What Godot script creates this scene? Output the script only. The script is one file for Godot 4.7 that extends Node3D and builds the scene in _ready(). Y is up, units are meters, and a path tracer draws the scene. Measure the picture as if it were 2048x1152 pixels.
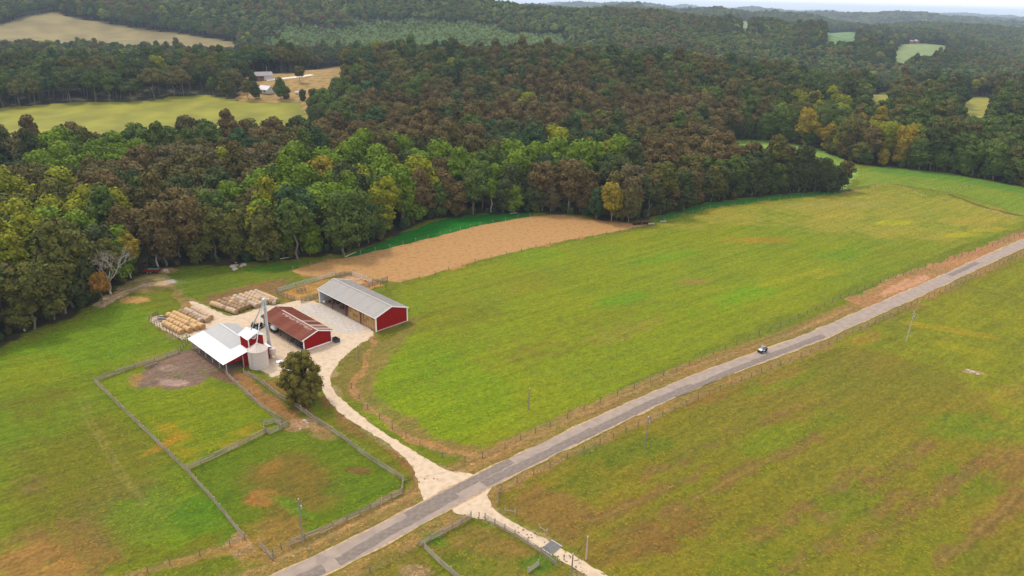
extends Node3D

# ---------- small geometry kit ----------
class MeshKit:
	var v := PackedVector3Array()
	var n := PackedVector3Array()
	var c := PackedColorArray()
	var uv := PackedVector2Array()
	var uv2 := PackedVector2Array()
	var ix := PackedInt32Array()
	var tint := Color(1, 1, 1)

	func tri(a: Vector3, b: Vector3, d: Vector3) -> void:
		var nn := (b - a).cross(d - a).normalized()
		var k := v.size()
		v.append(a); v.append(b); v.append(d)
		for i in 3:
			n.append(nn)
			c.append(tint)
		ix.append(k); ix.append(k + 2); ix.append(k + 1)

	func quad(a: Vector3, b: Vector3, d: Vector3, e: Vector3) -> void:
		var nn := (b - a).cross(d - a)
		if nn.length_squared() < 1e-14:
			nn = (d - a).cross(e - a)
		nn = nn.normalized()
		var k := v.size()
		v.append(a); v.append(b); v.append(d); v.append(e)
		for i in 4:
			n.append(nn)
			c.append(tint)
		ix.append(k); ix.append(k + 2); ix.append(k + 1)
		ix.append(k); ix.append(k + 3); ix.append(k + 2)

	func box(at: Vector3, size: Vector3, b := Basis()) -> void:
		var h := size * 0.5
		var p := []
		for i in 8:
			p.append(at + b * Vector3(h.x if i & 1 else -h.x, h.y if i & 2 else -h.y, h.z if i & 4 else -h.z))
		quad(p[0], p[2], p[3], p[1])
		quad(p[4], p[5], p[7], p[6])
		quad(p[0], p[4], p[6], p[2])
		quad(p[1], p[3], p[7], p[5])
		quad(p[0], p[1], p[5], p[4])
		quad(p[2], p[6], p[7], p[3])

	# a box from a to b, w wide across and h high
	func bar(a: Vector3, b: Vector3, w: float, h: float) -> void:
		var z := (b - a)
		var l := z.length()
		z = z / l
		var x := Vector3.UP.cross(z)
		x = Vector3.RIGHT if x.length() < 0.01 else x.normalized()
		box((a + b) * 0.5, Vector3(w, h, l), Basis(x, z.cross(x), z))

	func tube(p: Array, r: Array, sides := 8, caps := true) -> void:
		var rings := []
		for i in p.size():
			var d: Vector3 = (p[mini(i + 1, p.size() - 1)] - p[maxi(i - 1, 0)]).normalized()
			var x := d.cross(Vector3(0.31, 0.17, 0.93)).normalized() if absf(d.z) < 0.9 else d.cross(Vector3.RIGHT).normalized()
			var y := d.cross(x)
			var ring := []
			for k in sides:
				var a := TAU * k / sides
				ring.append(p[i] + (x * cos(a) + y * sin(a)) * r[i])
			rings.append(ring)
		for i in p.size() - 1:
			for k in sides:
				var k2 := (k + 1) % sides
				quad(rings[i][k], rings[i][k2], rings[i + 1][k2], rings[i + 1][k])
		if caps:
			for k in range(1, sides - 1):
				tri(rings[0][0], rings[0][k + 1], rings[0][k])
				tri(rings[-1][0], rings[-1][k], rings[-1][k + 1])

	# profile of (radius, height) turned about the upright axis
	func lathe(prof: Array, sides: int, at := Vector3.ZERO, b := Basis(), smooth := true) -> void:
		var k0 := v.size()
		for i in prof.size():
			var t: Vector2 = prof[mini(i + 1, prof.size() - 1)] - prof[maxi(i - 1, 0)]
			for k in sides + 1:
				var a := TAU * k / sides
				var o := Vector3(cos(a), 0, sin(a))
				v.append(at + b * (o * prof[i].x + Vector3.UP * prof[i].y))
				n.append((b * (o * t.y - Vector3.UP * t.x)).normalized())
				c.append(tint)
		for i in prof.size() - 1:
			for k in sides:
				var q := k0 + i * (sides + 1) + k
				ix.append(q); ix.append(q + 1); ix.append(q + sides + 1)
				ix.append(q + 1); ix.append(q + sides + 2); ix.append(q + sides + 1)

	# an upright slab: a flat outline in the plane of x and up, given depth along z
	func slab(outline: Array, depth: float, at := Vector3.ZERO, b := Basis()) -> void:
		var m := outline.size()
		for i in range(1, m - 1):
			tri(at + b * Vector3(outline[0].x, outline[0].y, 0), at + b * Vector3(outline[i].x, outline[i].y, 0), at + b * Vector3(outline[i + 1].x, outline[i + 1].y, 0))
			tri(at + b * Vector3(outline[0].x, outline[0].y, -depth), at + b * Vector3(outline[i + 1].x, outline[i + 1].y, -depth), at + b * Vector3(outline[i].x, outline[i].y, -depth))
		for i in m:
			var p: Vector2 = outline[i]
			var q: Vector2 = outline[(i + 1) % m]
			quad(at + b * Vector3(p.x, p.y, 0), at + b * Vector3(p.x, p.y, -depth), at + b * Vector3(q.x, q.y, -depth), at + b * Vector3(q.x, q.y, 0))

	func blob(at: Vector3, r: Vector3, rough: float, rng: RandomNumberGenerator, rows := 5, cols := 8) -> void:
		var g := []
		for i in rows + 1:
			var row := []
			for k in cols:
				var th := PI * i / rows
				var a := TAU * k / cols
				var s := 1.0 + rng.randf_range(-rough, rough)
				row.append(at + Vector3(sin(th) * cos(a), cos(th), sin(th) * sin(a)) * r * (s if i > 0 and i < rows else 1.0))
			g.append(row)
		for i in rows:
			for k in cols:
				var k2 := (k + 1) % cols
				quad(g[i][k], g[i][k2], g[i + 1][k2], g[i + 1][k])

	func mesh(into: ArrayMesh = null) -> ArrayMesh:
		var m := into if into else ArrayMesh.new()
		var a := []
		a.resize(Mesh.ARRAY_MAX)
		a[Mesh.ARRAY_VERTEX] = v
		a[Mesh.ARRAY_NORMAL] = n
		a[Mesh.ARRAY_COLOR] = c
		if uv.size() == v.size():
			a[Mesh.ARRAY_TEX_UV] = uv
		if uv2.size() == v.size():
			a[Mesh.ARRAY_TEX_UV2] = uv2
		a[Mesh.ARRAY_INDEX] = ix
		m.add_surface_from_arrays(Mesh.PRIMITIVE_TRIANGLES, a)
		return m


# ---------- names, things and parts ----------
var taken := {}

func numbered(called: String) -> String:
	var k: int = taken.get(called, 0)
	taken[called] = k + 1
	return called if k == 0 else "%s_%03d" % [called, k]

func tag(o: Node, label: String, category: String, group := "", kind := "") -> Node:
	if label:
		o.set_meta("label", label)
	if category:
		o.set_meta("category", category)
	if group:
		o.set_meta("group", group)
	if kind:
		o.set_meta("kind", kind)
	return o

func thing(called: String, label: String, category: String, at := Vector3.ZERO, turn := 0.0, group := "") -> Node3D:
	var o := Node3D.new()
	o.name = numbered(called)
	add_child(o, true)
	o.position = at
	o.rotation.y = turn
	tag(o, label, category, group)
	return o

func solo(called: String, m: Mesh, mt: Material, label: String, category: String, at := Vector3.ZERO, turn := 0.0, group := "") -> MeshInstance3D:
	var o := MeshInstance3D.new()
	o.name = numbered(called)
	o.mesh = m
	o.material_override = mt
	add_child(o, true)
	o.position = at
	o.rotation.y = turn
	tag(o, label, category, group)
	return o

func part(parent: Node, called: String, m: Mesh, mt: Material, at := Vector3.ZERO, b := Basis()) -> MeshInstance3D:
	var o := MeshInstance3D.new()
	o.name = called
	o.mesh = m
	o.material_override = mt
	o.transform = Transform3D(b, at)
	parent.add_child(o, true)
	return o

func structure(called: String, m: Mesh, mt: Material, label := "") -> MeshInstance3D:
	var o := MeshInstance3D.new()
	o.name = numbered(called)
	o.mesh = m
	if mt:
		o.material_override = mt
	add_child(o, true)
	tag(o, label, "", "", "structure")
	return o

# ---------- materials: base colours are linear, as measured ----------
var looks := {}

func lin(r: float, g: float, b: float) -> Color:
	return Color(r, g, b).linear_to_srgb()

func noise_tex(seed_: int, freq: float, ramp: Array, size := 256, octaves := 4) -> NoiseTexture2D:
	var f := FastNoiseLite.new()
	f.seed = seed_
	f.frequency = freq
	f.fractal_octaves = octaves
	var t := NoiseTexture2D.new()
	t.width = size
	t.height = size
	t.seamless = true
	t.noise = f
	var g := Gradient.new()
	var offs := PackedFloat32Array()
	var cols := PackedColorArray()
	for q in ramp:
		offs.append(q[0])
		cols.append(q[1])
	g.offsets = offs
	g.colors = cols
	t.color_ramp = g
	return t

# a matt or metal surface whose colour wanders between dark and light by a noise of the given size in metres
func look(key: String, col: Color, spread := 0.15, metres := 2.0, rough := 0.85, metal := 0.0, bump := 0.0) -> StandardMaterial3D:
	if looks.has(key):
		return looks[key]
	var m := StandardMaterial3D.new()
	m.resource_name = key
	m.roughness = rough
	m.metallic = metal
	m.metallic_specular = 0.3
	if spread > 0.0:
		var bucket := "noise %.2f" % spread
		if not looks.has(bucket):
			var lo := (1.0 - spread) / (1.0 + spread)
			looks[bucket] = noise_tex(11 + looks.size(), 0.02, [[0.2, lin(lo, lo, lo)], [0.8, Color(1, 1, 1)]], 256)
		m.albedo_texture = looks[bucket]
		var up := 1.0 + spread
		m.albedo_color = lin(minf(col.r * up, 1), minf(col.g * up, 1), minf(col.b * up, 1))
		m.uv1_triplanar = true
		m.uv1_world_triplanar = true
		m.uv1_scale = Vector3.ONE / metres
		if bump > 0.0:
			m.heightmap_enabled = true
			m.heightmap_scale = bump
			m.heightmap_texture = m.albedo_texture
	else:
		m.albedo_color = lin(col.r, col.g, col.b)
	looks[key] = m
	return m

func tinted(key: String, col: Color, rough := 0.9, back := 0.0) -> StandardMaterial3D:
	if looks.has(key):
		return looks[key]
	var m := StandardMaterial3D.new()
	m.resource_name = key
	m.roughness = rough
	m.albedo_color = lin(col.r, col.g, col.b)
	m.vertex_color_use_as_albedo = true
	m.metallic_specular = 0.25
	if back > 0.0:
		m.backlight_enabled = true
		m.backlight = Color(back, back, back)
	looks[key] = m
	return m

# ---------- the lie of the land ----------
const HILLS := [[30, -640, 200, 120, 0, 27], [-1020, -1480, 330, 230, -0.25, 62], [-560, -1330, 230, 120, -0.35, 18], [-230, -1560, 420, 200, 0.1, 58], [120, -1330, 230, 170, -0.2, 26], [-1300, -2500, 800, 300, 0.1, 62], [-200, -2700, 700, 320, -0.1, 44], [420, -980, 260, 130, 0.2, -12], [560, -1750, 420, 200, -0.1, 26], [1500, -2300, 500, 220, 0.1, 20], [-330, -640, 170, 90, 0.1, 9], [620, -760, 200, 120, 0.1, 10]]

func rise(x: float, z: float) -> float:
	var d := sqrt(x * x + z * z)
	if d < 440.0:
		return 0.0
	var h := 0.0
	for q in HILLS:
		var dx: float = x - q[0]
		var dz: float = z - q[1]
		var cs := cos(q[4])
		var sn := sin(q[4])
		var u: float = (cs * dx + sn * dz) / q[2]
		var w: float = (-sn * dx + cs * dz) / q[3]
		var e := u * u + w * w
		if e < 30.0:
			h += q[5] * exp(-0.5 * e)
	var r := 7.0 * sin(x / 150 + 1.3) * sin(z / 170 + 0.4) + 5.0 * sin((x + z) / 95 + 2.0) * sin((x - z) / 120)
	r += smoothstep(1500, 4500, d) * (26.0 * sin(x / 640 + 0.7) * sin(z / 520 + 1.1) + 16.0 * sin((x - 0.6 * z) / 330))
	return smoothstep(440, 720, d) * (h + r * (0.6 + 1.1 * smoothstep(800, 1700, d)))

func on_land(p: Vector2, up := 0.0) -> Vector3:
	return Vector3(p.x, rise(p.x, p.y) + up, p.y)


# ---------- the ground and what grows or lies on it, as a colour map of the near land ----------
const MAP_FROM := Vector2(-170, -470)
const MAP_SIZE := Vector2(520, 416)
const MAP_W := 1300
const MAP_H := 1040
var map_r := PackedFloat32Array()
var map_g := PackedFloat32Array()
var map_b := PackedFloat32Array()
var patchy := PackedByteArray()
var mottle := PackedByteArray()

func map_noise(seed_: int, freq: float, octaves := 4) -> PackedByteArray:
	var f := FastNoiseLite.new()
	f.seed = seed_
	f.frequency = freq
	f.fractal_octaves = octaves
	return f.get_image(MAP_W, MAP_H).get_data()

func to_map(p: Vector2) -> Vector2:
	return (p - MAP_FROM) / MAP_SIZE * Vector2(MAP_W, MAP_H)

# a ragged copy of an outline: edges cut short and pushed about by a noise
func ragged(outline: Array, amount: float, step := 2.0, closed := true, scale := 0.12) -> Array:
	var f := FastNoiseLite.new()
	f.seed = 5
	f.frequency = scale
	f.fractal_octaves = 3
	var out := []
	var m := outline.size()
	for i in (m if closed else m - 1):
		var a: Vector2 = outline[i]
		var b: Vector2 = outline[(i + 1) % m]
		var k := maxi(1, int(a.distance_to(b) / step))
		for j in k:
			var p := a.lerp(b, float(j) / k)
			out.append(p + Vector2(f.get_noise_2d(p.x, p.y), f.get_noise_2d(p.x + 300, p.y - 700)) * amount * 2.0)
	if not closed:
		out.append(outline[m - 1])
	return out

# round the corners of a line of points
func eased(line: Array, closed := false) -> Array:
	var c := line
	for r in 2:
		var out := []
		var m := c.size()
		if not closed:
			out.append(c[0])
		for i in (m if closed else m - 1):
			var a: Vector2 = c[i]
			var b: Vector2 = c[(i + 1) % m]
			out.append(a.lerp(b, 0.25))
			out.append(a.lerp(b, 0.75))
		if not closed:
			out.append(c[m - 1])
		c = out
	return c

func ribbon_outline(line: Array, half: float) -> Array:
	var left := []
	var right := []
	for i in line.size():
		var d: Vector2 = (line[mini(i + 1, line.size() - 1)] - line[maxi(i - 1, 0)]).normalized()
		var s := Vector2(-d.y, d.x)
		left.append(line[i] + s * half)
		right.append(line[i] - s * half)
	right.reverse()
	return left + right

# lay a colour over the map inside an outline; soft = width in metres of its edge; broken = how far a noise tears it
func paint(outline: Array, col: Color, strength := 1.0, soft := 1.0, broken := 0.0, torn := 1.2) -> void:
	var pts := []
	var lo := Vector2(1e9, 1e9)
	var hi := -lo
	for q in ragged(outline, torn):
		var p := to_map(q)
		pts.append(p)
		lo = lo.min(p)
		hi = hi.max(p)
	var pad := int(soft / 0.4) + 1
	var x0 := clampi(int(lo.x) - pad, 0, MAP_W - 1)
	var x1 := clampi(int(hi.x) + pad, 0, MAP_W - 1)
	var y0 := clampi(int(lo.y) - pad, 0, MAP_H - 1)
	var y1 := clampi(int(hi.y) + pad, 0, MAP_H - 1)
	var w := x1 - x0 + 1
	var h := y1 - y0 + 1
	if w < 2 or h < 2:
		return
	var im := Image.create(w, h, false, Image.FORMAT_L8)
	var m := pts.size()
	for y in h:
		var yy := float(y + y0) + 0.5
		var xs := PackedFloat32Array()
		for i in m:
			var a: Vector2 = pts[i]
			var b: Vector2 = pts[(i + 1) % m]
			if (a.y <= yy) != (b.y <= yy):
				xs.append(a.x + (yy - a.y) / (b.y - a.y) * (b.x - a.x))
		xs.sort()
		for k in range(0, xs.size() - 1, 2):
			var s := clampi(int(round(xs[k])) - x0, 0, w)
			var e := clampi(int(round(xs[k + 1])) - x0, 0, w)
			if e > s:
				im.fill_rect(Rect2i(s, y, e - s, 1), Color.WHITE)
	var sm := maxi(1, int(soft / 0.8))
	if sm > 1 and w > sm * 2 and h > sm * 2:
		im.resize(maxi(2, w / sm), maxi(2, h / sm), Image.INTERPOLATE_BILINEAR)
		im.resize(w, h, Image.INTERPOLATE_CUBIC)
	blend(im.get_data(), x0, y0, w, h, col, strength, broken)

func blend(mask: PackedByteArray, x0: int, y0: int, w: int, h: int, col: Color, strength: float, broken: float) -> void:
	for y in h:
		var at := (y + y0) * MAP_W + x0
		var from := y * w
		for x in w:
			var k := mask[from + x]
			if k:
				var a := strength * k / 255.0
				var i := at + x
				if broken > 0.0:
					a *= clampf(1.0 + broken * ((mottle[i] + patchy[i]) / 127.0 - 2.15), 0.0, 1.0)
				map_r[i] += (col.r - map_r[i]) * a
				map_g[i] += (col.g - map_g[i]) * a
				map_b[i] += (col.b - map_b[i]) * a

# a patch that fades out towards its rim, torn by the noise
func dab(at: Vector2, rx: float, rz: float, turn: float, col: Color, strength := 0.8, broken := 0.8) -> void:
	var c := to_map(at)
	var r := maxf(rx, rz) / 0.4
	var x0 := clampi(int(c.x - r), 0, MAP_W - 1)
	var x1 := clampi(int(c.x + r), 0, MAP_W - 1)
	var y0 := clampi(int(c.y - r), 0, MAP_H - 1)
	var y1 := clampi(int(c.y + r), 0, MAP_H - 1)
	var cs := cos(turn)
	var sn := sin(turn)
	for y in range(y0, y1 + 1):
		for x in range(x0, x1 + 1):
			var dx := (x - c.x) * 0.4
			var dy := (y - c.y) * 0.4
			var u := (cs * dx + sn * dy) / rx
			var w := (-sn * dx + cs * dy) / rz
			var i := y * MAP_W + x
			var e := u * u + w * w + broken * ((mottle[i] + patchy[i]) / 255.0 - 1.0) * 1.6
			if e < 1.0:
				var a := strength * (1.0 - e) if e > 0.0 else strength
				a = minf(a * 1.4, strength)
				map_r[i] += (col.r - map_r[i]) * a
				map_g[i] += (col.g - map_g[i]) * a
				map_b[i] += (col.b - map_b[i]) * a

# sheets laid on flat ground
func sheet(outline: Array, y: float) -> ArrayMesh:
	var poly := PackedVector2Array()
	for p in outline:
		poly.append(p)
	var t := Geometry2D.triangulate_polygon(poly)
	var k := MeshKit.new()
	for i in range(0, t.size(), 3):
		var a := poly[t[i]]
		var b := poly[t[i + 1]]
		var d := poly[t[i + 2]]
		if (b - a).cross(d - a) > 0:
			var s := b
			b = d
			d = s
		k.tri(Vector3(a.x, y, a.y), Vector3(b.x, y, b.y), Vector3(d.x, y, d.y))
	return k.mesh()

# a sheet that follows the hills, for clearings far off
func draped(outline: Array, up: float, cell: float) -> ArrayMesh:
	var poly := PackedVector2Array()
	var lo := Vector2(1e9, 1e9)
	var hi := -lo
	for p in outline:
		poly.append(p)
		lo = lo.min(p)
		hi = hi.max(p)
	var k := MeshKit.new()
	var nx := int((hi.x - lo.x) / cell) + 1
	var nz := int((hi.y - lo.y) / cell) + 1
	for i in nx:
		for j in nz:
			var x := lo.x + i * cell
			var z := lo.y + j * cell
			if Geometry2D.is_point_in_polygon(Vector2(x + cell / 2, z + cell / 2), poly):
				k.quad(on_land(Vector2(x, z), up), on_land(Vector2(x, z + cell), up), on_land(Vector2(x + cell, z + cell), up), on_land(Vector2(x + cell, z), up))
	return k.mesh()

func spaced(from: float, fine_from: float, fine_to: float, to: float, step: float, grow: float) -> Array:
	var out := []
	var x := fine_from
	while x < fine_to:
		out.append(x)
		x += step
	while x < to:
		out.append(x)
		x += step + grow * (x - fine_to)
	out.append(to)
	var back := []
	x = fine_from - step
	while x > from:
		back.append(x)
		x -= step + grow * (fine_from - x)
	back.append(from)
	back.reverse()
	return back + out

func make_ground(near_look: Material, far_look: Material) -> void:
	var xs := spaced(-16000, -170, 350, 16000, 13, 0.055)
	var zs := spaced(-16000, -470, -54, 600, 13, 0.055)
	var heights := []
	for z in zs:
		var row := PackedFloat32Array()
		for x in xs:
			row.append(rise(x, z))
		heights.append(row)
	var near := MeshKit.new()
	var far := MeshKit.new()
	for j in zs.size() - 1:
		for i in xs.size() - 1:
			var inside: bool = xs[i] >= -170.1 and xs[i + 1] <= 350.1 and zs[j] >= -470.1 and zs[j + 1] <= -53.9
			var k := near if inside else far
			for q in [[0, 0], [0, 1], [1, 1], [1, 0]]:
				var p := Vector2(xs[i + q[0]], zs[j + q[1]])
				k.uv.append((p - MAP_FROM) / MAP_SIZE)
				k.uv2.append(p.rotated(0.675) / 72.0)
			k.quad(Vector3(xs[i], heights[j][i], zs[j]), Vector3(xs[i], heights[j + 1][i], zs[j + 1]), Vector3(xs[i + 1], heights[j + 1][i + 1], zs[j + 1]), Vector3(xs[i + 1], heights[j][i + 1], zs[j]))
	var m := near.mesh()
	far.mesh(m)
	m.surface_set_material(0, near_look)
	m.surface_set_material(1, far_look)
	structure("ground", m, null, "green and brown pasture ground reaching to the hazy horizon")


# base colours of ground cover and soil, from how they show under this sky
func soil(r: int, g: int, b: int) -> Color:
	var c := Color(r / 255.0, g / 255.0, b / 255.0).srgb_to_linear()
	# green cover is nearly free of blue; dry soil keeps more of it
	return Color(c.r * lerpf(0.71, 0.84, clampf((g - r) / 20.0 + 0.6, 0.0, 1.0)), c.g * 0.71, c.b * lerpf(0.80, 0.34, clampf((g - r) / 20.0 + 0.6, 0.0, 1.0)))

const ROAD_LINE := [Vector2(-40.13, -83.12), Vector2(-32.53, -89.3), Vector2(-24.73, -95.68), Vector2(-16.76, -103.26), Vector2(-6.93, -112.71), Vector2(8.71, -126.42), Vector2(32.64, -146.78), Vector2(52.85, -162.38), Vector2(67.14, -171.85), Vector2(82.72, -182.58), Vector2(108.26, -202.77), Vector2(138.38, -226.15), Vector2(167.02, -249.64), Vector2(205.45, -280.11), Vector2(270.11, -332.18)]
const DRIVE := [Vector2(-14.8, -107.28), Vector2(-15.79, -110.83), Vector2(-16.9, -115.02), Vector2(-19.14, -120.07), Vector2(-24.05, -125.89), Vector2(-30.22, -131.17), Vector2(-35.5, -135.84), Vector2(-40.08, -141.28), Vector2(-43.32, -147.4), Vector2(-45.91, -151.55), Vector2(-48.48, -154.88), Vector2(-51.33, -157.28), Vector2(-51.55, -166.24), Vector2(-47.3, -170.88), Vector2(-42, -170.62), Vector2(-38.65, -176.94), Vector2(-36.61, -178.34), Vector2(-38.41, -175.71), Vector2(-40.58, -170.12), Vector2(-42.51, -163.16), Vector2(-43.17, -155.95), Vector2(-42.57, -151.01), Vector2(-39.46, -145.32), Vector2(-35.1, -140.04), Vector2(-28.09, -132.24), Vector2(-23.12, -127.76), Vector2(-18.41, -123.51), Vector2(-13.95, -119.48), Vector2(-10.81, -117.35), Vector2(-5.17, -116.97), Vector2(-7.66, -111.19)]
const YARD := [Vector2(-96.12, -196.62), Vector2(-93.56, -197.57), Vector2(-83.28, -189.38), Vector2(-78.09, -186.91), Vector2(-71.62, -197.62), Vector2(-68.26, -196.34), Vector2(-63.54, -200.54), Vector2(-57.25, -199.43), Vector2(-47.2, -191.18), Vector2(-36.96, -180.25), Vector2(-37.31, -177.03), Vector2(-40.32, -170.13), Vector2(-42.51, -163.71), Vector2(-43.48, -157.22), Vector2(-43.33, -149.76), Vector2(-47.45, -151.95), Vector2(-52.54, -157.21), Vector2(-55.13, -154.49), Vector2(-56.52, -152.41), Vector2(-58.92, -154.27), Vector2(-64.77, -160.71), Vector2(-75.47, -169.09), Vector2(-86.61, -171.37), Vector2(-91.17, -175.08), Vector2(-96.99, -179.52), Vector2(-100.7, -183.28), Vector2(-99.87, -187.51), Vector2(-94.35, -183.72), Vector2(-91.33, -188.1), Vector2(-90.58, -192.5)]
const GREY_GRAVEL := [Vector2(-62.69, -197.5), Vector2(-56.76, -198.69), Vector2(-46.18, -189.82), Vector2(-39.02, -182.41), Vector2(-41.57, -178.02), Vector2(-46.25, -177.71), Vector2(-48.77, -181.43), Vector2(-55.77, -188.1), Vector2(-61.24, -192.37)]
const SOUTH_DRIVE := [Vector2(-10.47, -106.36), Vector2(-7.2, -104.59), Vector2(-2.28, -103.34), Vector2(2.55, -99.69), Vector2(7.53, -95.78), Vector2(11.45, -92.51), Vector2(14.06, -90.1), Vector2(17.26, -87.09), Vector2(21.16, -87.23), Vector2(16.57, -91.27), Vector2(11.65, -95.24), Vector2(7.64, -98.66), Vector2(2.55, -102.23), Vector2(-1.74, -105.91), Vector2(-3.12, -108.92), Vector2(-3.59, -111.51), Vector2(-2.17, -113.68), Vector2(-6.74, -111.23)]
const STUBBLE := [Vector2(-73.4, -225.43), Vector2(-65.99, -233.48), Vector2(-58.73, -239.31), Vector2(-45.02, -251.6), Vector2(-28.45, -268.4), Vector2(-13.71, -283.32), Vector2(6.82, -298.68), Vector2(21.97, -302.57), Vector2(32.15, -295.88), Vector2(48.56, -292.29), Vector2(53.71, -289.16), Vector2(13.94, -262.22), Vector2(-13.24, -239.97), Vector2(-25.8, -226.39), Vector2(-36.14, -217.7), Vector2(-41.07, -218.21), Vector2(-46.04, -220.56), Vector2(-53.78, -224.62), Vector2(-60.98, -220.3), Vector2(-69.46, -221.48)]

func draw_map() -> void:
	var size := MAP_W * MAP_H
	map_r.resize(size)
	map_g.resize(size)
	map_b.resize(size)
	patchy = map_noise(3, 0.012, 4)
	mottle = map_noise(9, 0.07, 3)
	var grass := soil(112, 130, 38)
	map_r.fill(grass.r)
	map_g.fill(grass.g)
	map_b.fill(grass.b)
	# under the woods: leaf litter and weeds
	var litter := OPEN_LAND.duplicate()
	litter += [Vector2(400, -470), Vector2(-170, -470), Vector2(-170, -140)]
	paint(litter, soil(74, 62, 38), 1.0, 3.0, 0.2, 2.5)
	# left pasture
	var lush := soil(104, 146, 26)
	var olive := soil(108, 112, 38)
	var brown := soil(146, 108, 54)
	var amber := soil(166, 132, 28)
	paint([Vector2(-140.96, -133.33), Vector2(-128.54, -162.86), Vector2(-123.72, -171.4), Vector2(-117.92, -187.31), Vector2(-114.25, -196.84), Vector2(-99.49, -190.4), Vector2(-96.08, -176.98), Vector2(-85.6, -168.45), Vector2(-86.23, -161.31), Vector2(-97.22, -151.53), Vector2(-96.45, -147.93), Vector2(-73.73, -127.08), Vector2(-53.93, -108.41), Vector2(-43.52, -96.96), Vector2(-63, -88.04), Vector2(-92.9, -77.44)], soil(112, 138, 32), 0.9, 3.0)
	paint([Vector2(-129.7, -147.22), Vector2(-123, -166.08), Vector2(-117, -185.61), Vector2(-113.79, -193.07), Vector2(-101.45, -188.46), Vector2(-98.89, -180.05), Vector2(-95.66, -167.81), Vector2(-99.2, -155.21), Vector2(-107.28, -148.51)], soil(106, 148, 26), 0.8, 8.0, 0.7)
	paint([Vector2(-112.66, -139.07), Vector2(-104.54, -143.97), Vector2(-93.39, -142.33), Vector2(-74.87, -125.19), Vector2(-58.73, -111.13), Vector2(-46.06, -99.33), Vector2(-49.05, -92.07), Vector2(-63.68, -89.3), Vector2(-90.19, -105.4)], olive, 0.7, 10.0, 1.0)
	dab(Vector2(-74.02, -93.37), 14, 9, 0.3, brown, 0.75)
	dab(Vector2(-75.12, -89.95), 10, 6, 0.3, soil(176, 128, 60), 0.6)
	dab(Vector2(-86.28, -110.64), 6, 5, 0.0, soil(126, 108, 52), 0.6)
	dab(Vector2(-70.3, -104.88), 16, 9, 0.5, soil(128, 112, 50), 0.5)
	dab(Vector2(-72.05, -123.54), 10, 16, 0.6, soil(122, 124, 44), 0.5)
	dab(Vector2(-58.92, -101.35), 12, 8, 0.3, lush, 0.5)
	dab(Vector2(-49.55, -101.75), 9, 6, 0.3, soil(80, 128, 30), 0.6)
	dab(Vector2(-114.78, -153.01), 14, 10, 0.3, soil(132, 146, 34), 0.6)
	dab(Vector2(-86.84, -159.91), 9, 4, -0.4, soil(162, 140, 40), 0.7)
	# wheel tracks in the left pasture
	for off in [-0.9, 0.9]:
		var t := []
		for q in eased([Vector2(-96.13, -142.18), Vector2(-90.76, -133.96), Vector2(-79.5, -121.42), Vector2(-71.28, -112.07), Vector2(-62.7, -103.85)]):
			t.append(q + Vector2(off, off * 0.3))
		paint(ribbon_outline(t, 0.35), soil(152, 142, 66), 0.45, 0.8, 0.6, 0.3)
	# yard of the dirt track by the trees
	paint([Vector2(-120.29, -191.12), Vector2(-121.45, -197.86), Vector2(-120.62, -209.4), Vector2(-118.46, -216.21), Vector2(-112.51, -218.98), Vector2(-107.12, -214.85), Vector2(-105.93, -209.68), Vector2(-109.83, -203.11), Vector2(-114.72, -200.73), Vector2(-118.06, -194.27), Vector2(-118.94, -190.48)], soil(190, 160, 108), 0.8, 1.2, 0.9)
	paint(ribbon_outline(eased([Vector2(-120.12, -191.87), Vector2(-117.61, -200.51), Vector2(-114.01, -208.63), Vector2(-106.17, -212.7)]), 2.0), soil(222, 184, 140), 0.95, 0.8, 0.3, 0.6)
	dab(Vector2(-114.95, -222.54), 5, 3, 0.0, soil(216, 176, 116), 0.9)
	dab(Vector2(-106.48, -212.68), 4, 1.8, 0.2, soil(205, 195, 185), 0.9, 0.4)
	dab(Vector2(-111.76, -197.79), 5, 3, 0.0, soil(226, 170, 96), 0.8)
	dab(Vector2(-109.67, -206), 9, 3, -0.2, soil(112, 104, 40), 0.8)
	paint(ribbon_outline(eased([Vector2(-105.61, -211.43), Vector2(-101.01, -203.77), Vector2(-97.05, -198.09), Vector2(-93.02, -193.81)]), 1.7), soil(176, 134, 84), 0.8, 1.5, 0.6)
	# behind the yard
	paint([Vector2(-109.38, -219.23), Vector2(-95.91, -226.51), Vector2(-72.83, -233.43), Vector2(-65.74, -232.49), Vector2(-72.53, -223.59), Vector2(-74.47, -216.51), Vector2(-80.01, -213.85), Vector2(-86.19, -209.05), Vector2(-91.35, -202.46), Vector2(-95.92, -198.95), Vector2(-101.01, -203.77)], soil(106, 130, 40), 0.9, 2.0)
	paint([Vector2(-91.04, -201.68), Vector2(-86.34, -209.46), Vector2(-78.88, -215.27), Vector2(-70.8, -220.45), Vector2(-71.24, -206), Vector2(-79.27, -202.55), Vector2(-84.02, -199.04), Vector2(-85.21, -194.37), Vector2(-88.93, -196.37)], soil(152, 116, 70), 0.85, 3.0, 0.9)
	paint([Vector2(-74.83, -202.88), Vector2(-71.24, -206), Vector2(-64.65, -204.44), Vector2(-67.04, -197.19), Vector2(-70.9, -197.67)], soil(172, 130, 62), 0.8, 1.5, 0.5)
	dab(Vector2(-70.96, -201.18), 3.2, 2.4, 0, soil(96, 132, 32), 0.8)
	dab(Vector2(-87.66, -200.74), 6, 4, 0, soil(150, 110, 64), 0.7)
	paint([Vector2(-90.96, -222.11), Vector2(-85.35, -229.86), Vector2(-72.97, -233.93), Vector2(-66.51, -235.5), Vector2(-63.63, -237.84), Vector2(-71.85, -229.97), Vector2(-76.55, -223.27)], soil(72, 128, 34), 0.8, 3.0, 0.7)
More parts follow.
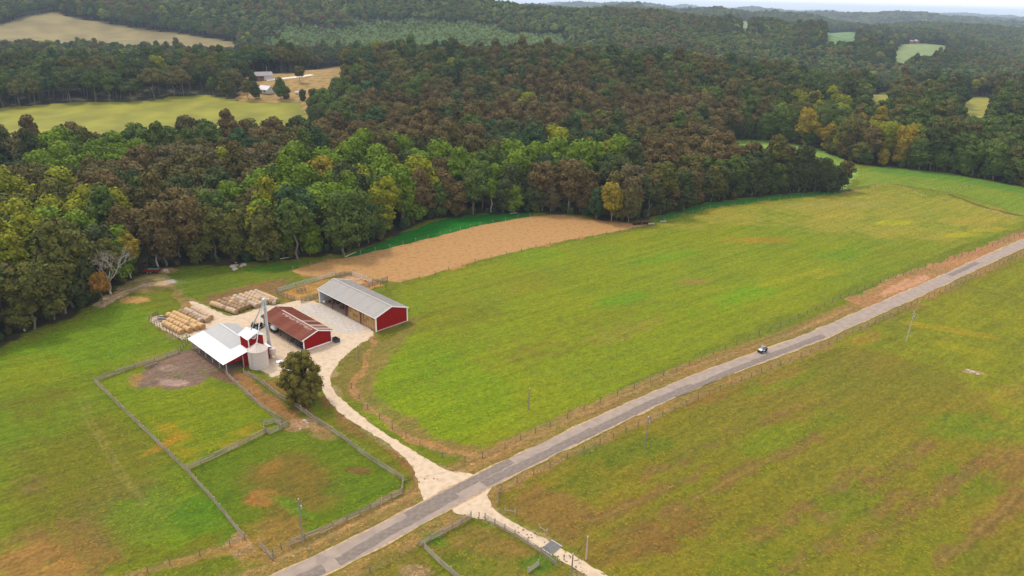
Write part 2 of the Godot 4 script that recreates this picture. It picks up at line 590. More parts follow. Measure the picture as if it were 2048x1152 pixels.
	# cattle pens behind the long barn
	paint([Vector2(-71.22, -203.96), Vector2(-69.07, -209.08), Vector2(-61.89, -217.49), Vector2(-53.57, -223.69), Vector2(-45.22, -218.79), Vector2(-40.46, -214.71), Vector2(-44.36, -210.11), Vector2(-57.15, -199.05), Vector2(-63.33, -199.77), Vector2(-67.57, -201.42)], soil(206, 152, 78), 0.95, 1.0, 0.3)
	paint([Vector2(-54.78, -221.72), Vector2(-50.33, -223.95), Vector2(-45.05, -217.9), Vector2(-48.66, -215.84), Vector2(-53.97, -218.11)], soil(214, 172, 128), 0.9, 1.0)
	# wide field between drive, road and woods
	paint([Vector2(-27.63, -188.28), Vector2(-28.53, -178.87), Vector2(-30.97, -173.72), Vector2(-32.52, -168.86), Vector2(-33.06, -159.15), Vector2(-33.07, -148.45), Vector2(-28.34, -141.48), Vector2(-19.61, -132.48), Vector2(-11.84, -126.67), Vector2(-5.6, -125.19), Vector2(-0.55, -127.78), Vector2(14.92, -141.64), Vector2(34.81, -159.75), Vector2(58.68, -179.77), Vector2(79.26, -196.31), Vector2(106.77, -220.19), Vector2(126.94, -235.65), Vector2(147.8, -252.94), Vector2(175.66, -272.97), Vector2(221.86, -305.48), Vector2(375.39, -428.47), Vector2(229.41, -317.16), Vector2(231.2, -341.51), Vector2(221.94, -363.98), Vector2(197.11, -376.15), Vector2(176.5, -365.06), Vector2(164.81, -355.45), Vector2(127.7, -341.49), Vector2(89.46, -322.82), Vector2(64.46, -299.1), Vector2(53.76, -285.61), Vector2(13.8, -258.58), Vector2(-13.06, -236.86), Vector2(-25.5, -223.57), Vector2(-35.54, -213.77), Vector2(-38.74, -209.27), Vector2(-33.83, -202.7), Vector2(-28.79, -194.65)], soil(126, 144, 40), 1.0, 2.0)
	paint([Vector2(-33.24, -198.85), Vector2(-25.15, -220.36), Vector2(-4.38, -236.55), Vector2(22.94, -255.26), Vector2(54.33, -276.77), Vector2(101.85, -302.83), Vector2(134.32, -277.56), Vector2(130.07, -242.42), Vector2(89.23, -207.64), Vector2(59.8, -184), Vector2(35.16, -161.87), Vector2(9.21, -139.22), Vector2(-5.77, -128.62), Vector2(-14.44, -131.97), Vector2(-27.03, -143.75), Vector2(-31.39, -155.37), Vector2(-30.42, -171.95)], soil(126, 150, 26), 0.75, 20.0, 0.9)
	paint([Vector2(53.42, -283.48), Vector2(88.6, -319.29), Vector2(126.4, -337.59), Vector2(174.57, -360.65), Vector2(199.29, -369.84), Vector2(228.23, -336.63), Vector2(226.39, -315.25), Vector2(176.37, -281.4), Vector2(137.26, -284.5), Vector2(99.56, -295.07)], soil(160, 158, 58), 0.8, 14.0, 0.8)
	paint([Vector2(-18.66, -131.75), Vector2(-29.28, -143.63), Vector2(-32.59, -155.3), Vector2(-29.11, -172.03), Vector2(-15.73, -169.91), Vector2(-2.27, -154.55), Vector2(-1.76, -134.58), Vector2(-8.78, -127.01)], soil(114, 152, 20), 0.7, 14.0, 0.5)
	paint([Vector2(-26.32, -203.25), Vector2(-10.54, -221.51), Vector2(12.81, -232.91), Vector2(20.73, -223.95), Vector2(-3.47, -200.99), Vector2(-20.28, -188.78)], soil(128, 136, 46), 0.6, 10.0, 0.8)
	for q in [[Vector2(89.24, -273.44), 14, 5, 0.1, soil(176, 138, 36)], [Vector2(101.41, -274.55), 12, 4, 0.1, soil(170, 136, 34)], [Vector2(60.89, -226.16), 6, 3, 0.2, soil(168, 128, 66)], [Vector2(-17.44, -188.98), 16, 9, 0.5, soil(122, 130, 44)], [Vector2(5.18, -171.22), 20, 7, 0.6, soil(126, 128, 48)], [Vector2(22.79, -191.73), 24, 7, 0.6, soil(120, 134, 44)], [Vector2(55.24, -249.54), 14, 5, 0.5, soil(106, 158, 30)], [Vector2(31.95, -207.5), 12, 4, 0.5, soil(104, 156, 24)], [Vector2(72.63, -214.63), 22, 6, 0.6, soil(106, 162, 20)], [Vector2(59.91, -201.66), 18, 6, 0.6, soil(112, 158, 24)], [Vector2(90.3, -229.39), 14, 5, 0.6, soil(150, 160, 30)], [Vector2(165.65, -305.31), 12, 3.5, 0.3, soil(196, 186, 20)], [Vector2(184.66, -288.93), 12, 3, 0.3, soil(198, 178, 24)], [Vector2(205.56, -299.44), 14, 3, 0.3, soil(192, 166, 40)], [Vector2(148.24, -332.62), 30, 8, 0.2, soil(172, 160, 70)], [Vector2(190.62, -328.26), 24, 6, 0.3, soil(158, 156, 56)], [Vector2(205, -313.12), 20, 5, 0.2, soil(186, 160, 48)], [Vector2(-21.9, -139.68), 12, 8, 0.6, soil(132, 160, 24)], [Vector2(-5.97, -132.4), 14, 7, 0.6, soil(134, 158, 26)], [Vector2(13.42, -248.74), 26, 8, 0.5, soil(116, 152, 28)], [Vector2(128.81, -264.55), 24, 7, 0.5, soil(108, 150, 30)], [Vector2(-31.57, -188.01), 5, 4, 0.0, soil(126, 150, 34)], [Vector2(32.07, -185.48), 18, 5, 0.6, soil(150, 140, 44)], [Vector2(107.12, -238.03), 10, 4, 0.5, soil(170, 160, 30)]]:
		dab(q[0], q[1], q[2], -q[3], q[4], 0.62, 1.0)
	# brown strip where the drive's bank meets the field
	paint([Vector2(-37.31, -177.03), Vector2(-33.27, -182.8), Vector2(-27.72, -191.1), Vector2(-25.77, -184.97), Vector2(-28.46, -172.07), Vector2(-30.55, -163.33), Vector2(-31.86, -156.62), Vector2(-32.26, -148.49), Vector2(-28.08, -141.93), Vector2(-19.71, -133.26), Vector2(-11.91, -127.4), Vector2(-5.65, -126.26), Vector2(-0.58, -129.25), Vector2(1.52, -128.24), Vector2(-5.45, -122.41), Vector2(-11.43, -122.12), Vector2(-19.21, -127.95), Vector2(-27.24, -135.26), Vector2(-36.03, -143.26), Vector2(-40.5, -148.74), Vector2(-42.45, -156), Vector2(-41.83, -164.03), Vector2(-39.53, -171.37)], soil(150, 124, 62), 0.75, 2.0, 0.4)
	paint([Vector2(-41.52, -162.67), Vector2(-39.18, -172.89), Vector2(-36.96, -175.18), Vector2(-36.79, -162.95), Vector2(-36.37, -151.37), Vector2(-36.51, -145.48), Vector2(-40.5, -148.74), Vector2(-42.51, -155.23)], soil(126, 120, 48), 0.7, 2.0, 0.8)
	paint(ribbon_outline(eased([Vector2(-36.91, -177.06), Vector2(-36.63, -168.61), Vector2(-36.69, -156.33), Vector2(-36.19, -146.64), Vector2(-30.63, -138.79), Vector2(-22.82, -131.16), Vector2(-15.81, -125.4), Vector2(-10.51, -123.03), Vector2(-5.48, -122.92)]), 0.9), soil(184, 138, 80), 0.8, 1.0, 0.4)
	paint([Vector2(-36.19, -138.92), Vector2(-30.6, -133.09), Vector2(-24.35, -127.7), Vector2(-17.39, -121.84), Vector2(-13.16, -119.52), Vector2(-16.4, -121.89), Vector2(-22.3, -127.8), Vector2(-28.66, -134.18), Vector2(-34.22, -140.09)], soil(116, 122, 44), 0.7, 1.0, 0.6)
	paint(STUBBLE, soil(196, 142, 72), 0.9, 4.0, 0.0, 2.5)
	# tan stubble edge and the deep green strips along the wood
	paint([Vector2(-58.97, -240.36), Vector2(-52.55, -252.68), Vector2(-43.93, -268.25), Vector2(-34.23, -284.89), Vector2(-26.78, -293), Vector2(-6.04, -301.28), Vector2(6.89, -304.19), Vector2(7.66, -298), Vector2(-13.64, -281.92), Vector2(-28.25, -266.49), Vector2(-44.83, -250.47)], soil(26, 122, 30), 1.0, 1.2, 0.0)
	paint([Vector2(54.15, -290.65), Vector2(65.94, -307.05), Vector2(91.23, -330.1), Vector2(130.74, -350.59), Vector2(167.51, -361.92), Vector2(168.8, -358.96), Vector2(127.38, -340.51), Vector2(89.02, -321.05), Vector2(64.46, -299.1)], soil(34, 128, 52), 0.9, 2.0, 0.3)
	paint([Vector2(32.36, -298.18), Vector2(49.2, -296.82), Vector2(57.95, -298.45), Vector2(58.55, -289.63), Vector2(40.9, -280.9), Vector2(35.66, -288.85)], soil(150, 104, 62), 0.8, 2.0, 0.5)
	# far end of the field: bank, ditch and the meadow beyond
	paint([Vector2(193.78, -414.56), Vector2(208.17, -424.23), Vector2(224.14, -420.85), Vector2(247.78, -410.82), Vector2(270.3, -380.37), Vector2(297.03, -330.64), Vector2(252.34, -275.38), Vector2(230.53, -318.89), Vector2(232.41, -343.49), Vector2(223.17, -366.21), Vector2(202.19, -381.25), Vector2(179.47, -371.87)], soil(122, 152, 58), 0.95, 2.0)
	paint([Vector2(208.17, -424.23), Vector2(224.14, -420.85), Vector2(247.78, -410.82), Vector2(270.3, -380.37), Vector2(261.26, -366.39), Vector2(239.09, -395.06), Vector2(216.19, -404.5), Vector2(203.19, -413.11)], soil(84, 148, 66), 0.7, 3.0, 0.5)
	paint([Vector2(154.16, -492.45), Vector2(177.04, -490.31), Vector2(196.16, -469.8), Vector2(201.2, -435.57), Vector2(198.33, -415.12), Vector2(181.09, -387.99), Vector2(179.56, -426.2), Vector2(163.69, -449.49), Vector2(146.39, -464.85)], soil(110, 168, 56), 0.9, 2.0)
	paint(ribbon_outline(eased([Vector2(165.7, -357.58), Vector2(180.19, -367.62), Vector2(197.4, -379.55), Vector2(202.69, -376.81), Vector2(205.01, -355.95)]), 1.1), soil(190, 150, 84), 0.7, 1.5, 0.3)
	paint(ribbon_outline(eased([Vector2(219.37, -361.62), Vector2(221.56, -349.9), Vector2(222.59, -335.14), Vector2(230.86, -322.22)]), 1.6), soil(96, 92, 40), 0.8, 1.5, 0.3)
	paint(ribbon_outline(eased([Vector2(221.59, -331.5), Vector2(225.66, -326.73), Vector2(229.88, -322.12)]), 0.7), soil(196, 140, 96), 0.8, 1.0, 0.3)
	paint(ribbon_outline(eased([Vector2(200.16, -412.74), Vector2(210.04, -397.56), Vector2(216.72, -378.47), Vector2(219.37, -361.62)]), 0.5), soil(170, 160, 80), 0.5, 1.0, 0.3)
	# paddocks
	paint([Vector2(-95.77, -147.97), Vector2(-89.79, -155.77), Vector2(-85.02, -161.38), Vector2(-75.55, -156.62), Vector2(-68.35, -153.72), Vector2(-58.9, -143.79), Vector2(-49.4, -135.11), Vector2(-47.36, -132.62), Vector2(-49.86, -129.79), Vector2(-61.54, -115.96), Vector2(-75.62, -128.86)], soil(116, 140, 26), 0.95, 1.0)
	paint([Vector2(-93.62, -148.09), Vector2(-84.53, -149.82), Vector2(-69.79, -148.26), Vector2(-58.3, -142.04), Vector2(-51.22, -134.01), Vector2(-57.87, -126.03), Vector2(-69.09, -123.68)], soil(118, 142, 22), 0.6, 6.0, 0.9)
	paint([Vector2(-76.4, -132.7), Vector2(-63.93, -118.78), Vector2(-61.33, -117.26), Vector2(-54.9, -123.49), Vector2(-50.1, -130.54), Vector2(-54.77, -131.85), Vector2(-62.17, -124.02), Vector2(-70.85, -131.02)], soil(170, 140, 24), 0.65, 3.0, 0.9)
	dab(Vector2(-68.89, -125.49), 1.6, 7, 0.5, soil(190, 140, 34), 0.7)
	dab(Vector2(-84.53, -149.82), 7, 4, 0.2, soil(178, 136, 76), 0.85)
	paint([Vector2(-87.99, -153.32), Vector2(-85.25, -163.31), Vector2(-81.25, -165.82), Vector2(-74.34, -162.87), Vector2(-68.63, -154.46), Vector2(-71.88, -150.54), Vector2(-73.86, -146.85), Vector2(-80.32, -145.79), Vector2(-86.59, -146.84)], soil(142, 116, 94), 0.95, 2.0, 0.5)
	dab(Vector2(-77.7, -149), 5, 2, 0.2, soil(206, 172, 146), 0.7, 1.2)
	dab(Vector2(-83.87, -156.12), 5, 2, 0.2, soil(176, 146, 124), 0.6, 1.2)
	dab(Vector2(-68.41, -150.74), 6, 4, 0.4, soil(92, 128, 36), 0.7)
	paint([Vector2(-61.27, -115.33), Vector2(-49.62, -129.04), Vector2(-46.93, -132.25), Vector2(-40.35, -133.58), Vector2(-29.95, -124.71), Vector2(-19.62, -114.12), Vector2(-19.66, -110.65), Vector2(-27.46, -104), Vector2(-35.89, -96.67), Vector2(-39.87, -93.57), Vector2(-46.51, -100.58)], soil(98, 124, 30), 0.95, 1.0)
	paint([Vector2(-50.13, -113.04), Vector2(-47.13, -121.27), Vector2(-38.83, -119.97), Vector2(-31.16, -112.37), Vector2(-32.16, -105.15), Vector2(-39.26, -102.18), Vector2(-44, -103.3)], soil(132, 104, 42), 0.7, 8.0, 0.6)
	dab(Vector2(-44.27, -108.12), 4, 3, 0.3, soil(178, 122, 56), 0.8)
	dab(Vector2(-45.34, -117.2), 3, 4, 0.3, soil(158, 118, 48), 0.7)
	dab(Vector2(-38.72, -106.25), 6, 2, 0.5, soil(78, 144, 28), 0.55, 0.9)
	dab(Vector2(-40.41, -97.7), 6, 7, 0.3, soil(166, 122, 58), 0.7)
	dab(Vector2(-26.85, -109.61), 10, 6, 0.5, soil(92, 126, 30), 0.5)
	dab(Vector2(-28.88, -117.16), 3, 1.2, 0.1, soil(142, 92, 52), 0.7)
	# lane between the two board fences
	paint([Vector2(-67.4, -152.77), Vector2(-65.96, -156.41), Vector2(-61.54, -153.11), Vector2(-51.65, -142.4), Vector2(-44.86, -134.34), Vector2(-41.68, -132.52), Vector2(-46.4, -132.28), Vector2(-49.4, -135.11), Vector2(-59.06, -144.23)], soil(164, 122, 66), 0.95, 1.5, 0.25)
	paint([Vector2(-63.31, -154.77), Vector2(-59.29, -151.76), Vector2(-51.99, -143.5), Vector2(-49.22, -139.92), Vector2(-52.54, -142.36), Vector2(-57.95, -147.75)], soil(94, 120, 38), 0.8, 1.5, 0.5)
	paint([Vector2(-61.7, -153.6), Vector2(-56.37, -151.93), Vector2(-50.85, -149.34), Vector2(-43.56, -139.59), Vector2(-40.35, -133.58), Vector2(-46.3, -139.44), Vector2(-54.16, -146.8)], soil(152, 112, 58), 0.85, 1.5, 0.6)
	paint([Vector2(-46.69, -133.25), Vector2(-40.86, -135.56), Vector2(-36.04, -128.97), Vector2(-37.64, -127.04), Vector2(-43.24, -128.61), Vector2(-46.36, -130.35)], soil(118, 112, 52), 0.85, 2.0, 0.6)
	dab(Vector2(-43.52, -133.41), 3.2, 2.2, 0.2, soil(196, 152, 108), 0.75, 1.0)
	dab(Vector2(-39.71, -131.07), 3, 1.8, 0.2, soil(190, 144, 98), 0.7, 1.0)
	dab(Vector2(-38.01, -128.5), 3.4, 1.6, 0.2, soil(182, 136, 88), 0.7, 1.0)
	dab(Vector2(-45.74, -130.76), 2, 1.2, 0.2, soil(186, 140, 96), 0.7, 1.0)
	# bank between fence and drive
	paint([Vector2(-42.74, -142.89), Vector2(-37.88, -136.74), Vector2(-31.07, -130.17), Vector2(-22.61, -123.31), Vector2(-17.61, -116.08), Vector2(-16.35, -110.8), Vector2(-17.76, -107.15), Vector2(-19.33, -108.5), Vector2(-18.99, -113.68), Vector2(-29.62, -125.62), Vector2(-39.54, -134.62)], soil(112, 118, 38), 0.9, 1.5, 0.4)
	paint(ribbon_outline(eased([Vector2(-43.31, -145.1), Vector2(-38.49, -138.37), Vector2(-30.44, -129.63), Vector2(-22.53, -122.79), Vector2(-17.99, -116.06), Vector2(-16.71, -110.79), Vector2(-17.57, -105.78)]), 1.0), soil(150, 104, 58), 0.75, 1.0, 0.5)
	# grass under the gables
	paint([Vector2(-53.02, -166.43), Vector2(-47.01, -172.39), Vector2(-45.78, -172.78), Vector2(-49.14, -167.83), Vector2(-51.93, -164.8)], soil(104, 112, 44), 0.9, 0.8, 0.3)
	paint([Vector2(-36.48, -178.35), Vector2(-28.79, -186.47), Vector2(-26.19, -184.95), Vector2(-30.29, -179.72), Vector2(-34.1, -174.13)], soil(110, 120, 40), 0.9, 0.8, 0.4)
	# bare ground round the barn, the bin and the small tank
	paint([Vector2(-72.17, -154.25), Vector2(-67.19, -157.12), Vector2(-62.61, -151.08), Vector2(-66.23, -149.66), Vector2(-70.04, -151.88)], soil(126, 96, 74), 0.9, 2.0, 0.4)
	# spilt gravel round the yard and the drives
	for q in [YARD, DRIVE, SOUTH_DRIVE]:
		paint(eased(q, true), soil(196, 160, 118), 0.5, 1.6, 0.7, 1.8)
	# road banks
	var mid := eased(ROAD_LINE)
	var up := []
	var down := []
	for i in mid.size():
		var d: Vector2 = (mid[mini(i + 1, mid.size() - 1)] - mid[maxi(i - 1, 0)]).normalized()
		up.append(mid[i] + Vector2(d.y, -d.x) * 5.2)
		down.append(mid[i] - Vector2(d.y, -d.x) * 4.9)
	paint(ribbon_outline(up, 2.7), soil(160, 128, 68), 0.85, 1.6, 0.15, 0.5)
	paint(ribbon_outline(up, 0.5), soil(192, 148, 92), 0.6, 0.8, 0.5, 0.3)
	paint(ribbon_outline(down, 2.1), soil(166, 130, 70), 0.85, 1.6, 0.15, 0.5)
	paint([Vector2(105.34, -212.86), Vector2(120.9, -226.19), Vector2(134.88, -237.76), Vector2(151.47, -249.43), Vector2(177.17, -268.79), Vector2(216.76, -297.6), Vector2(210.48, -287.89), Vector2(167.38, -251.83), Vector2(138.26, -227.52), Vector2(110.16, -205.98)], soil(190, 138, 84), 0.9, 1.2, 0.2)
	paint([Vector2(119.85, -220.3), Vector2(131.92, -231.7), Vector2(144.5, -239.52), Vector2(143.09, -233.52), Vector2(127.28, -222.18), Vector2(119.45, -215.98)], soil(214, 162, 116), 0.8, 1.2, 0.3)
	dab(Vector2(59.86, -169.39), 14, 1.2, -0.67, soil(168, 146, 20), 0.8, 0.4)
	dab(Vector2(47.38, -160.48), 8, 1.0, -0.67, soil(156, 140, 30), 0.6, 0.5)
	# field on the near side of the road
	paint([Vector2(-2.49, -109.23), Vector2(8.46, -119.71), Vector2(31.23, -138.3), Vector2(51.89, -153.95), Vector2(75.63, -169.78), Vector2(99.35, -188.25), Vector2(125.75, -209.46), Vector2(195.27, -264.37), Vector2(304.79, -340.23), Vector2(93.92, -79.43), Vector2(19.6, -87.18), Vector2(11.75, -96.78), Vector2(2.55, -103.27), Vector2(-1.04, -106.49)], soil(132, 126, 34), 0.95, 3.0)
	paint([Vector2(-1.08, -107.88), Vector2(4.44, -113.22), Vector2(12.84, -112.1), Vector2(16.73, -104.53), Vector2(11.84, -97.98), Vector2(3.43, -103.31)], soil(140, 108, 50), 0.75, 5.0, 0.6)
	paint([Vector2(85.89, -179.32), Vector2(124.1, -206.19), Vector2(191.32, -258.27), Vector2(241.43, -287.34), Vector2(149.07, -163.26), Vector2(108.72, -130.56), Vector2(114.17, -151.47), Vector2(113.8, -161.23), Vector2(109.32, -171.83)], soil(130, 146, 34), 0.8, 8.0, 0.7)
	paint([Vector2(44.42, -147.65), Vector2(67.97, -162.48), Vector2(91.57, -176.62), Vector2(102.52, -171.42), Vector2(89.61, -154.85), Vector2(71.47, -142.5), Vector2(45.9, -131.19)], soil(138, 124, 38), 0.7, 12.0, 0.8)
	for q in [[Vector2(24.12, -126.45), 12, 5, 0.6, soil(86, 122, 36)], [Vector2(14.07, -115.96), 9, 5, 0.6, soil(100, 120, 40)], [Vector2(63.46, -135.93), 18, 5, 0.6, soil(112, 142, 26)], [Vector2(66.65, -158.52), 12, 4, 0.6, soil(112, 140, 30)], [Vector2(98.18, -139.71), 14, 8, 0.4, soil(96, 140, 28)], [Vector2(91.05, -116.33), 9, 12, 0.4, soil(100, 138, 30)], [Vector2(103.29, -124.99), 12, 8, 0.4, soil(160, 108, 58)], [Vector2(97.14, -183.19), 8, 3, 0.6, soil(176, 128, 50)], [Vector2(126.91, -191.77), 12, 3, -0.4, soil(188, 158, 24)], [Vector2(125.16, -178.72), 10, 4, -0.5, soil(170, 164, 24)], [Vector2(121.87, -154.24), 14, 6, 0.3, soil(156, 128, 46)], [Vector2(67.52, -161.14), 10, 2.5, 0.6, soil(164, 116, 54)], [Vector2(48.54, -150.19), 10, 2.5, 0.6, soil(160, 112, 52)], [Vector2(30.14, -105.09), 12, 5, 0.6, soil(138, 100, 46)], [Vector2(20.33, -98.32), 14, 5, 0.4, soil(140, 100, 48)], [Vector2(40.33, -94.41), 14, 5, 0.6, soil(110, 128, 34)], [Vector2(69.66, -95.54), 14, 5, 0.6, soil(116, 132, 34)], [Vector2(64.27, -112.15), 12, 4, 0.6, soil(112, 132, 32)], [Vector2(42.23, -117.24), 14, 4, 0.6, soil(118, 134, 30)], [Vector2(81.97, -129.26), 16, 5, 0.6, soil(148, 134, 36)], [Vector2(19.91, -108.78), 8, 4, 0.5, soil(146, 122, 40)]]:
		dab(q[0], q[1], q[2], -q[3], q[4], 0.5, 1.0)
	# long brown windrow marks along the mowing
	for q in [[Vector2(56.37, -106.19), Vector2(79.33, -123.87), Vector2(90.41, -133.4)], [Vector2(41.74, -99.18), Vector2(58.56, -111.9), Vector2(73.14, -123.58)], [Vector2(58.03, -97.42), Vector2(82.74, -115.2), Vector2(102.42, -130.26)], [Vector2(69.9, -94.41), Vector2(84.18, -104.69), Vector2(99.76, -116.72)], [Vector2(28.6, -106.38), Vector2(45.63, -118.99), Vector2(67.13, -134.16)], [Vector2(44.49, -92.11), Vector2(60.7, -103.73), Vector2(77.27, -115.71)], [Vector2(25.66, -116.49), Vector2(42.23, -129.15), Vector2(67.31, -146.64)], [Vector2(14.95, -104.46), Vector2(26.59, -110.5), Vector2(40.5, -122.04)]]:
		paint(ribbon_outline(eased(q), 1.3), soil(138, 102, 54), 0.65, 2.4, 0.9)
		paint(ribbon_outline(eased(q), 0.4), soil(160, 136, 60), 0.35, 0.8, 0.8, 0.3)
	# corner paddock by the south drive
	paint([Vector2(-14.33, -96.69), Vector2(-7.11, -103.26), Vector2(-0.93, -102.22), Vector2(6.71, -95.98), Vector2(11.35, -91.08), Vector2(7.18, -86.72), Vector2(-5.14, -86.27)], soil(128, 120, 40), 0.95, 1.5, 0.2)
	paint([Vector2(-10.86, -97.07), Vector2(-5.2, -100.76), Vector2(0.01, -98.72), Vector2(3.38, -95.27), Vector2(-2.27, -91.65), Vector2(-7.97, -92.54)], soil(150, 116, 54), 0.7, 4.0, 0.8)
	dab(Vector2(-6.35, -92.6), 5, 4, 0.2, soil(104, 126, 32), 0.6)
	dab(Vector2(5.82, -93.64), 3.5, 3, 0.2, soil(74, 124, 40), 0.7)
	dab(Vector2(-11.83, -98.24), 3, 1.5, 0.4, soil(84, 132, 40), 0.7)
	paint([Vector2(-28.38, -86.94), Vector2(-20.22, -93.19), Vector2(-14.2, -96.94), Vector2(-14.71, -94.56), Vector2(-8.48, -89.25), Vector2(-11.15, -85.05)], soil(124, 116, 42), 0.9, 2.0, 0.4)
	dab(Vector2(-15.06, -91.16), 4, 2, 0.2, soil(186, 150, 108), 0.6, 1.2)
	# foot of the left fence by the road
	paint([Vector2(-47.19, -95.61), Vector2(-44.78, -98.13), Vector2(-41.66, -96.43), Vector2(-39.47, -93.58), Vector2(-42.09, -92.91), Vector2(-45.31, -93.93)], soil(190, 150, 108), 0.8, 1.2, 0.8)
	paint([Vector2(-53.41, -87.56), Vector2(-47.68, -92.69), Vector2(-41.4, -93.28), Vector2(-37.97, -92.73), Vector2(-41.91, -87.99)], soil(104, 122, 38), 0.8, 2.0, 0.5)
	paint(ribbon_outline(eased([Vector2(-62.28, -86.71), Vector2(-54.34, -91.3), Vector2(-46.74, -94.45), Vector2(-42.28, -95.81)]), 0.8), soil(176, 136, 72), 0.7, 1.0, 0.5)
	# bare soil and stones in the right field
	dab(Vector2(118.28, -165.7), 3.0, 1.6, 0.1, soil(196, 152, 112), 0.85, 0.6)

func finish_map() -> ImageTexture:
	var streak := FastNoiseLite.new()
	streak.seed = 21
	streak.frequency = 0.05
	streak.fractal_octaves = 3
	var cs := cos(-0.68)
	var sn := sin(-0.68)
	var fine := map_noise(31, 0.23, 3)
	var data := PackedByteArray()
	data.resize(MAP_W * MAP_H * 3)
	for y in MAP_H:
		for x in MAP_W:
			var i := y * MAP_W + x
			var wx := x * 0.4
			var wz := y * 0.4
			var g := streak.get_noise_2d((cs * wx + sn * wz) * 0.5, (-sn * wx + cs * wz) * 7.0)
			var s := 1.0 + 0.22 * g + 0.24 * (fine[i] / 255.0 - 0.5) + 0.14 * (mottle[i] / 255.0 - 0.5)
			var warm := 1.0 + 0.26 * (patchy[i] / 255.0 - 0.5) + 0.10 * g
			var r := clampf(map_r[i] * s * warm, 0.0, 1.0)
			var gg := clampf(map_g[i] * s, 0.0, 1.0)
			var b := clampf(map_b[i] * s, 0.0, 1.0)
			data[i * 3] = int(255.0 * pow(r, 0.4545))
			data[i * 3 + 1] = int(255.0 * pow(gg, 0.4545))
			data[i * 3 + 2] = int(255.0 * pow(b, 0.4545))
	return ImageTexture.create_from_image(Image.create_from_data(MAP_W, MAP_H, false, Image.FORMAT_RGB8, data))

# fine grain of blades and tufts, stretched along the mowing
func grain_texture(seed_: int, low: float, along := 3) -> ImageTexture:
	var f := FastNoiseLite.new()
	f.seed = seed_
	f.frequency = 0.11
	f.fractal_octaves = 4
	var a := f.get_seamless_image(768, 768)
	f.seed = seed_ + 1
	f.frequency = 0.09
	var b := f.get_seamless_image(768 / along, 768)
	b.resize(768, 768, Image.INTERPOLATE_CUBIC)
	var da := a.get_data()
	var db := b.get_data()
	var out := PackedByteArray()
	out.resize(768 * 768 * 3)
	for i in 768 * 768:
		var k := clampf((da[i] + db[i]) / 510.0, 0, 1)
		k = clampf((k - 0.5) * 1.7 + 0.5, 0, 1)
		var q := int(255.0 * (low + (1.0 - low) * k))
		out[i * 3] = q
		out[i * 3 + 1] = q
		out[i * 3 + 2] = mini(255, q)
	return ImageTexture.create_from_image(Image.create_from_data(768, 768, false, Image.FORMAT_RGB8, out))

func gravel_look(key: String, col: Color, speck: Color, metres: float, bump := 2.0) -> StandardMaterial3D:
	var m := StandardMaterial3D.new()
	m.resource_name = key
	m.roughness = 0.95
	m.albedo_texture = noise_tex(looks.size() + 40, 0.012, [[0.0, lin(speck.r, speck.g, speck.b)], [0.3, lin(col.r * 0.9, col.g * 0.89, col.b * 0.88)], [0.6, lin(col.r, col.g, col.b)], [1.0, lin(minf(1, col.r * 1.1), minf(1, col.g * 1.1), minf(1, col.b * 1.12))]], 768, 7)
	m.uv1_triplanar = true
	m.uv1_world_triplanar = true
	m.uv1_scale = Vector3.ONE / metres
	looks[key] = m
	return m

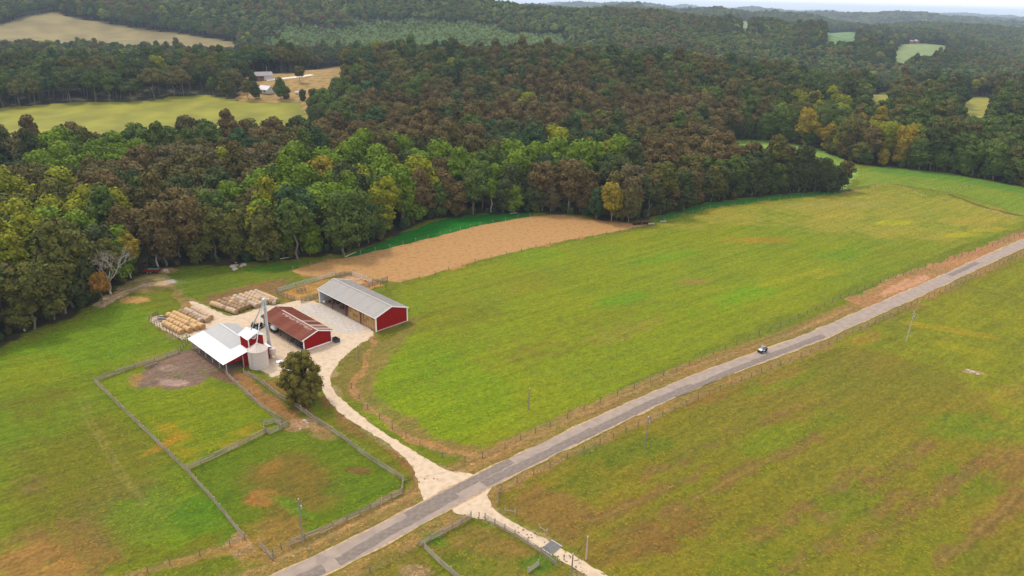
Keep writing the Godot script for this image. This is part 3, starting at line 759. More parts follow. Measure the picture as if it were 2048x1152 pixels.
func make_land() -> void:
	draw_map()
	var near_look := StandardMaterial3D.new()
	near_look.resource_name = "pasture"
	near_look.roughness = 0.95
	near_look.metallic_specular = 0.2
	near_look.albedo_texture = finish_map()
	near_look.detail_enabled = true
	near_look.detail_blend_mode = BaseMaterial3D.BLEND_MODE_MUL
	near_look.detail_uv_layer = BaseMaterial3D.DETAIL_UV_2
	near_look.detail_albedo = grain_texture(61, 0.74)
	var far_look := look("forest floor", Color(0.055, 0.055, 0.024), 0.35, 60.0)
	make_ground(near_look, far_look)
	# road with its patches and the gravel
	var gravel := gravel_look("cream gravel", Color(0.46, 0.345, 0.235), Color(0.33, 0.23, 0.15), 16.0)
	var stubble := gravel_look("dry stubble", Color(0.31, 0.160, 0.046), Color(0.16, 0.085, 0.026), 22.0)
	structure("stubble_field", sheet(ragged(STUBBLE, 0.45, 0.9, true, 0.22), 0.012), stubble, "tan dry stubble field below the dark wood")
	structure("gravel_yard", sheet(ragged(eased(YARD, true), 0.45, 0.6, true, 0.35), 0.02), gravel, "cream gravel farmyard between the barns")
	structure("grey_gravel", sheet(ragged(eased(GREY_GRAVEL, true), 0.4, 0.8, true, 0.2), 0.028), gravel_look("grey gravel", Color(0.40, 0.345, 0.295), Color(0.3, 0.25, 0.21), 12.0), "paler grey gravel in front of the long barn")
	structure("driveway", sheet(ragged(eased(DRIVE, true), 0.2, 0.6, true, 0.4), 0.036), gravel, "curving cream gravel drive from road to yard")
	structure("farm_track", sheet(ragged(eased(SOUTH_DRIVE, true), 0.2, 0.6, true, 0.4), 0.036), gravel, "cream gravel track crossing the cattle grid")
	var mid := eased(ROAD_LINE)
	structure("road_shoulder", sheet(ragged(ribbon_outline(mid, 2.65), 0.25, 1.5), 0.042), look("shoulder grit", Color(0.36, 0.235, 0.13), 0.25, 6.0), "pale gritty shoulder of the tarred road")
	var road := MeshKit.new()
	for i in mid.size() - 1:
		var a: Vector2 = mid[i]
		var b: Vector2 = mid[i + 1]
		var da: Vector2 = (mid[mini(i + 1, mid.size() - 1)] - mid[maxi(i - 1, 0)]).normalized()
		var db: Vector2 = (mid[mini(i + 2, mid.size() - 1)] - mid[i]).normalized()
		var cross := [[-2.35, 0.045], [-2.2, 0.075], [0.0, 0.11], [2.2, 0.075], [2.35, 0.045]]
		for k in 4:
			var p := []
			for q in [[a, da, k], [b, db, k], [b, db, k + 1], [a, da, k + 1]]:
				var s: Vector2 = q[0] + Vector2(-q[1].y, q[1].x) * cross[q[2]][0]
				p.append(Vector3(s.x, cross[q[2]][1], s.y))
			road.quad(p[0], p[1], p[2], p[3])
	structure("road", road.mesh(), look("worn asphalt", Color(0.262, 0.202, 0.162), 0.10, 14.0, 0.9), "worn grey country road running up to the right")
	# darker patches of newer tar, as strips on the lanes
	var tar := look("newer tar", Color(0.172, 0.134, 0.112), 0.14, 5.0, 0.9)
	var lift := 0.116
	for q in [[[Vector2(-27.69, -93.13), Vector2(-21.42, -99.84), Vector2(-14.54, -106.6), Vector2(-9.99, -111.23)], 1.0, -1.1], [[Vector2(-16.76, -103.26), Vector2(-6.93, -112.71), Vector2(1.56, -120.55)], 1.0, 1.1], [[Vector2(37.91, -150.06), Vector2(54.2, -162.73), Vector2(67.24, -172.14)], 0.85, -1.15], [[Vector2(13.05, -129.93), Vector2(32.64, -146.78), Vector2(43.74, -155.2)], 1.0, -1.05], [[Vector2(-5.05, -114.47), Vector2(8.71, -126.42), Vector2(17.64, -134.38)], 1.0, -1.05], [[Vector2(62.26, -168.69), Vector2(72.39, -175.72), Vector2(87.14, -186.12)], 0.9, -1.1], [[Vector2(153.14, -237.72), Vector2(171.57, -252.73)], 0.9, 0.9], [[Vector2(-34.81, -87.74), Vector2(-29.66, -91.93)], 1.0, -1.3]]:
		var line := []
		for i in q[0].size():
			var d: Vector2 = (q[0][mini(i + 1, q[0].size() - 1)] - q[0][maxi(i - 1, 0)]).normalized()
			line.append(q[0][i] + Vector2(d.y, -d.x) * q[2])
		var o := ragged(ribbon_outline(line, q[1]), 0.13, 0.5, true, 0.5)
		lift += 0.003
		var s := sheet(o, lift)
		structure("tar_patch", s, tar, "darker strip of newer tar on the road")
	# clearings far off
	structure("hill_pasture", draped(LEFT_PASTURE, 0.7, 5.0), look("hill grass", Color(0.185, 0.175, 0.016), 0.2, 170.0), "yellow green pasture between two woods")
	structure("valley_meadow", draped(VALLEY, 0.12, 3.0), look("valley grass", Color(0.15, 0.23, 0.030), 0.25, 30.0), "sliver of green valley grass behind the tongue of wood")
	structure("house_ground", draped(HOUSE_GROUND, 0.9, 4.0), look("dry lawn", Color(0.25, 0.155, 0.045), 0.25, 40.0), "tan dry ground round the distant farmhouse")
	structure("bare_hill", draped(BARE_HILL, 3.0, 12.0), look("hill hay", Color(0.175, 0.135, 0.052), 0.22, 330.0), "bare tan hill at the upper left skyline")
	structure("forest_glade", draped(EAST_GLADE, 1.2, 5.0), look("glade grass", Color(0.24, 0.22, 0.03), 0.2, 60.0), "small yellow green glade in the eastern wood")
	structure("forest_glade", draped(SMALL_GLADE, 1.2, 5.0), look("glade grass", Color(0.24, 0.22, 0.03), 0.2, 60.0), "sliver of pale grass in the eastern wood")
	structure("far_field", draped(FAR_FIELD, 4.0, 20.0), look("far green", Color(0.10, 0.17, 0.05), 0.2, 200.0), "flat green field far off near the skyline")
	structure("far_meadow", draped(FAR_MEADOW, 4.0, 14.0), look("far meadow", Color(0.15, 0.19, 0.06), 0.2, 200.0), "sloping grey green meadow below a distant barn")
	structure("far_field", draped(FAR_SLOPE, 4.0, 20.0), look("far meadow", Color(0.15, 0.19, 0.06), 0.2, 200.0), "pale field on a distant slope")


# ---------- tufts that stand up out of the turf ----------
func make_tufts() -> void:
	var rng := RandomNumberGenerator.new()
	rng.seed = 909
	var shapes := []
	for v in 3:
		var l := Leaves.new()
		for i in 16:
			var a := rng.randf() * TAU
			var p := Vector3(cos(a), 0, sin(a)) * rng.randf_range(0.0, 0.45)
			l.leaf(p + Vector3(0, rng.randf_range(0.08, 0.3), 0), (Vector3(cos(a), rng.randf_range(0.5, 1.6), sin(a))).normalized(), rng.randf_range(0.14, 0.26), rng, Color(1, 1, 1) * rng.randf_range(0.8, 1.2))
		shapes.append(l.mesh())
	var hard := []
	for q in [eased(YARD, true), eased(DRIVE, true), eased(SOUTH_DRIVE, true), STUBBLE, ribbon_outline(eased(ROAD_LINE), 3.0)]:
		hard.append(PackedVector2Array(q))
	for b in [[Vector2(-36.78, -179.62), 11.5, 29.0], [Vector2(-53.01, -167.01), 9.5, 21.5], [Vector2(-68.06, -154.19), 13.0, 20.5]]:
		var x := Vector2(cos(BARN_TURN), -sin(BARN_TURN))
		var z := Vector2(sin(BARN_TURN), cos(BARN_TURN))
		var o: Vector2 = b[0] - x * 1.0 + z * 0.6
		hard.append(PackedVector2Array([o, o + x * b[1], o + x * b[1] - z * b[2], o - z * b[2]]))
	var open := PackedVector2Array(OPEN_LAND + [Vector2(1400, -300), Vector2(900, 300), Vector2(-900, 300), Vector2(-600, -40)])
	var places := [[], [], []]
	var tints := [[], [], []]
	for i in 75000:
		var d := 70.0 + 320.0 * pow(rng.randf(), 1.2)
		var p := Vector2(rng.randf_range(-0.78, 0.78) * d, -d)
		var m := to_map(p)
		if m.x < 1 or m.y < 1 or m.x > MAP_W - 2 or m.y > MAP_H - 2 or not Geometry2D.is_point_in_polygon(p, open):
			continue
		var bare := false
		for h in hard:
			bare = bare or Geometry2D.is_point_in_polygon(p, h)
		if bare:
			continue
		var k := int(m.y) * MAP_W + int(m.x)
		var s := rng.randf_range(0.98, 1.28)
		var v := rng.randi() % 3
		var size := rng.randf_range(0.28, 0.6)
		places[v].append(Transform3D(Basis(Vector3.UP, rng.randf() * TAU) * Basis.from_scale(Vector3(size * 1.7, size * 0.42, size * 1.7)), Vector3(p.x, 0, p.y)))
		tints[v].append(Color(map_r[k] * s * rng.randf_range(0.95, 1.15), map_g[k] * s, map_b[k] * s))
	var turf := Node3D.new()
	turf.name = "grass"
	add_child(turf)
	tag(turf, "rough tufts of green and yellow pasture grass", "grass", "", "stuff")
	for v in 3:
		many(turf, "tufts", shapes[v], places[v], tints[v], tinted("tuft blades", Color(1, 1, 1), 0.95, 0.3))
	# dark clods dropped along the south track and the drive
	var k := MeshKit.new()
	for q in [[Vector2(2.99, -101.09), 9], [Vector2(4.26, -99.14), 10], [Vector2(9.54, -94.58), 12], [Vector2(10.73, -93.83), 8], [Vector2(12.22, -91.98), 12], [Vector2(-3.2, -104.36), 5], [Vector2(-38.62, -139.85), 4], [Vector2(-35.72, -136.86), 4], [Vector2(-29.62, -130.81), 4], [Vector2(-14.37, -115.44), 4], [Vector2(-43.6, -146.23), 3]]:
		for i in q[1]:
			var p: Vector2 = q[0] + Vector2(rng.randfn() * 0.9, rng.randfn() * 0.7)
			k.blob(Vector3(p.x, 0.05, p.y), Vector3(rng.randf_range(0.07, 0.22), 0.05, rng.randf_range(0.07, 0.2)), 0.3, rng, 3, 6)
	var clods := MeshInstance3D.new()
	clods.name = "dirt"
	clods.mesh = k.mesh()
	clods.material_override = look("dark clods", Color(0.10, 0.07, 0.05), 0.3, 0.5)
	add_child(clods)
	tag(clods, "scattered dark clods of dirt on the gravel tracks", "dirt", "", "stuff")


# ---------- trees ----------
# Linear leaf colours by tone.
const TONES := {
	"dark green": Color(0.062, 0.076, 0.020), "deep green": Color(0.046, 0.082, 0.026), "green": Color(0.086, 0.118, 0.018),
	"bright green": Color(0.130, 0.190, 0.010), "lime": Color(0.215, 0.215, 0.010), "gold": Color(0.270, 0.195, 0.016), "amber": Color(0.270, 0.135, 0.018),
	"olive": Color(0.110, 0.104, 0.018), "olive brown": Color(0.116, 0.094, 0.024), "russet brown": Color(0.132, 0.090, 0.028),
	"grey brown": Color(0.130, 0.100, 0.042), "sea green": Color(0.150, 0.225, 0.075), "pale green": Color(0.135, 0.160, 0.036),
}

class Leaves:
	var v := PackedVector3Array()
	var n := PackedVector3Array()
	var c := PackedColorArray()
	var ix := PackedInt32Array()

	func leaf(at: Vector3, face: Vector3, size: float, rng: RandomNumberGenerator, tint: Color) -> void:
		var x := face.cross(Vector3(rng.randf_range(-1, 1), rng.randf_range(-1, 1), rng.randf_range(-1, 1))).normalized()
		var y := face.cross(x)
		var k := v.size()
		var l := size * rng.randf_range(0.7, 1.3)
		var w := l * rng.randf_range(0.5, 0.8)
		var lift := face * l * rng.randf_range(-0.15, 0.3)
		v.append(at - x * l); v.append(at + y * w + lift); v.append(at + x * l); v.append(at - y * w + lift)
		for i in 4:
			n.append(face)
			c.append(tint)
		ix.append(k); ix.append(k + 1); ix.append(k + 2)
		ix.append(k); ix.append(k + 2); ix.append(k + 3)

	func mesh(into: ArrayMesh = null) -> ArrayMesh:
		var m := into if into else ArrayMesh.new()
		var a := []
		a.resize(Mesh.ARRAY_MAX)
		a[Mesh.ARRAY_VERTEX] = v
		a[Mesh.ARRAY_NORMAL] = n
		a[Mesh.ARRAY_COLOR] = c
		a[Mesh.ARRAY_INDEX] = ix
		m.add_surface_from_arrays(Mesh.PRIMITIVE_TRIANGLES, a)
		return m

func any_way(rng: RandomNumberGenerator) -> Vector3:
	var y := rng.randf_range(-1, 1)
	var a := rng.randf() * TAU
	var r := sqrt(1 - y * y)
	return Vector3(r * cos(a), y, r * sin(a))

# lobes: [centre, radius]; leaves are strewn over each lobe, none deep inside another
func strew(into: Leaves, lobes: Array, per_area: float, size: float, rng: RandomNumberGenerator, vary := 0.36, tone := Color(1, 1, 1), turn := 0.85) -> void:
	for q in lobes:
		var count := int(per_area * q[1] * q[1] * 12.0)
		var own := rng.randf_range(1.0 - vary * 0.6, 1.0 + vary * 0.6)
		var hue := rng.randf_range(0.84, 1.12)
		for i in count:
			var d := any_way(rng)
			if d.y < -0.55 and rng.randf() < 0.7:
				continue
			var p: Vector3 = q[0] + d * q[1] * rng.randf_range(0.78, 1.08) * Vector3(1, 0.85, 1)
			var hid := false
			for o in lobes:
				if o != q and p.distance_squared_to(o[0]) < o[1] * o[1] * 0.5:
					hid = true
					break
			if hid:
				continue
			var s := own * rng.randf_range(1.0 - vary, 1.0 + vary)
			into.leaf(p, (d + any_way(rng) * turn + Vector3(0, 0.25, 0)).normalized(), size, rng, Color(tone.r * s * hue * rng.randf_range(0.9, 1.1), tone.g * s, tone.b * s * rng.randf_range(0.85, 1.15)))

# solid hearts inside the lobes, so that the crown is not a see-through shell
func hearts(into: Leaves, lobes: Array, rng: RandomNumberGenerator, share := 0.64, tone := Color(1, 1, 1)) -> void:
	for q in lobes:
		var k := into.v.size()
		var cols := 6
		for i in 5:
			for j in cols:
				var th := PI * i / 4.0
				var a := TAU * j / cols + i * 0.5
				var o := Vector3(sin(th) * cos(a), cos(th), sin(th) * sin(a))
				into.v.append(q[0] + o * q[1] * share * rng.randf_range(0.85, 1.1))
				into.n.append(o)
				into.c.append(tone)
		for i in 4:
			for j in cols:
				var a := k + i * cols + j
				var b := k + i * cols + (j + 1) % cols
				into.ix.append(a); into.ix.append(a + cols); into.ix.append(b)
				into.ix.append(b); into.ix.append(a + cols); into.ix.append(b + cols)

func crown_lobes(rng: RandomNumberGenerator, radius: float, low: float, high: float, count: int, lobe: float, dome := 0.0) -> Array:
	var lobes := []
	var mid := (low + high) / 2
	var half := (high - low) / 2
	for i in count:
		var d := any_way(rng)
		var r := rng.randf_range(0.55, 0.98)
		if d.y < 0 and dome > 0:
			d.y *= 1.0 - dome
		var taper := 1.0 - 0.25 * maxf(d.y, 0.0)
		var size := radius * lobe * rng.randf_range(0.75, 1.3)
		var p := Vector3(d.x * (radius - size * 0.6) * r * taper, mid + d.y * (half - size * 0.6) * r, d.z * (radius - size * 0.6) * r * taper)
		lobes.append([p, size])
	lobes.append([Vector3(0, mid + half * 0.1, 0), radius * 0.55])
	return lobes

func limb(k: MeshKit, a: Vector3, b: Vector3, r0: float, r1: float, rng: RandomNumberGenerator, sides := 6) -> void:
	var pts := []
	var rad := []
	var wob := (b - a).length() * 0.05
	for i in 5:
		var t := i / 4.0
		pts.append(a.lerp(b, t) + (any_way(rng) * wob if i > 0 and i < 4 else Vector3.ZERO))
		rad.append(lerpf(r0, r1, t))
	k.tube(pts, rad, sides, false)

func trunk_mesh(rng: RandomNumberGenerator, lobes: Array, low: float, girth: float, boughs := 7) -> ArrayMesh:
	var k := MeshKit.new()
	var fork := Vector3(rng.randf_range(-0.3, 0.3), low + 1.5, rng.randf_range(-0.3, 0.3))
	limb(k, Vector3(0, -0.6, 0), fork, girth, girth * 0.7, rng, 7)
	for i in boughs:
		var q: Array = lobes[(i * 5 + 1) % lobes.size()]
		limb(k, fork + Vector3(0, rng.randf_range(-0.6, 0.4), 0), q[0], girth * 0.55, girth * 0.14, rng, 5)
	return k.mesh()

var kinds := {}   # name -> {crown, trunk, both, height, radius}

func make_kind(called: String, seed_: int, radius: float, low: float, high: float, count: int, lobe: float, dome: float, leaf := 0.46, thick := 2.6, girth := 0.3) -> void:
	var rng := RandomNumberGenerator.new()
	rng.seed = seed_
	var lobes := crown_lobes(rng, radius, low, high, count, lobe, dome)
	var l := Leaves.new()
	hearts(l, lobes, rng)
	strew(l, lobes, thick, leaf, rng)
	var tr := trunk_mesh(rng, lobes, low + (high - low) * 0.2, girth)
	var both := l.mesh()
	both.add_surface_from_arrays(Mesh.PRIMITIVE_TRIANGLES, tr.surface_get_arrays(0))
	kinds[called] = {"crown": l.mesh(), "trunk": tr, "both": both, "height": high, "radius": radius}

func branching(k: MeshKit, a: Vector3, d: Vector3, length: float, r: float, depth: int, rng: RandomNumberGenerator) -> void:
	var b := a + d * length
	limb(k, a, b, r, r * 0.6, rng, 5)
	if depth == 0:
		return
	for i in 3 if depth > 2 else 4:
		var nd := (d + any_way(rng) * 0.75 + Vector3(0, 0.12, 0)).normalized()
		branching(k, a.lerp(b, rng.randf_range(0.55, 1.0)), nd, length * rng.randf_range(0.55, 0.8), r * 0.52, depth - 1, rng)

func crown_look(tone: String) -> Material:
	return tinted("leaves " + tone, TONES[tone], 0.85, 0.3)

# one tree as a thing of its own
func plant(called: String, kind: String, tone: String, at: Vector3, scale_: Vector3, turn: float, label: String, group: String, bark: Material) -> Node3D:
	var t := thing(called, label, "tree", at, turn, group)
	t.scale = scale_
	part(t, "trunk", kinds[kind].trunk, bark)
	part(t, "crown", kinds[kind].crown, crown_look(tone))
	return t


# ---------- the woods ----------
const OPEN_LAND := [Vector2(-149.65, -128.89), Vector2(-130.37, -165.61), Vector2(-125.56, -174.4), Vector2(-121.18, -193.29), Vector2(-121.23, -200.25), Vector2(-119.4, -219.82), Vector2(-115.22, -224.93), Vector2(-97.19, -229.88), Vector2(-73.83, -236.97), Vector2(-59.69, -243.56), Vector2(-52.89, -254.42), Vector2(-44.32, -270.82), Vector2(-34.73, -289.21), Vector2(-14.51, -298.84), Vector2(6.89, -304.19), Vector2(26.42, -304.61), Vector2(36.74, -299.39), Vector2(46.84, -295.09), Vector2(55.78, -298.24), Vector2(91.46, -331.03), Vector2(131.09, -351.63), Vector2(164.85, -361.62), Vector2(173.02, -368.94), Vector2(168.26, -359.64), Vector2(157.1, -374.47), Vector2(138, -380.12), Vector2(121.41, -386.01), Vector2(112.31, -401.19), Vector2(132.49, -486.42), Vector2(154.16, -492.45), Vector2(177.04, -490.31), Vector2(196.16, -469.8), Vector2(201.2, -435.57), Vector2(209.43, -427.05), Vector2(225.49, -423.63), Vector2(249.26, -413.51), Vector2(271.86, -382.78), Vector2(357.27, -345.12)]
const LEFT_PASTURE := [Vector2(-407.17, -499.64), Vector2(-368.97, -524.61), Vector2(-337.52, -544.54), Vector2(-274.35, -552.27), Vector2(-265.76, -567.02), Vector2(-237.35, -572.98), Vector2(-205.39, -558.49), Vector2(-185.91, -562.65), Vector2(-154.92, -564.73), Vector2(-118.51, -431.38), Vector2(-139.46, -416.59), Vector2(-151.27, -402.28), Vector2(-172.96, -401.86), Vector2(-189.83, -405.68), Vector2(-180.46, -368.09), Vector2(-189.35, -363.19), Vector2(-224.05, -371.78), Vector2(-252.91, -357.99), Vector2(-284.98, -348.74)]
const HOUSE_GROUND := [Vector2(-212.12, -556.17), Vector2(-219.07, -584.99), Vector2(-225.93, -613.05), Vector2(-233.43, -659.66), Vector2(-208.42, -657.44), Vector2(-190.34, -655.65), Vector2(-250.58, -952.31), Vector2(-225.88, -984.03), Vector2(-132.42, -579.58), Vector2(-142.65, -554.87), Vector2(-148.8, -533.09), Vector2(-154.51, -533.98), Vector2(-164.79, -561.77), Vector2(-192.83, -554.6)]
const BARE_HILL := [Vector2(-785.46, -929.2), Vector2(-903.35, -1191.78), Vector2(-805.5, -1186.94), Vector2(-805.13, -1251.56), Vector2(-773.36, -1282.72), Vector2(-725.68, -1254.99), Vector2(-681.44, -1247.34), Vector2(-585.11, -1212.63), Vector2(-490.75, -1174.18), Vector2(-416.84, -1141.79), Vector2(-374.66, -1005.05), Vector2(-450.36, -997.7), Vector2(-508.94, -984.1), Vector2(-576.1, -1000.39), Vector2(-611.29, -982.24), Vector2(-664.98, -976.12), Vector2(-684.94, -811.71)]
const EAST_GLADE := [Vector2(448.71, -760.22), Vector2(498.17, -806.84), Vector2(476.19, -745.52), Vector2(322.92, -507.51), Vector2(301.64, -505.79)]
const SMALL_GLADE := [Vector2(368.51, -791.41), Vector2(474.65, -981.86), Vector2(492.01, -977.27), Vector2(275.85, -547.91), Vector2(261.67, -540.82), Vector2(246.62, -526.93)]
const FAR_FIELD := [Vector2(960.27, -2446.49), Vector2(957.03, -2178.43), Vector2(547.87, -1240.31), Vector2(489.55, -1231.55)]
const FAR_MEADOW := [Vector2(669.67, -1383.95), Vector2(843.81, -1698.62), Vector2(883.19, -1711.88), Vector2(954.28, -1681.59), Vector2(644.39, -1186.06), Vector2(607.55, -1159.5), Vector2(540.92, -1096.59)]
const FAR_SLOPE := [Vector2(695.99, -2476.39), Vector2(794.1, -2727.18), Vector2(757.2, -2501.84), Vector2(404.22, -1355.78), Vector2(386.82, -1356.86)]
const VALLEY := [Vector2(131.14, -487.71), Vector2(154.95, -495.29), Vector2(177.96, -493.18), Vector2(197.26, -472.71), Vector2(202.41, -438.45), Vector2(195.35, -408.27), Vector2(164.46, -359.27), Vector2(152.68, -363.92), Vector2(134, -369.1), Vector2(117.89, -374.82), Vector2(104.97, -389.26)]
const YOUNG_WOOD := [Vector2(-377.09, -1042.67), Vector2(-383.04, -1225.91), Vector2(-334.23, -1289.24), Vector2(-240.01, -1326.71), Vector2(-154.02, -1328.36), Vector2(-32.88, -1315.54), Vector2(59.06, -1255.98), Vector2(74.82, -1104.26), Vector2(29.65, -1030.69), Vector2(-51.26, -1013.75), Vector2(-117.83, -1009.72), Vector2(-187.21, -1024.14), Vector2(-261.31, -1049.72), Vector2(-327.31, -1037.64)]

const TONE_SEEDS := {
	"lime": [Vector2(-169.52, -249.52), Vector2(-165.67, -253.49), Vector2(-152.98, -237.94), Vector2(-138.82, -191.97), Vector2(-141.57, -210.54), Vector2(-138.36, -249.45), Vector2(-133.64, -236.79), Vector2(-137.42, -196.51), Vector2(32.62, -368.65), Vector2(27.23, -363.94), Vector2(-61.75, -283.31), Vector2(-42.95, -264.89), Vector2(38.05, -292.49), Vector2(40.44, -278.75), Vector2(-80.91, -253.57), Vector2(-61.2, -301.22), Vector2(216.46, -531.62), Vector2(221.87, -458.51), Vector2(-48.85, -266.47)],
	"bright green": [Vector2(-133.35, -219.25), Vector2(-140.09, -227.06), Vector2(-205.65, -316.77), Vector2(-192.64, -305.85), Vector2(-182.57, -323.32), Vector2(-86.58, -317.87), Vector2(-78.19, -329.87), Vector2(-60.7, -348.8), Vector2(-44.95, -339.01), Vector2(-83.58, -250.54), Vector2(-79.36, -260.87), Vector2(-71.43, -258.84), Vector2(-62.89, -270.24), Vector2(-54.53, -287.58), Vector2(-51.16, -304.38), Vector2(-41.42, -280.69), Vector2(-66.67, -307.26), Vector2(-73.38, -281.93), Vector2(-91.87, -259.49), Vector2(2.1, -274.45), Vector2(15.17, -285.59), Vector2(-10.15, -319.55), Vector2(-23.03, -328.46), Vector2(18.76, -343.11), Vector2(6.87, -343.82), Vector2(35.83, -347.81), Vector2(39.99, -341.38), Vector2(-2.68, -344.86), Vector2(-67.11, -217.49), Vector2(-0.74, -268.05)],
	"gold": [Vector2(-86.71, -298.03), Vector2(192.35, -477.24), Vector2(219.36, -429.96), Vector2(168.46, -471.41), Vector2(218.84, -485)],
	"amber": [Vector2(-109.24, -180.15), Vector2(-135.72, -213.67)],
	"olive": [Vector2(-116.21, -160.49), Vector2(-106.36, -203.9), Vector2(-125.69, -188.82), Vector2(-123.08, -173.47), Vector2(-114.77, -154.48), Vector2(-114.89, -203.14), Vector2(-103.98, -230.66), Vector2(-91.4, -215.22), Vector2(-98.57, -225.4), Vector2(-118.15, -173.86), Vector2(-125.81, -169.71), Vector2(-84.73, -232.58), Vector2(-89.16, -226.32), Vector2(-112.3, -213.27), Vector2(-168.94, -236.27), Vector2(51.71, -281.6), Vector2(-15.78, -282.01), Vector2(188.86, -413.34), Vector2(195, -411.2), Vector2(191.42, -542.94), Vector2(281.72, -525.92), Vector2(-113.42, -148.85), Vector2(-108.1, -161.08), Vector2(177.97, -393.99)],
	"russet brown": [Vector2(-227.94, -375.16), Vector2(-257.48, -385.19), Vector2(-219.82, -348.28), Vector2(-168.58, -309.06), Vector2(-149.18, -274.62), Vector2(-153.94, -258.44), Vector2(-128.41, -349.02), Vector2(-137.24, -389.97), Vector2(-93.44, -354.15), Vector2(-90.67, -397.57), Vector2(-77.67, -416.35), Vector2(-40, -441.01), Vector2(-23.09, -408.61), Vector2(-61.45, -493.8), Vector2(5.16, -448.89), Vector2(21.93, -488.33), Vector2(42.59, -551.56), Vector2(61.15, -552.47), Vector2(78.06, -539.54), Vector2(82.45, -494.97), Vector2(99.46, -496.52), Vector2(119.77, -513.47), Vector2(80.63, -443.06), Vector2(86.13, -394.75), Vector2(51.38, -523.5), Vector2(16.95, -563.93), Vector2(126.48, -483.09), Vector2(120.06, -431.91), Vector2(-29.53, -280.42), Vector2(-24.82, -261.75), Vector2(26.99, -295.54), Vector2(32.88, -314.93), Vector2(75.29, -365.66), Vector2(93.56, -368.25), Vector2(107.47, -372.84), Vector2(61.03, -339.67), Vector2(120.07, -372.02), Vector2(-110.68, -227.07), Vector2(-117.7, -235.31), Vector2(-75.83, -377.21), Vector2(-58.66, -402.8), Vector2(-7.76, -484.21), Vector2(25.8, -433.91)],
	"olive brown": [Vector2(-173.64, -298.4), Vector2(-139.96, -293.22), Vector2(-137.86, -313.15), Vector2(-131.34, -324.82), Vector2(-138.22, -267.86), Vector2(-121.15, -254.83), Vector2(-114.35, -296.44), Vector2(-106.37, -317.35), Vector2(-108.8, -365.14), Vector2(-74.98, -472.98), Vector2(-12.37, -533.29), Vector2(5.66, -604.52), Vector2(-234.26, -333.48), Vector2(-186.51, -278.54), Vector2(-169.96, -280.56), Vector2(-146.68, -346.34), Vector2(-17.41, -352.49), Vector2(62.13, -440.05), Vector2(69.99, -566.39), Vector2(105.94, -554.93), Vector2(-50.51, -558.48), Vector2(-5.87, -283.16), Vector2(8.94, -276.79), Vector2(125.83, -316.67), Vector2(146.36, -329.19)],
	"dark green": [Vector2(-212.34, -303.23), Vector2(-195.3, -286.27), Vector2(-116.46, -270.37), Vector2(-127.02, -277.25), Vector2(-105.49, -256.55), Vector2(-153.48, -457.43), Vector2(-128.7, -425.34), Vector2(-181.33, -433.48), Vector2(-226.75, -423.93), Vector2(2.1, -396.8), Vector2(7.37, -382.79), Vector2(-10.54, -366.32), Vector2(-40.39, -361.94), Vector2(53.88, -375.78), Vector2(51.43, -338.39), Vector2(75.89, -310.58), Vector2(86.88, -302.65), Vector2(110.63, -324.7), Vector2(123.73, -336.86), Vector2(137.77, -349.9), Vector2(93.09, -294.6), Vector2(53.74, -281.83), Vector2(61.39, -290.93), Vector2(74.13, -284.13), Vector2(216.22, -360.35), Vector2(228.26, -339.47), Vector2(202.85, -358.57), Vector2(197.07, -382.95), Vector2(259.82, -566.41), Vector2(398.18, -736.46), Vector2(-167.81, -445.28)],
	"deep green": [Vector2(28.96, -271.31), Vector2(62.3, -274.97), Vector2(80.32, -293.12), Vector2(111.14, -305.53), Vector2(-39.62, -243.28), Vector2(-31.82, -250.6), Vector2(-51.69, -218.93), Vector2(-58.43, -208.19), Vector2(-35.36, -264.25), Vector2(135.11, -317.8), Vector2(2.1, -368.18)],
	"green": [Vector2(-174.74, -355.12), Vector2(-160.89, -357.23), Vector2(-128.38, -481.01), Vector2(-159.28, -532.81), Vector2(-170.49, -522.62), Vector2(161.84, -470.68), Vector2(181.77, -472.88), Vector2(201.32, -490.81), Vector2(265.96, -515.09), Vector2(266.86, -482.62), Vector2(275.07, -467.62), Vector2(318.21, -486.71), Vector2(257.79, -405.48), Vector2(231.38, -387.83), Vector2(210.01, -398.68), Vector2(202.53, -412.3), Vector2(-71.7, -217.06), Vector2(-61.9, -234.85), Vector2(-49.85, -242.24), Vector2(-76.06, -206.61), Vector2(-102.19, -243.25), Vector2(309.74, -559.69), Vector2(292.04, -661.37), Vector2(170.74, -547.32), Vector2(140.48, -451.7)],
	"grey brown": [Vector2(-146.3, -322.76), Vector2(-123.26, -315.1), Vector2(50.21, -298.3), Vector2(24.29, -286.65)],
}

var seeds_at := []
var tone_rng := RandomNumberGenerator.new()
var tone_noise := FastNoiseLite.new()

func tone_for(p: Vector2) -> String:
	var d := p.length()
	var s := clampf(0.024 * d, 6.0, 18.0)
	var total := 0.22
	var picks := []
	for q in seeds_at:
		var e: float = p.distance_squared_to(q[0]) / (2.0 * s * s)
		if q[1] == "gold" or q[1] == "amber":
			e *= 4.0
		if e < 7.0:
			var w := exp(-e)
			total += w
			picks.append([w, q[1]])
	var r := tone_rng.randf() * total
	for q in picks:
		r -= q[0]
		if r < 0:
			return q[1]
	var k := tone_noise.get_noise_2d(p.x, p.y) + tone_rng.randf_range(-0.25, 0.25)
	if d > 720.0:
		k -= 0.16
	var u := tone_rng.randf()
	if k > 0.22:
		return "russet brown" if u < 0.26 else ("olive brown" if u < 0.60 else ("olive" if u < 0.82 else "dark green"))
	if k > -0.05:
		return "olive brown" if u < 0.35 else ("olive" if u < 0.6 else ("dark green" if u < 0.85 else "green"))
	return "dark green" if u < 0.36 else ("green" if u < 0.68 else ("deep green" if u < 0.84 else ("olive" if u < 0.93 else ("pale green" if u < 0.97 else "lime"))))

var clearings := []

func cleared(p: Vector2) -> bool:
	for q in clearings:
		if q[0].has_point(p) and Geometry2D.is_point_in_polygon(p, q[1]):
			return true
	return false

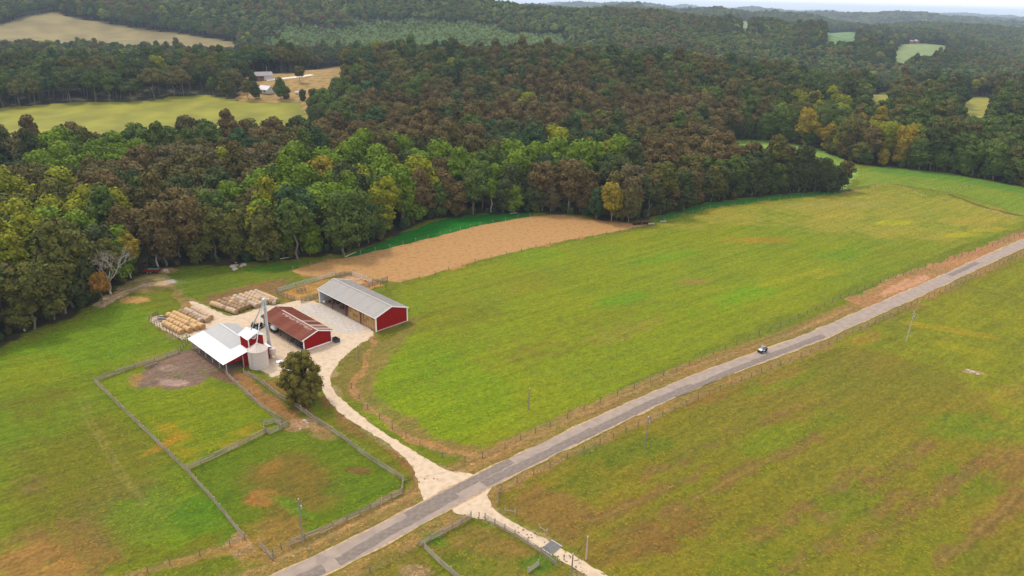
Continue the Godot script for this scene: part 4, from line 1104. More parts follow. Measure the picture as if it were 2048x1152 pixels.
func make_grove(seed_: int, palette: Array, low: float, high: float, spread: float, count: int) -> ArrayMesh:
	var rng := RandomNumberGenerator.new()
	rng.seed = seed_
	var l := Leaves.new()
	var side := int(sqrt(float(count)))
	for i in side:
		for j in side:
			var cell := 60.0 / side
			var at := Vector3((i + rng.randf()) * cell - 30, 0, (j + rng.randf()) * cell - 30)
			var r := spread * rng.randf_range(0.75, 1.25)
			var h := rng.randf_range(low, high)
			var lobes := crown_lobes(rng, r, h * 0.3, h, 10, 0.42, 0.3)
			for q in lobes:
				q[0] += at
			var tone: Color = TONES[palette[rng.randi() % palette.size()]]
			hearts(l, lobes, rng, 0.8, tone)
			strew(l, lobes, 0.5, 0.85, rng, 0.2, tone)
	return l.mesh()

func many(parent: Node, called: String, m: Mesh, places: Array, tints: Array, mt: Material) -> void:
	if places.is_empty():
		return
	var mm := MultiMesh.new()
	mm.transform_format = MultiMesh.TRANSFORM_3D
	mm.use_colors = tints.size() > 0
	mm.mesh = m
	mm.instance_count = places.size()
	for i in places.size():
		mm.set_instance_transform(i, places[i])
		if tints.size() > 0:
			mm.set_instance_color(i, tints[i])
	var o := MultiMeshInstance3D.new()
	o.name = called
	o.multimesh = mm
	if mt:
		o.material_override = mt
	parent.add_child(o, true)

func leaning(at: Vector3, turn: float, s: Vector3) -> Transform3D:
	var e := 12.0
	var n := Vector3(rise(at.x - e, at.z) - rise(at.x + e, at.z), 2 * e, rise(at.x, at.z - e) - rise(at.x, at.z + e)).normalized()
	var x := n.cross(Vector3(sin(turn), 0, cos(turn))).normalized()
	return Transform3D(Basis(x * s.x, n * s.y, x.cross(n) * s.z), at)

const COUNTED := 300

func zone_words(p: Vector2) -> String:
	if p.x < -60.0 and p.y > -250.0:
		return "the wood left of the bales"
	if p.x < 0.0 and p.y > -330.0:
		return "the wood behind the barns"
	if p.x < 75.0:
		return "the wood behind the tan field"
	if p.x < 175.0 or p.y > -400.0:
		return "the tongue of wood"
	return "the wood beyond the meadow"

func make_woods() -> void:
	var rng := RandomNumberGenerator.new()
	rng.seed = 77
	tone_rng.seed = 13
	tone_noise.seed = 4
	tone_noise.frequency = 0.011
	for tone in TONE_SEEDS:
		for p in TONE_SEEDS[tone]:
			seeds_at.append([p, tone])
	var whole: Array = OPEN_LAND.duplicate()
	whole += [Vector2(1400, -300), Vector2(900, 300), Vector2(-900, 300), Vector2(-600, -40)]
	for poly in [whole, LEFT_PASTURE, HOUSE_GROUND, BARE_HILL, EAST_GLADE, SMALL_GLADE, FAR_FIELD, FAR_MEADOW, FAR_SLOPE]:
		var pk := PackedVector2Array()
		var box := Rect2(poly[0], Vector2.ZERO)
		for p in poly:
			pk.append(p)
			box = box.expand(p)
		clearings.append([box, pk])
	var young := PackedVector2Array(YOUNG_WOOD)
	# kinds: name, seed, radius, crown from, crown to, lobes, lobe size, flat underside
	make_kind("oak_tree", 1, 5.6, 5.0, 17.5, 34, 0.36, 0.5)
	make_kind("spreading_oak", 2, 6.2, 5.5, 16.5, 38, 0.34, 0.6)
	make_kind("round_oak", 3, 5.0, 4.0, 17.0, 30, 0.38, 0.3)
	make_kind("tall_poplar", 4, 4.2, 4.0, 21.5, 34, 0.42, 0.2)
	make_kind("tall_hickory", 5, 4.6, 5.0, 20.0, 32, 0.40, 0.3)
	make_kind("sycamore_tree", 6, 5.4, 3.5, 19.5, 26, 0.44, 0.3, 0.5)
	make_kind("edge_maple", 7, 4.8, 0.6, 17.0, 44, 0.38, 0.0)
	make_kind("edge_elm", 8, 4.4, 0.2, 14.5, 42, 0.38, 0.0)
	make_kind("young_pine", 9, 2.4, 0.8, 9.5, 16, 0.46, 0.0, 0.4)
	var bark := look("bark", Color(0.16, 0.13, 0.10), 0.3, 1.5)
	var pale_bark := look("pale bark", Color(0.42, 0.38, 0.32), 0.3, 1.5)
	var inner := ["oak_tree", "spreading_oak", "round_oak", "tall_poplar", "tall_hickory", "oak_tree", "round_oak"]
	var fringe := ["edge_maple", "edge_elm", "edge_maple", "sycamore_tree", "edge_maple", "tall_hickory"]
	var spots := []
	var groves := []
	var step := 10.6
	# every place where one tree can stand, near; beyond, clumps of some forty trees
	for iz in range(-98, 2):
		for ix in range(-92, 93):
			var p := Vector2(ix, iz) * step + Vector2(rng.randf_range(-4.0, 4.0), rng.randf_range(-4.0, 4.0))
			var d := p.length()
			if d > 1010.0 or d < 120.0 or p.y > -60.0 or absf(p.x) > -p.y * 0.95 + 60.0:
				continue
			if cleared(p):
				continue
			spots.append(p)
	for iz in range(-60, -8):
		for ix in range(-50, 51):
			var p := Vector2(ix, iz) * 52.0
			var d := p.length()
			if d < 1000.0 or d > 3300.0 or absf(p.x) > -p.y * 0.95:
				continue
			var touched := 0
			for q in [Vector2.ZERO, Vector2(30, 30), Vector2(-30, 30), Vector2(30, -30), Vector2(-30, -30), Vector2(0, 30), Vector2(0, -30), Vector2(30, 0), Vector2(-30, 0)]:
				if cleared(p + q):
					touched += 1
			if touched == 0:
				groves.append([p, 1.0])
			elif touched < 9:
				for i in 7:
					for j in 7:
						var t := p + Vector2(i - 3, j - 3) * 7.6 + Vector2(rng.randf_range(-3, 3), rng.randf_range(-3, 3))
						if not cleared(t):
							spots.append(t)
	for iz in range(-105, -18):
		for ix in range(-80, 81):
			var p := Vector2(ix, iz) * 140.0
			var d := p.length()
			if d < 3250.0 or d > 14500.0 or absf(p.x) > -p.y * 0.92 or cleared(p):
				continue
			groves.append([p + Vector2(rng.randf_range(-20, 20), rng.randf_range(-20, 20)), 2.8])
	# a closed front of low-branched trees and shrubs along the open land
	var fronts := {}
	var shrubs := []
	for i in OPEN_LAND.size() - 1:
		var a: Vector2 = OPEN_LAND[i]
		var b: Vector2 = OPEN_LAND[i + 1]
		var out := (b - a).normalized()
		out = Vector2(out.y, -out.x)
		var n := int(a.distance_to(b) / 5.6)
		for j in n:
			var p := a.lerp(b, (j + rng.randf()) / n) + out * rng.randf_range(1.5, 4.0)
			if not cleared(p) and p.y < -60.0:
				fronts[p] = true
				spots.append(p)
		n = int(a.distance_to(b) / 3.0)
		for j in n:
			var p := a.lerp(b, (j + rng.randf()) / n) + out * rng.randf_range(0.2, 5.0)
			if not cleared(p) and p.y < -60.0 and rng.randf() < 0.8:
				shrubs.append(p)
	spots.sort_custom(func(a, b): return a.length_squared() < b.length_squared())
	# the largest in view stand as trees of their own, the rest as one wood
	var heap := {}
	var heap_tint := {}
	var counted := 0
	var row_count := {}
	var words := ["low", "middling", "tall"]
	var ranks := ["first", "second", "third", "fourth", "fifth", "sixth", "seventh", "eighth", "ninth", "tenth", "11th", "12th", "13th", "14th", "15th", "16th", "17th", "18th", "19th", "20th", "21st", "22nd", "23rd", "24th", "25th", "26th", "27th", "28th", "29th", "30th", "31st", "32nd", "33rd"]
	for p: Vector2 in spots:
		var d: float = p.length()
		var tone := tone_for(p)
		var at := on_land(p, -0.1)
		var edge: bool = fronts.has(p)
		if d < 620.0 and not edge:
			for q in [Vector2(9, 0), Vector2(-9, 0), Vector2(0, 9), Vector2(6, 6), Vector2(-6, 6)]:
				edge = edge or cleared(p + q)
		var kind: String = fringe[rng.randi() % fringe.size()] if edge else inner[rng.randi() % inner.size()]
		if (tone == "lime" or tone == "bright green") and rng.randf() < 0.6 and not edge:
			kind = "sycamore_tree"
		var s := rng.randf_range(1.1, 1.5)
		var sv := Vector3(s, s * rng.randf_range(0.84, 1.02), s)
		if fronts.has(p):
			kind = ["edge_maple", "edge_elm", "edge_maple", "edge_elm", "tall_hickory"][rng.randi() % 5]
			sv *= rng.randf_range(0.72, 1.0)
		if Geometry2D.is_point_in_polygon(p, young):
			kind = "young_pine"
		var turn := rng.randf() * TAU
		var vary := rng.randf_range(0.82, 1.2)
		var in_frame := absf(p.x) < 0.70 * (-p.y * 0.93 + 31.0) and d > 140.0
		if counted < COUNTED and in_frame:
			counted += 1
			var tall: float = kinds[kind].height * sv.y
			var key := "%s %s tree|%s" % [words[0 if tall < 16.0 else (1 if tall < 20.0 else 2)], tone, ("edging " if edge else "in ") + zone_words(p)]
			if not row_count.has(key):
				row_count[key] = []
			row_count[key].append([p.x / -p.y, kind, tone, at, sv, turn, pale_bark if rng.randf() < 0.12 else bark])
			continue
		if not heap.has(kind):
			heap[kind] = []
			heap_tint[kind] = []
		heap[kind].append(Transform3D(Basis(Vector3.UP, turn) * Basis.from_scale(sv), at))
		var c: Color = TONES[tone]
		heap_tint[kind].append(Color(c.r * vary, c.g * vary, c.b * vary))
	for key: String in row_count:
		var row: Array = row_count[key]
		row.sort_custom(func(a, b): return a[0] < b[0])
		var bits := key.split("|")
		for i in row.size():
			var q: Array = row[i]
			var which: String = "" if row.size() == 1 else ", %s such from left," % (ranks[i] if i < ranks.size() else "%dth" % (i + 1))
			plant("woodland_tree", q[1], q[2], q[3], q[4], q[5], bits[0] + which + " " + bits[1], "trees standing in the near woods", q[6])
	for p: Vector2 in shrubs:
		var c: Color = TONES[["dark green", "olive", "green", "olive brown", "deep green"][rng.randi() % 5]]
		var k := rng.randf_range(0.14, 0.34)
		heap["edge_elm"].append(Transform3D(Basis(Vector3.UP, rng.randf() * TAU) * Basis.from_scale(Vector3(k * 1.3, k, k * 1.3)), on_land(p, -0.1)))
		heap_tint["edge_elm"].append(c)
	var wood := Node3D.new()
	wood.name = "woodland"
	add_child(wood)
	tag(wood, "wooded hills of green and brown trees rolling to the horizon", "forest", "", "stuff")
	var leaf_look := tinted("wood leaves", Color(1, 1, 1), 0.85, 0.3)
	for kind in heap:
		var m: ArrayMesh = kinds[kind].both
		m.surface_set_material(0, leaf_look)
		m.surface_set_material(1, bark)
		many(wood, "trees", m, heap[kind], heap_tint[kind], null)
	var mixes := [
		["dark green", "green", "olive", "olive brown", "deep green", "green", "olive"],
		["dark green", "green", "deep green", "pale green", "olive", "dark green", "green"],
		["olive brown", "russet brown", "olive", "dark green", "green", "olive", "dark green"],
		["sea green", "sea green", "green", "sea green", "pale green", "olive brown"],
	]
	var places := [[], [], [], []]
	var tints := [[], [], [], []]
	for g in groves:
		var p: Vector2 = g[0]
		var kind := 3 if Geometry2D.is_point_in_polygon(p, young) else (2 if tone_noise.get_noise_2d(p.x * 0.3, p.y * 0.3) > 0.22 else rng.randi() % 2)
		var s: float = g[1]
		places[kind].append(leaning(on_land(p), rng.randf() * TAU, Vector3(s, 1.0 if s < 2.0 else 1.4, s) * rng.randf_range(0.95, 1.12)))
		var b := rng.randf_range(0.85, 1.15)
		tints[kind].append(Color(b, b, b))
	for k in 4:
		var m := make_grove(20 + k, mixes[k], 14.0 if k < 3 else 5.0, 22.0 if k < 3 else 8.5, 5.7 if k < 3 else 2.8, 36 if k < 3 else 121)
		many(wood, "far_trees", m, places[k], tints[k], leaf_look)


# ---------- barns ----------
const BARN_TURN := deg_to_rad(46.5)   # all the barns stand square to one another

func rng_of(seed_: int) -> RandomNumberGenerator:
	var r := RandomNumberGenerator.new()
	r.seed = seed_
	return r

# a course of ribbed sheets up a slope from (xa, ya) to (xb, yb), laid along z from za to zb (zb below za)
func roof_course(parent: Node, xa: float, ya: float, xb: float, yb: float, za: float, zb: float, mats: Array, pick: Callable, wide := 0.92) -> void:
	var count := maxi(1, int(round((za - zb) / wide)))
	var w := (za - zb) / count
	var run := Vector3(xb - xa, yb - ya, 0)
	var l := run.length()
	var k := MeshKit.new()
	k.box(Vector3(l / 2, 0, -w / 2), Vector3(l, 0.03, w - 0.012))
	for r in 4:
		var z := -w * (r + 0.12) / 4.0
		k.box(Vector3(l / 2, 0.032, z), Vector3(l, 0.034, 0.05))
	k.box(Vector3(l / 2, 0.045, -w + 0.02), Vector3(l, 0.05, 0.035))
	var m := k.mesh()
	var d := run / l
	var up := Vector3(-d.y, d.x, 0)
	if up.y < 0:
		up = -up
	var zz := d.cross(up)
	var b := Basis(d, up, zz)
	for i in count:
		var at := Vector3(xa, ya, za - i * w) + up * 0.08
		if zz.z < 0:
			at.z -= w
		part(parent, "roof_panel", m, mats[pick.call(i, count)], at, b)

# upright ribbed siding between x0 and x1 on a plane z, with a top line given by points (x, height)
func siding(parent: Node, called: String, x0: float, x1: float, top: Callable, foot: float, at: Vector3, b: Basis, mt: Material, wide := 0.92) -> void:
	var count := maxi(1, int(round((x1 - x0) / wide)))
	var w := (x1 - x0) / count
	for i in count:
		var a := x0 + i * w + 0.006
		var e := x0 + (i + 1) * w - 0.006
		var k := MeshKit.new()
		var mid := (a + e) / 2
		k.slab([Vector2(a, foot), Vector2(e, foot), Vector2(e, top.call(e)), Vector2(mid, top.call(mid)), Vector2(a, top.call(a))], 0.03, Vector3(0, 0, 0.0))
		for r in 3:
			var x := a + w * (r + 0.3) / 3.0
			k.slab([Vector2(x - 0.025, foot), Vector2(x + 0.025, foot), Vector2(x + 0.025, top.call(x + 0.025) - 0.02), Vector2(x - 0.025, top.call(x - 0.025) - 0.02)], 0.025, Vector3(0, 0, 0.024))
		part(parent, called, k.mesh(), mt, at, b)

func beam(parent: Node, called: String, a: Vector3, b: Vector3, w: float, h: float, mt: Material) -> MeshInstance3D:
	var k := MeshKit.new()
	k.bar(a, b, w, h)
	return part(parent, called, k.mesh(), mt)

func plain_wall(parent: Node, called: String, size: Vector3, at: Vector3, mt: Material) -> void:
	var k := MeshKit.new()
	k.box(at, size)
	part(parent, called, k.mesh(), mt)

func make_barns() -> void:
	var red := look("barn red", Color(0.27, 0.008, 0.005), 0.10, 3.0, 0.8)
	red.metallic_specular = 0.08
	var white := look("white trim", Color(0.80, 0.79, 0.76), 0.04, 2.0, 0.6)
	var grey_roof := look("grey roof sheet", Color(0.36, 0.325, 0.30), 0.05, 9.0, 0.55)
	var grey_roof_b := look("grey roof sheet older", Color(0.34, 0.31, 0.285), 0.06, 7.0, 0.6)
	var rust := look("rusted red roof", Color(0.185, 0.048, 0.027), 0.22, 3.5, 0.75)
	var rust_b := look("rusted brown roof", Color(0.21, 0.068, 0.04), 0.25, 2.5, 0.75)
	var bare := look("bare zinc streaks", Color(0.42, 0.30, 0.25), 0.3, 1.6, 0.6)
	var bright := look("white roof sheet", Color(0.80, 0.80, 0.80), 0.03, 6.0, 0.5)
	var dull := look("dull white roof sheet", Color(0.47, 0.455, 0.44), 0.05, 6.0, 0.6)
	var steel := look("inner lining", Color(0.46, 0.47, 0.48), 0.06, 3.0, 0.6)
	var post_wood := look("barn post", Color(0.16, 0.10, 0.075), 0.2, 1.0)
	var brown_steel := look("brown steel", Color(0.16, 0.055, 0.04), 0.15, 1.0, 0.6)
	var earth := look("barn floor earth", Color(0.30, 0.21, 0.15), 0.25, 3.0)

	# --- the long hay barn with the grey roof
	var g := thing("hay_barn", "long hay barn with light grey roof, red gable and open front", "barn", Vector3(-36.78, -0, -179.62), BARN_TURN)
	var gw := 10.7
	var gl := 28.0
	var ge := 4.28
	var gp := 6.06
	var slope := func(x: float) -> float: return lerpf(ge, gp, 1.0 - absf(x - gw / 2) / (gw / 2))
	siding(g, "siding_panel", 0.0, gw, slope, 0.15, Vector3(0, 0, 0), Basis(), red)
	siding(g, "siding_panel", 0.0, gw, slope, 0.15, Vector3(gw, 0, -gl), Basis(Vector3.UP, PI), red)
	var lining := MeshKit.new()
	lining.slab([Vector2(0.1, 0.15), Vector2(gw - 0.1, 0.15), Vector2(gw - 0.1, ge), Vector2(gw / 2, gp - 0.1), Vector2(0.1, ge)], 0.03, Vector3(0, 0, -gl + 0.16))
	part(g, "inner_wall", lining.mesh(), steel)
	siding(g, "siding_panel", 0.0, gl, func(_x: float) -> float: return ge, 0.15, Vector3(gw, 0, 0), Basis(Vector3.UP, PI / 2), red)
	plain_wall(g, "inner_wall", Vector3(0.04, ge - 0.3, gl - 0.3), Vector3(gw - 0.12, ge / 2, -gl / 2), steel)
	plain_wall(g, "floor", Vector3(gw - 0.1, 0.08, gl - 0.2), Vector3(gw / 2, 0.02, -gl / 2), earth)
	for i in 5:
		var z: float = [0.0, -7.25, -14.45, -21.4, -27.9][i]
		beam(g, "post", Vector3(0.12, 0, z - 0.12), Vector3(0.12, ge - 0.05, z - 0.12), 0.26, 0.26, brown_steel if i > 0 and i < 4 else white)
		if i > 0 and i < 4:
			beam(g, "rafter", Vector3(0.2, ge - 0.25, z - 0.12), Vector3(gw / 2, gp - 0.25, z - 0.12), 0.12, 0.3, brown_steel)
			beam(g, "rafter", Vector3(gw - 0.2, ge - 0.25, z - 0.12), Vector3(gw / 2, gp - 0.25, z - 0.12), 0.12, 0.3, brown_steel)
			beam(g, "post", Vector3(gw - 0.3, 0, z - 0.12), Vector3(gw - 0.3, ge - 0.05, z - 0.12), 0.22, 0.22, brown_steel)
	var same := func(i: int, _n: int) -> int: return 0 if (i * 7 + 3) % 5 else 1
	roof_course(g, -0.35, ge - 0.11, gw / 2, gp, 0.3, -gl - 0.3, [grey_roof, grey_roof_b], same)
	roof_course(g, gw + 0.35, ge - 0.11, gw / 2, gp, 0.3, -gl - 0.3, [grey_roof, grey_roof_b], same)
	beam(g, "ridge_cap", Vector3(gw / 2, gp + 0.16, 0.3), Vector3(gw / 2, gp + 0.16, -gl - 0.3), 0.5, 0.05, grey_roof_b)
	for z in [0.33, -gl - 0.33]:
		beam(g, "rake_trim", Vector3(-0.38, ge - 0.02, z), Vector3(gw / 2, gp + 0.1, z), 0.05, 0.34, white)
		beam(g, "rake_trim", Vector3(gw + 0.38, ge - 0.02, z), Vector3(gw / 2, gp + 0.1, z), 0.05, 0.34, white)
	beam(g, "eave_trim", Vector3(-0.4, ge - 0.12, 0.3), Vector3(-0.4, ge - 0.12, -gl - 0.3), 0.04, 0.2, white)
	beam(g, "corner_trim", Vector3(-0.02, 0.05, 0.05), Vector3(-0.02, ge, 0.05), 0.3, 0.1, white)
	beam(g, "corner_trim", Vector3(gw, 0.05, 0.05), Vector3(gw, ge, 0.05), 0.3, 0.1, white)
	beam(g, "corner_trim", Vector3(-0.02, 0.05, -gl), Vector3(-0.02, ge, -gl), 0.3, 0.3, white)
	beam(g, "base_trim", Vector3(0.1, 0.16, 0.06), Vector3(gw - 0.1, 0.16, 0.06), 0.06, 0.2, look("pale sill", Color(0.55, 0.42, 0.34), 0.1, 1.0))

	# --- the machine shed with the rusty roof
	var s := thing("machine_shed", "open machine shed with rusty red ribbed roof and red gable", "shed", Vector3(-53.01, -0, -167.01), BARN_TURN)
	var sw := 8.2
	var sl := 20.4
	var se := 3.3
	var sp := 4.6
	var sslope := func(x: float) -> float: return lerpf(se, sp, 1.0 - absf(x - sw / 2) / (sw / 2))
	siding(s, "siding_panel", 0.0, sw, sslope, 0.15, Vector3(0, 0, 0), Basis(), red)
	siding(s, "siding_panel", 0.0, sl, func(_x: float) -> float: return se, 0.15, Vector3(sw, 0, 0), Basis(Vector3.UP, PI / 2), red)
	siding(s, "siding_panel", 2.5, sw, sslope, 0.15, Vector3(sw, 0, -sl), Basis(Vector3.UP, PI), red)
	plain_wall(s, "inner_wall", Vector3(0.04, se - 0.3, sl - 0.3), Vector3(sw - 0.12, se / 2, -sl / 2), post_wood)
	plain_wall(s, "floor", Vector3(sw - 0.1, 0.08, sl - 0.2), Vector3(sw / 2, 0.02, -sl / 2), earth)
	for i in 6:
		var z := -0.1 - i * (sl - 0.3) / 5.0
		beam(s, "post", Vector3(0.1, 0, z), Vector3(0.1, se - 0.05, z), 0.18, 0.18, post_wood)
		beam(s, "rafter", Vector3(0.0, se - 0.2, z), Vector3(sw / 2, sp - 0.2, z), 0.1, 0.22, post_wood)
		beam(s, "rafter", Vector3(sw, se - 0.2, z), Vector3(sw / 2, sp - 0.2, z), 0.1, 0.22, post_wood)
		beam(s, "post", Vector3(sw - 0.3, 0, z), Vector3(sw - 0.3, se - 0.05, z), 0.18, 0.18, post_wood)
	var worn := func(i: int, _n: int) -> int: return [0, 1, 0, 0, 1, 0, 1, 0][(i * 5 + 2) % 8]
	var worn_back := func(i: int, _n: int) -> int: return 2 if i in [1, 2, 4, 5, 9] else ([0, 0, 1][i % 3])
	roof_course(s, -0.7, se - 0.22, sw / 2, sp, 0.55, -sl - 0.45, [rust, rust_b, bare], worn, 0.84)
	roof_course(s, sw + 0.6, se - 0.19, sw / 2, sp, 0.55, -sl - 0.45, [rust, rust_b, bare], worn_back, 0.84)
	beam(s, "ridge_cap", Vector3(sw / 2, sp + 0.15, 0.5), Vector3(sw / 2, sp + 0.15, -sl + 3.0), 0.42, 0.05, bare)
	beam(s, "ridge_cap", Vector3(sw / 2, sp + 0.15, -sl + 3.0), Vector3(sw / 2, sp + 0.15, -sl - 0.4), 0.42, 0.05, rust)
	# flakes of bare zinc below the ridge
	var rng := rng_of(5)
	for i in 26:
		var z := -1.5 - i * 0.56 + rng.randf_range(-0.12, 0.12)
		var t := rng.randf_range(0.04, 0.12)
		var a := Vector3(sw / 2 - 0.3 - t * 1.5, 0, z)
		a.y = sp - (sw / 2 - a.x) * (sp - se + 0.22) / (sw / 2 + 0.7) + 0.158
		var e := a + Vector3(-1, -(sp - se + 0.22) / (sw / 2 + 0.7), 0) * rng.randf_range(0.25, 0.8)
		beam(s, "bare_flake", a, e, rng.randf_range(0.16, 0.3), 0.012, bare)
	for z in [0.57, -sl - 0.47]:
		beam(s, "rake_trim", Vector3(-0.74, se - 0.16, z), Vector3(sw / 2, sp + 0.12, z), 0.05, 0.26, white)
		beam(s, "rake_trim", Vector3(sw + 0.64, se - 0.13, z), Vector3(sw / 2, sp + 0.12, z), 0.05, 0.26, white)
	beam(s, "eave_trim", Vector3(-0.73, se - 0.24, 0.5), Vector3(-0.73, se - 0.24, -sl - 0.4), 0.04, 0.12, bare)
	beam(s, "corner_trim", Vector3(0, 0.05, 0.06), Vector3(0, se, 0.06), 0.28, 0.1, white)
	beam(s, "corner_trim", Vector3(sw, 0.05, 0.06), Vector3(sw, se, 0.06), 0.28, 0.1, white)
	beam(s, "corner_trim", Vector3(0, 0.05, -sl), Vector3(0, se, -sl), 0.3, 0.3, white)
	beam(s, "base_trim", Vector3(0.1, 0.14, 0.07), Vector3(sw - 0.1, 0.14, 0.07), 0.06, 0.26, white)

	# --- the feed barn with the white roof and its red tower
	var w := thing("feed_barn", "low feed barn with wide white roof and red grain tower", "barn", Vector3(-68.06, -0, -154.19), BARN_TURN)
	var wl := 19.0
	var pale_post := look("pale post", Color(0.42, 0.35, 0.28), 0.2, 1.0)
	# front slope in two courses, back slope in one
	roof_course(w, -0.75, 2.55, 3.5, 3.45, 0.4, -wl - 0.3, [bright, dull], func(_i: int, _n: int) -> int: return 0)
	roof_course(w, 3.42, 3.47, 7.8, 4.35, 0.4, -wl + 0.1, [bright, dull], func(i: int, n: int) -> int: return 0 if i < 5 else 1)
	roof_course(w, 11.9, 3.05, 7.8, 4.35, 0.4, -wl + 0.1, [bright, dull], func(i: int, n: int) -> int: return 0 if i < 6 else 1)
	beam(w, "ridge_cap", Vector3(7.8, 4.5, -4.5), Vector3(7.8, 4.5, -wl + 0.1), 0.5, 0.05, dull)
	# red gable boarding under the roof edge, solid wall beside the opening
	var gable := func(x: float) -> float: return lerpf(2.6, 4.3, clampf((x + 0.5) / 8.3, 0, 1)) if x < 7.8 else lerpf(4.3, 3.1, (x - 7.8) / 4.0)
	siding(w, "gable_panel", -0.3, 4.4, gable, 2.25, Vector3(0, 0, 0.05), Basis(), red)
	siding(w, "siding_panel", 4.4, 11.7, gable, 0.1, Vector3(0, 0, 0.05), Basis(), red)
	siding(w, "siding_panel", 0.3, wl, func(_x: float) -> float: return 3.0, 0.1, Vector3(11.7, 0, 0), Basis(Vector3.UP, PI / 2), red)
	siding(w, "siding_panel", 0.0, 7.4, func(x: float) -> float: return 3.1 + minf(x, 3.9) * 0.3 - maxf(0.0, x - 3.9) * 0.2, 0.1, Vector3(11.7, 0, -wl), Basis(Vector3.UP, PI), red)
	plain_wall(w, "floor", Vector3(12, 0.07, wl - 0.2), Vector3(5.7, 0.02, -wl / 2), look("trodden muck", Color(0.16, 0.11, 0.08), 0.25, 3.0))
	plain_wall(w, "inner_wall", Vector3(0.05, 2.9, wl - 0.4), Vector3(6.0, 1.5, -wl / 2), post_wood)
	for i in 6:
		var z := 0.1 - i * (wl - 0.2) / 5.0
		beam(w, "post", Vector3(0, 0, z), Vector3(0, 2.55, z), 0.18, 0.18, pale_post)
		beam(w, "rafter", Vector3(-0.5, 2.45, z - 0.2), Vector3(7.8, 4.2, z - 0.2), 0.08, 0.2, pale_post)
	beam(w, "post", Vector3(4.3, 0, 0.1), Vector3(4.3, 3.3, 0.1), 0.18, 0.18, pale_post)
	beam(w, "eave_trim", Vector3(-0.78, 2.56, 0.4), Vector3(-0.78, 2.56, -wl - 0.3), 0.03, 0.1, bright)
	# the tower
	var tx0 := 6.1
	var tx1 := 10.0
	var tz := 0.22
	var tl := 4.3
	var te := 7.05
	var tp := 8.0
	var tslope := func(x: float) -> float: return lerpf(te, tp, 1.0 - absf(x - (tx1 - tx0) / 2) / ((tx1 - tx0) / 2))
	siding(w, "tower_panel", 0.0, tx1 - tx0, tslope, 2.6, Vector3(tx0, 0, tz), Basis(), red)
	siding(w, "tower_panel", 0.0, tx1 - tx0, tslope, 2.6, Vector3(tx1, 0, tz - tl), Basis(Vector3.UP, PI), red)
	siding(w, "tower_panel", 0.0, tl, func(_x: float) -> float: return te, 2.6, Vector3(tx0, 0, tz - tl), Basis(Vector3.UP, -PI / 2), red)
	siding(w, "tower_panel", 0.0, tl, func(_x: float) -> float: return te, 2.6, Vector3(tx1, 0, tz), Basis(Vector3.UP, PI / 2), red)
	var tm := (tx0 + tx1) / 2
	roof_course(w, tx0 - 0.3, te - 0.14, tm, tp, tz + 0.25, tz - tl - 0.25, [bright], func(_i: int, _n: int) -> int: return 0)
	roof_course(w, tx1 + 0.3, te - 0.14, tm, tp, tz + 0.25, tz - tl - 0.25, [bright], func(_i: int, _n: int) -> int: return 0)
	beam(w, "ridge_cap", Vector3(tm, tp + 0.15, tz + 0.25), Vector3(tm, tp + 0.15, tz - tl - 0.25), 0.4, 0.05, bright)
	beam(w, "rake_trim", Vector3(tx0 - 0.32, te - 0.08, tz + 0.27), Vector3(tm, tp + 0.12, tz + 0.27), 0.04, 0.24, white)
	beam(w, "rake_trim", Vector3(tx1 + 0.32, te - 0.08, tz + 0.27), Vector3(tm, tp + 0.12, tz + 0.27), 0.04, 0.24, white)
	beam(w, "corner_trim", Vector3(tx0, 2.6, tz + 0.04), Vector3(tx0, te, tz + 0.04), 0.22, 0.14, white)
	beam(w, "corner_trim", Vector3(tx1, 2.6, tz + 0.04), Vector3(tx1, te, tz + 0.04), 0.22, 0.14, white)
	beam(w, "corner_trim", Vector3(tx0, 2.6, tz - tl), Vector3(tx0, te, tz - tl), 0.2, 0.2, white)

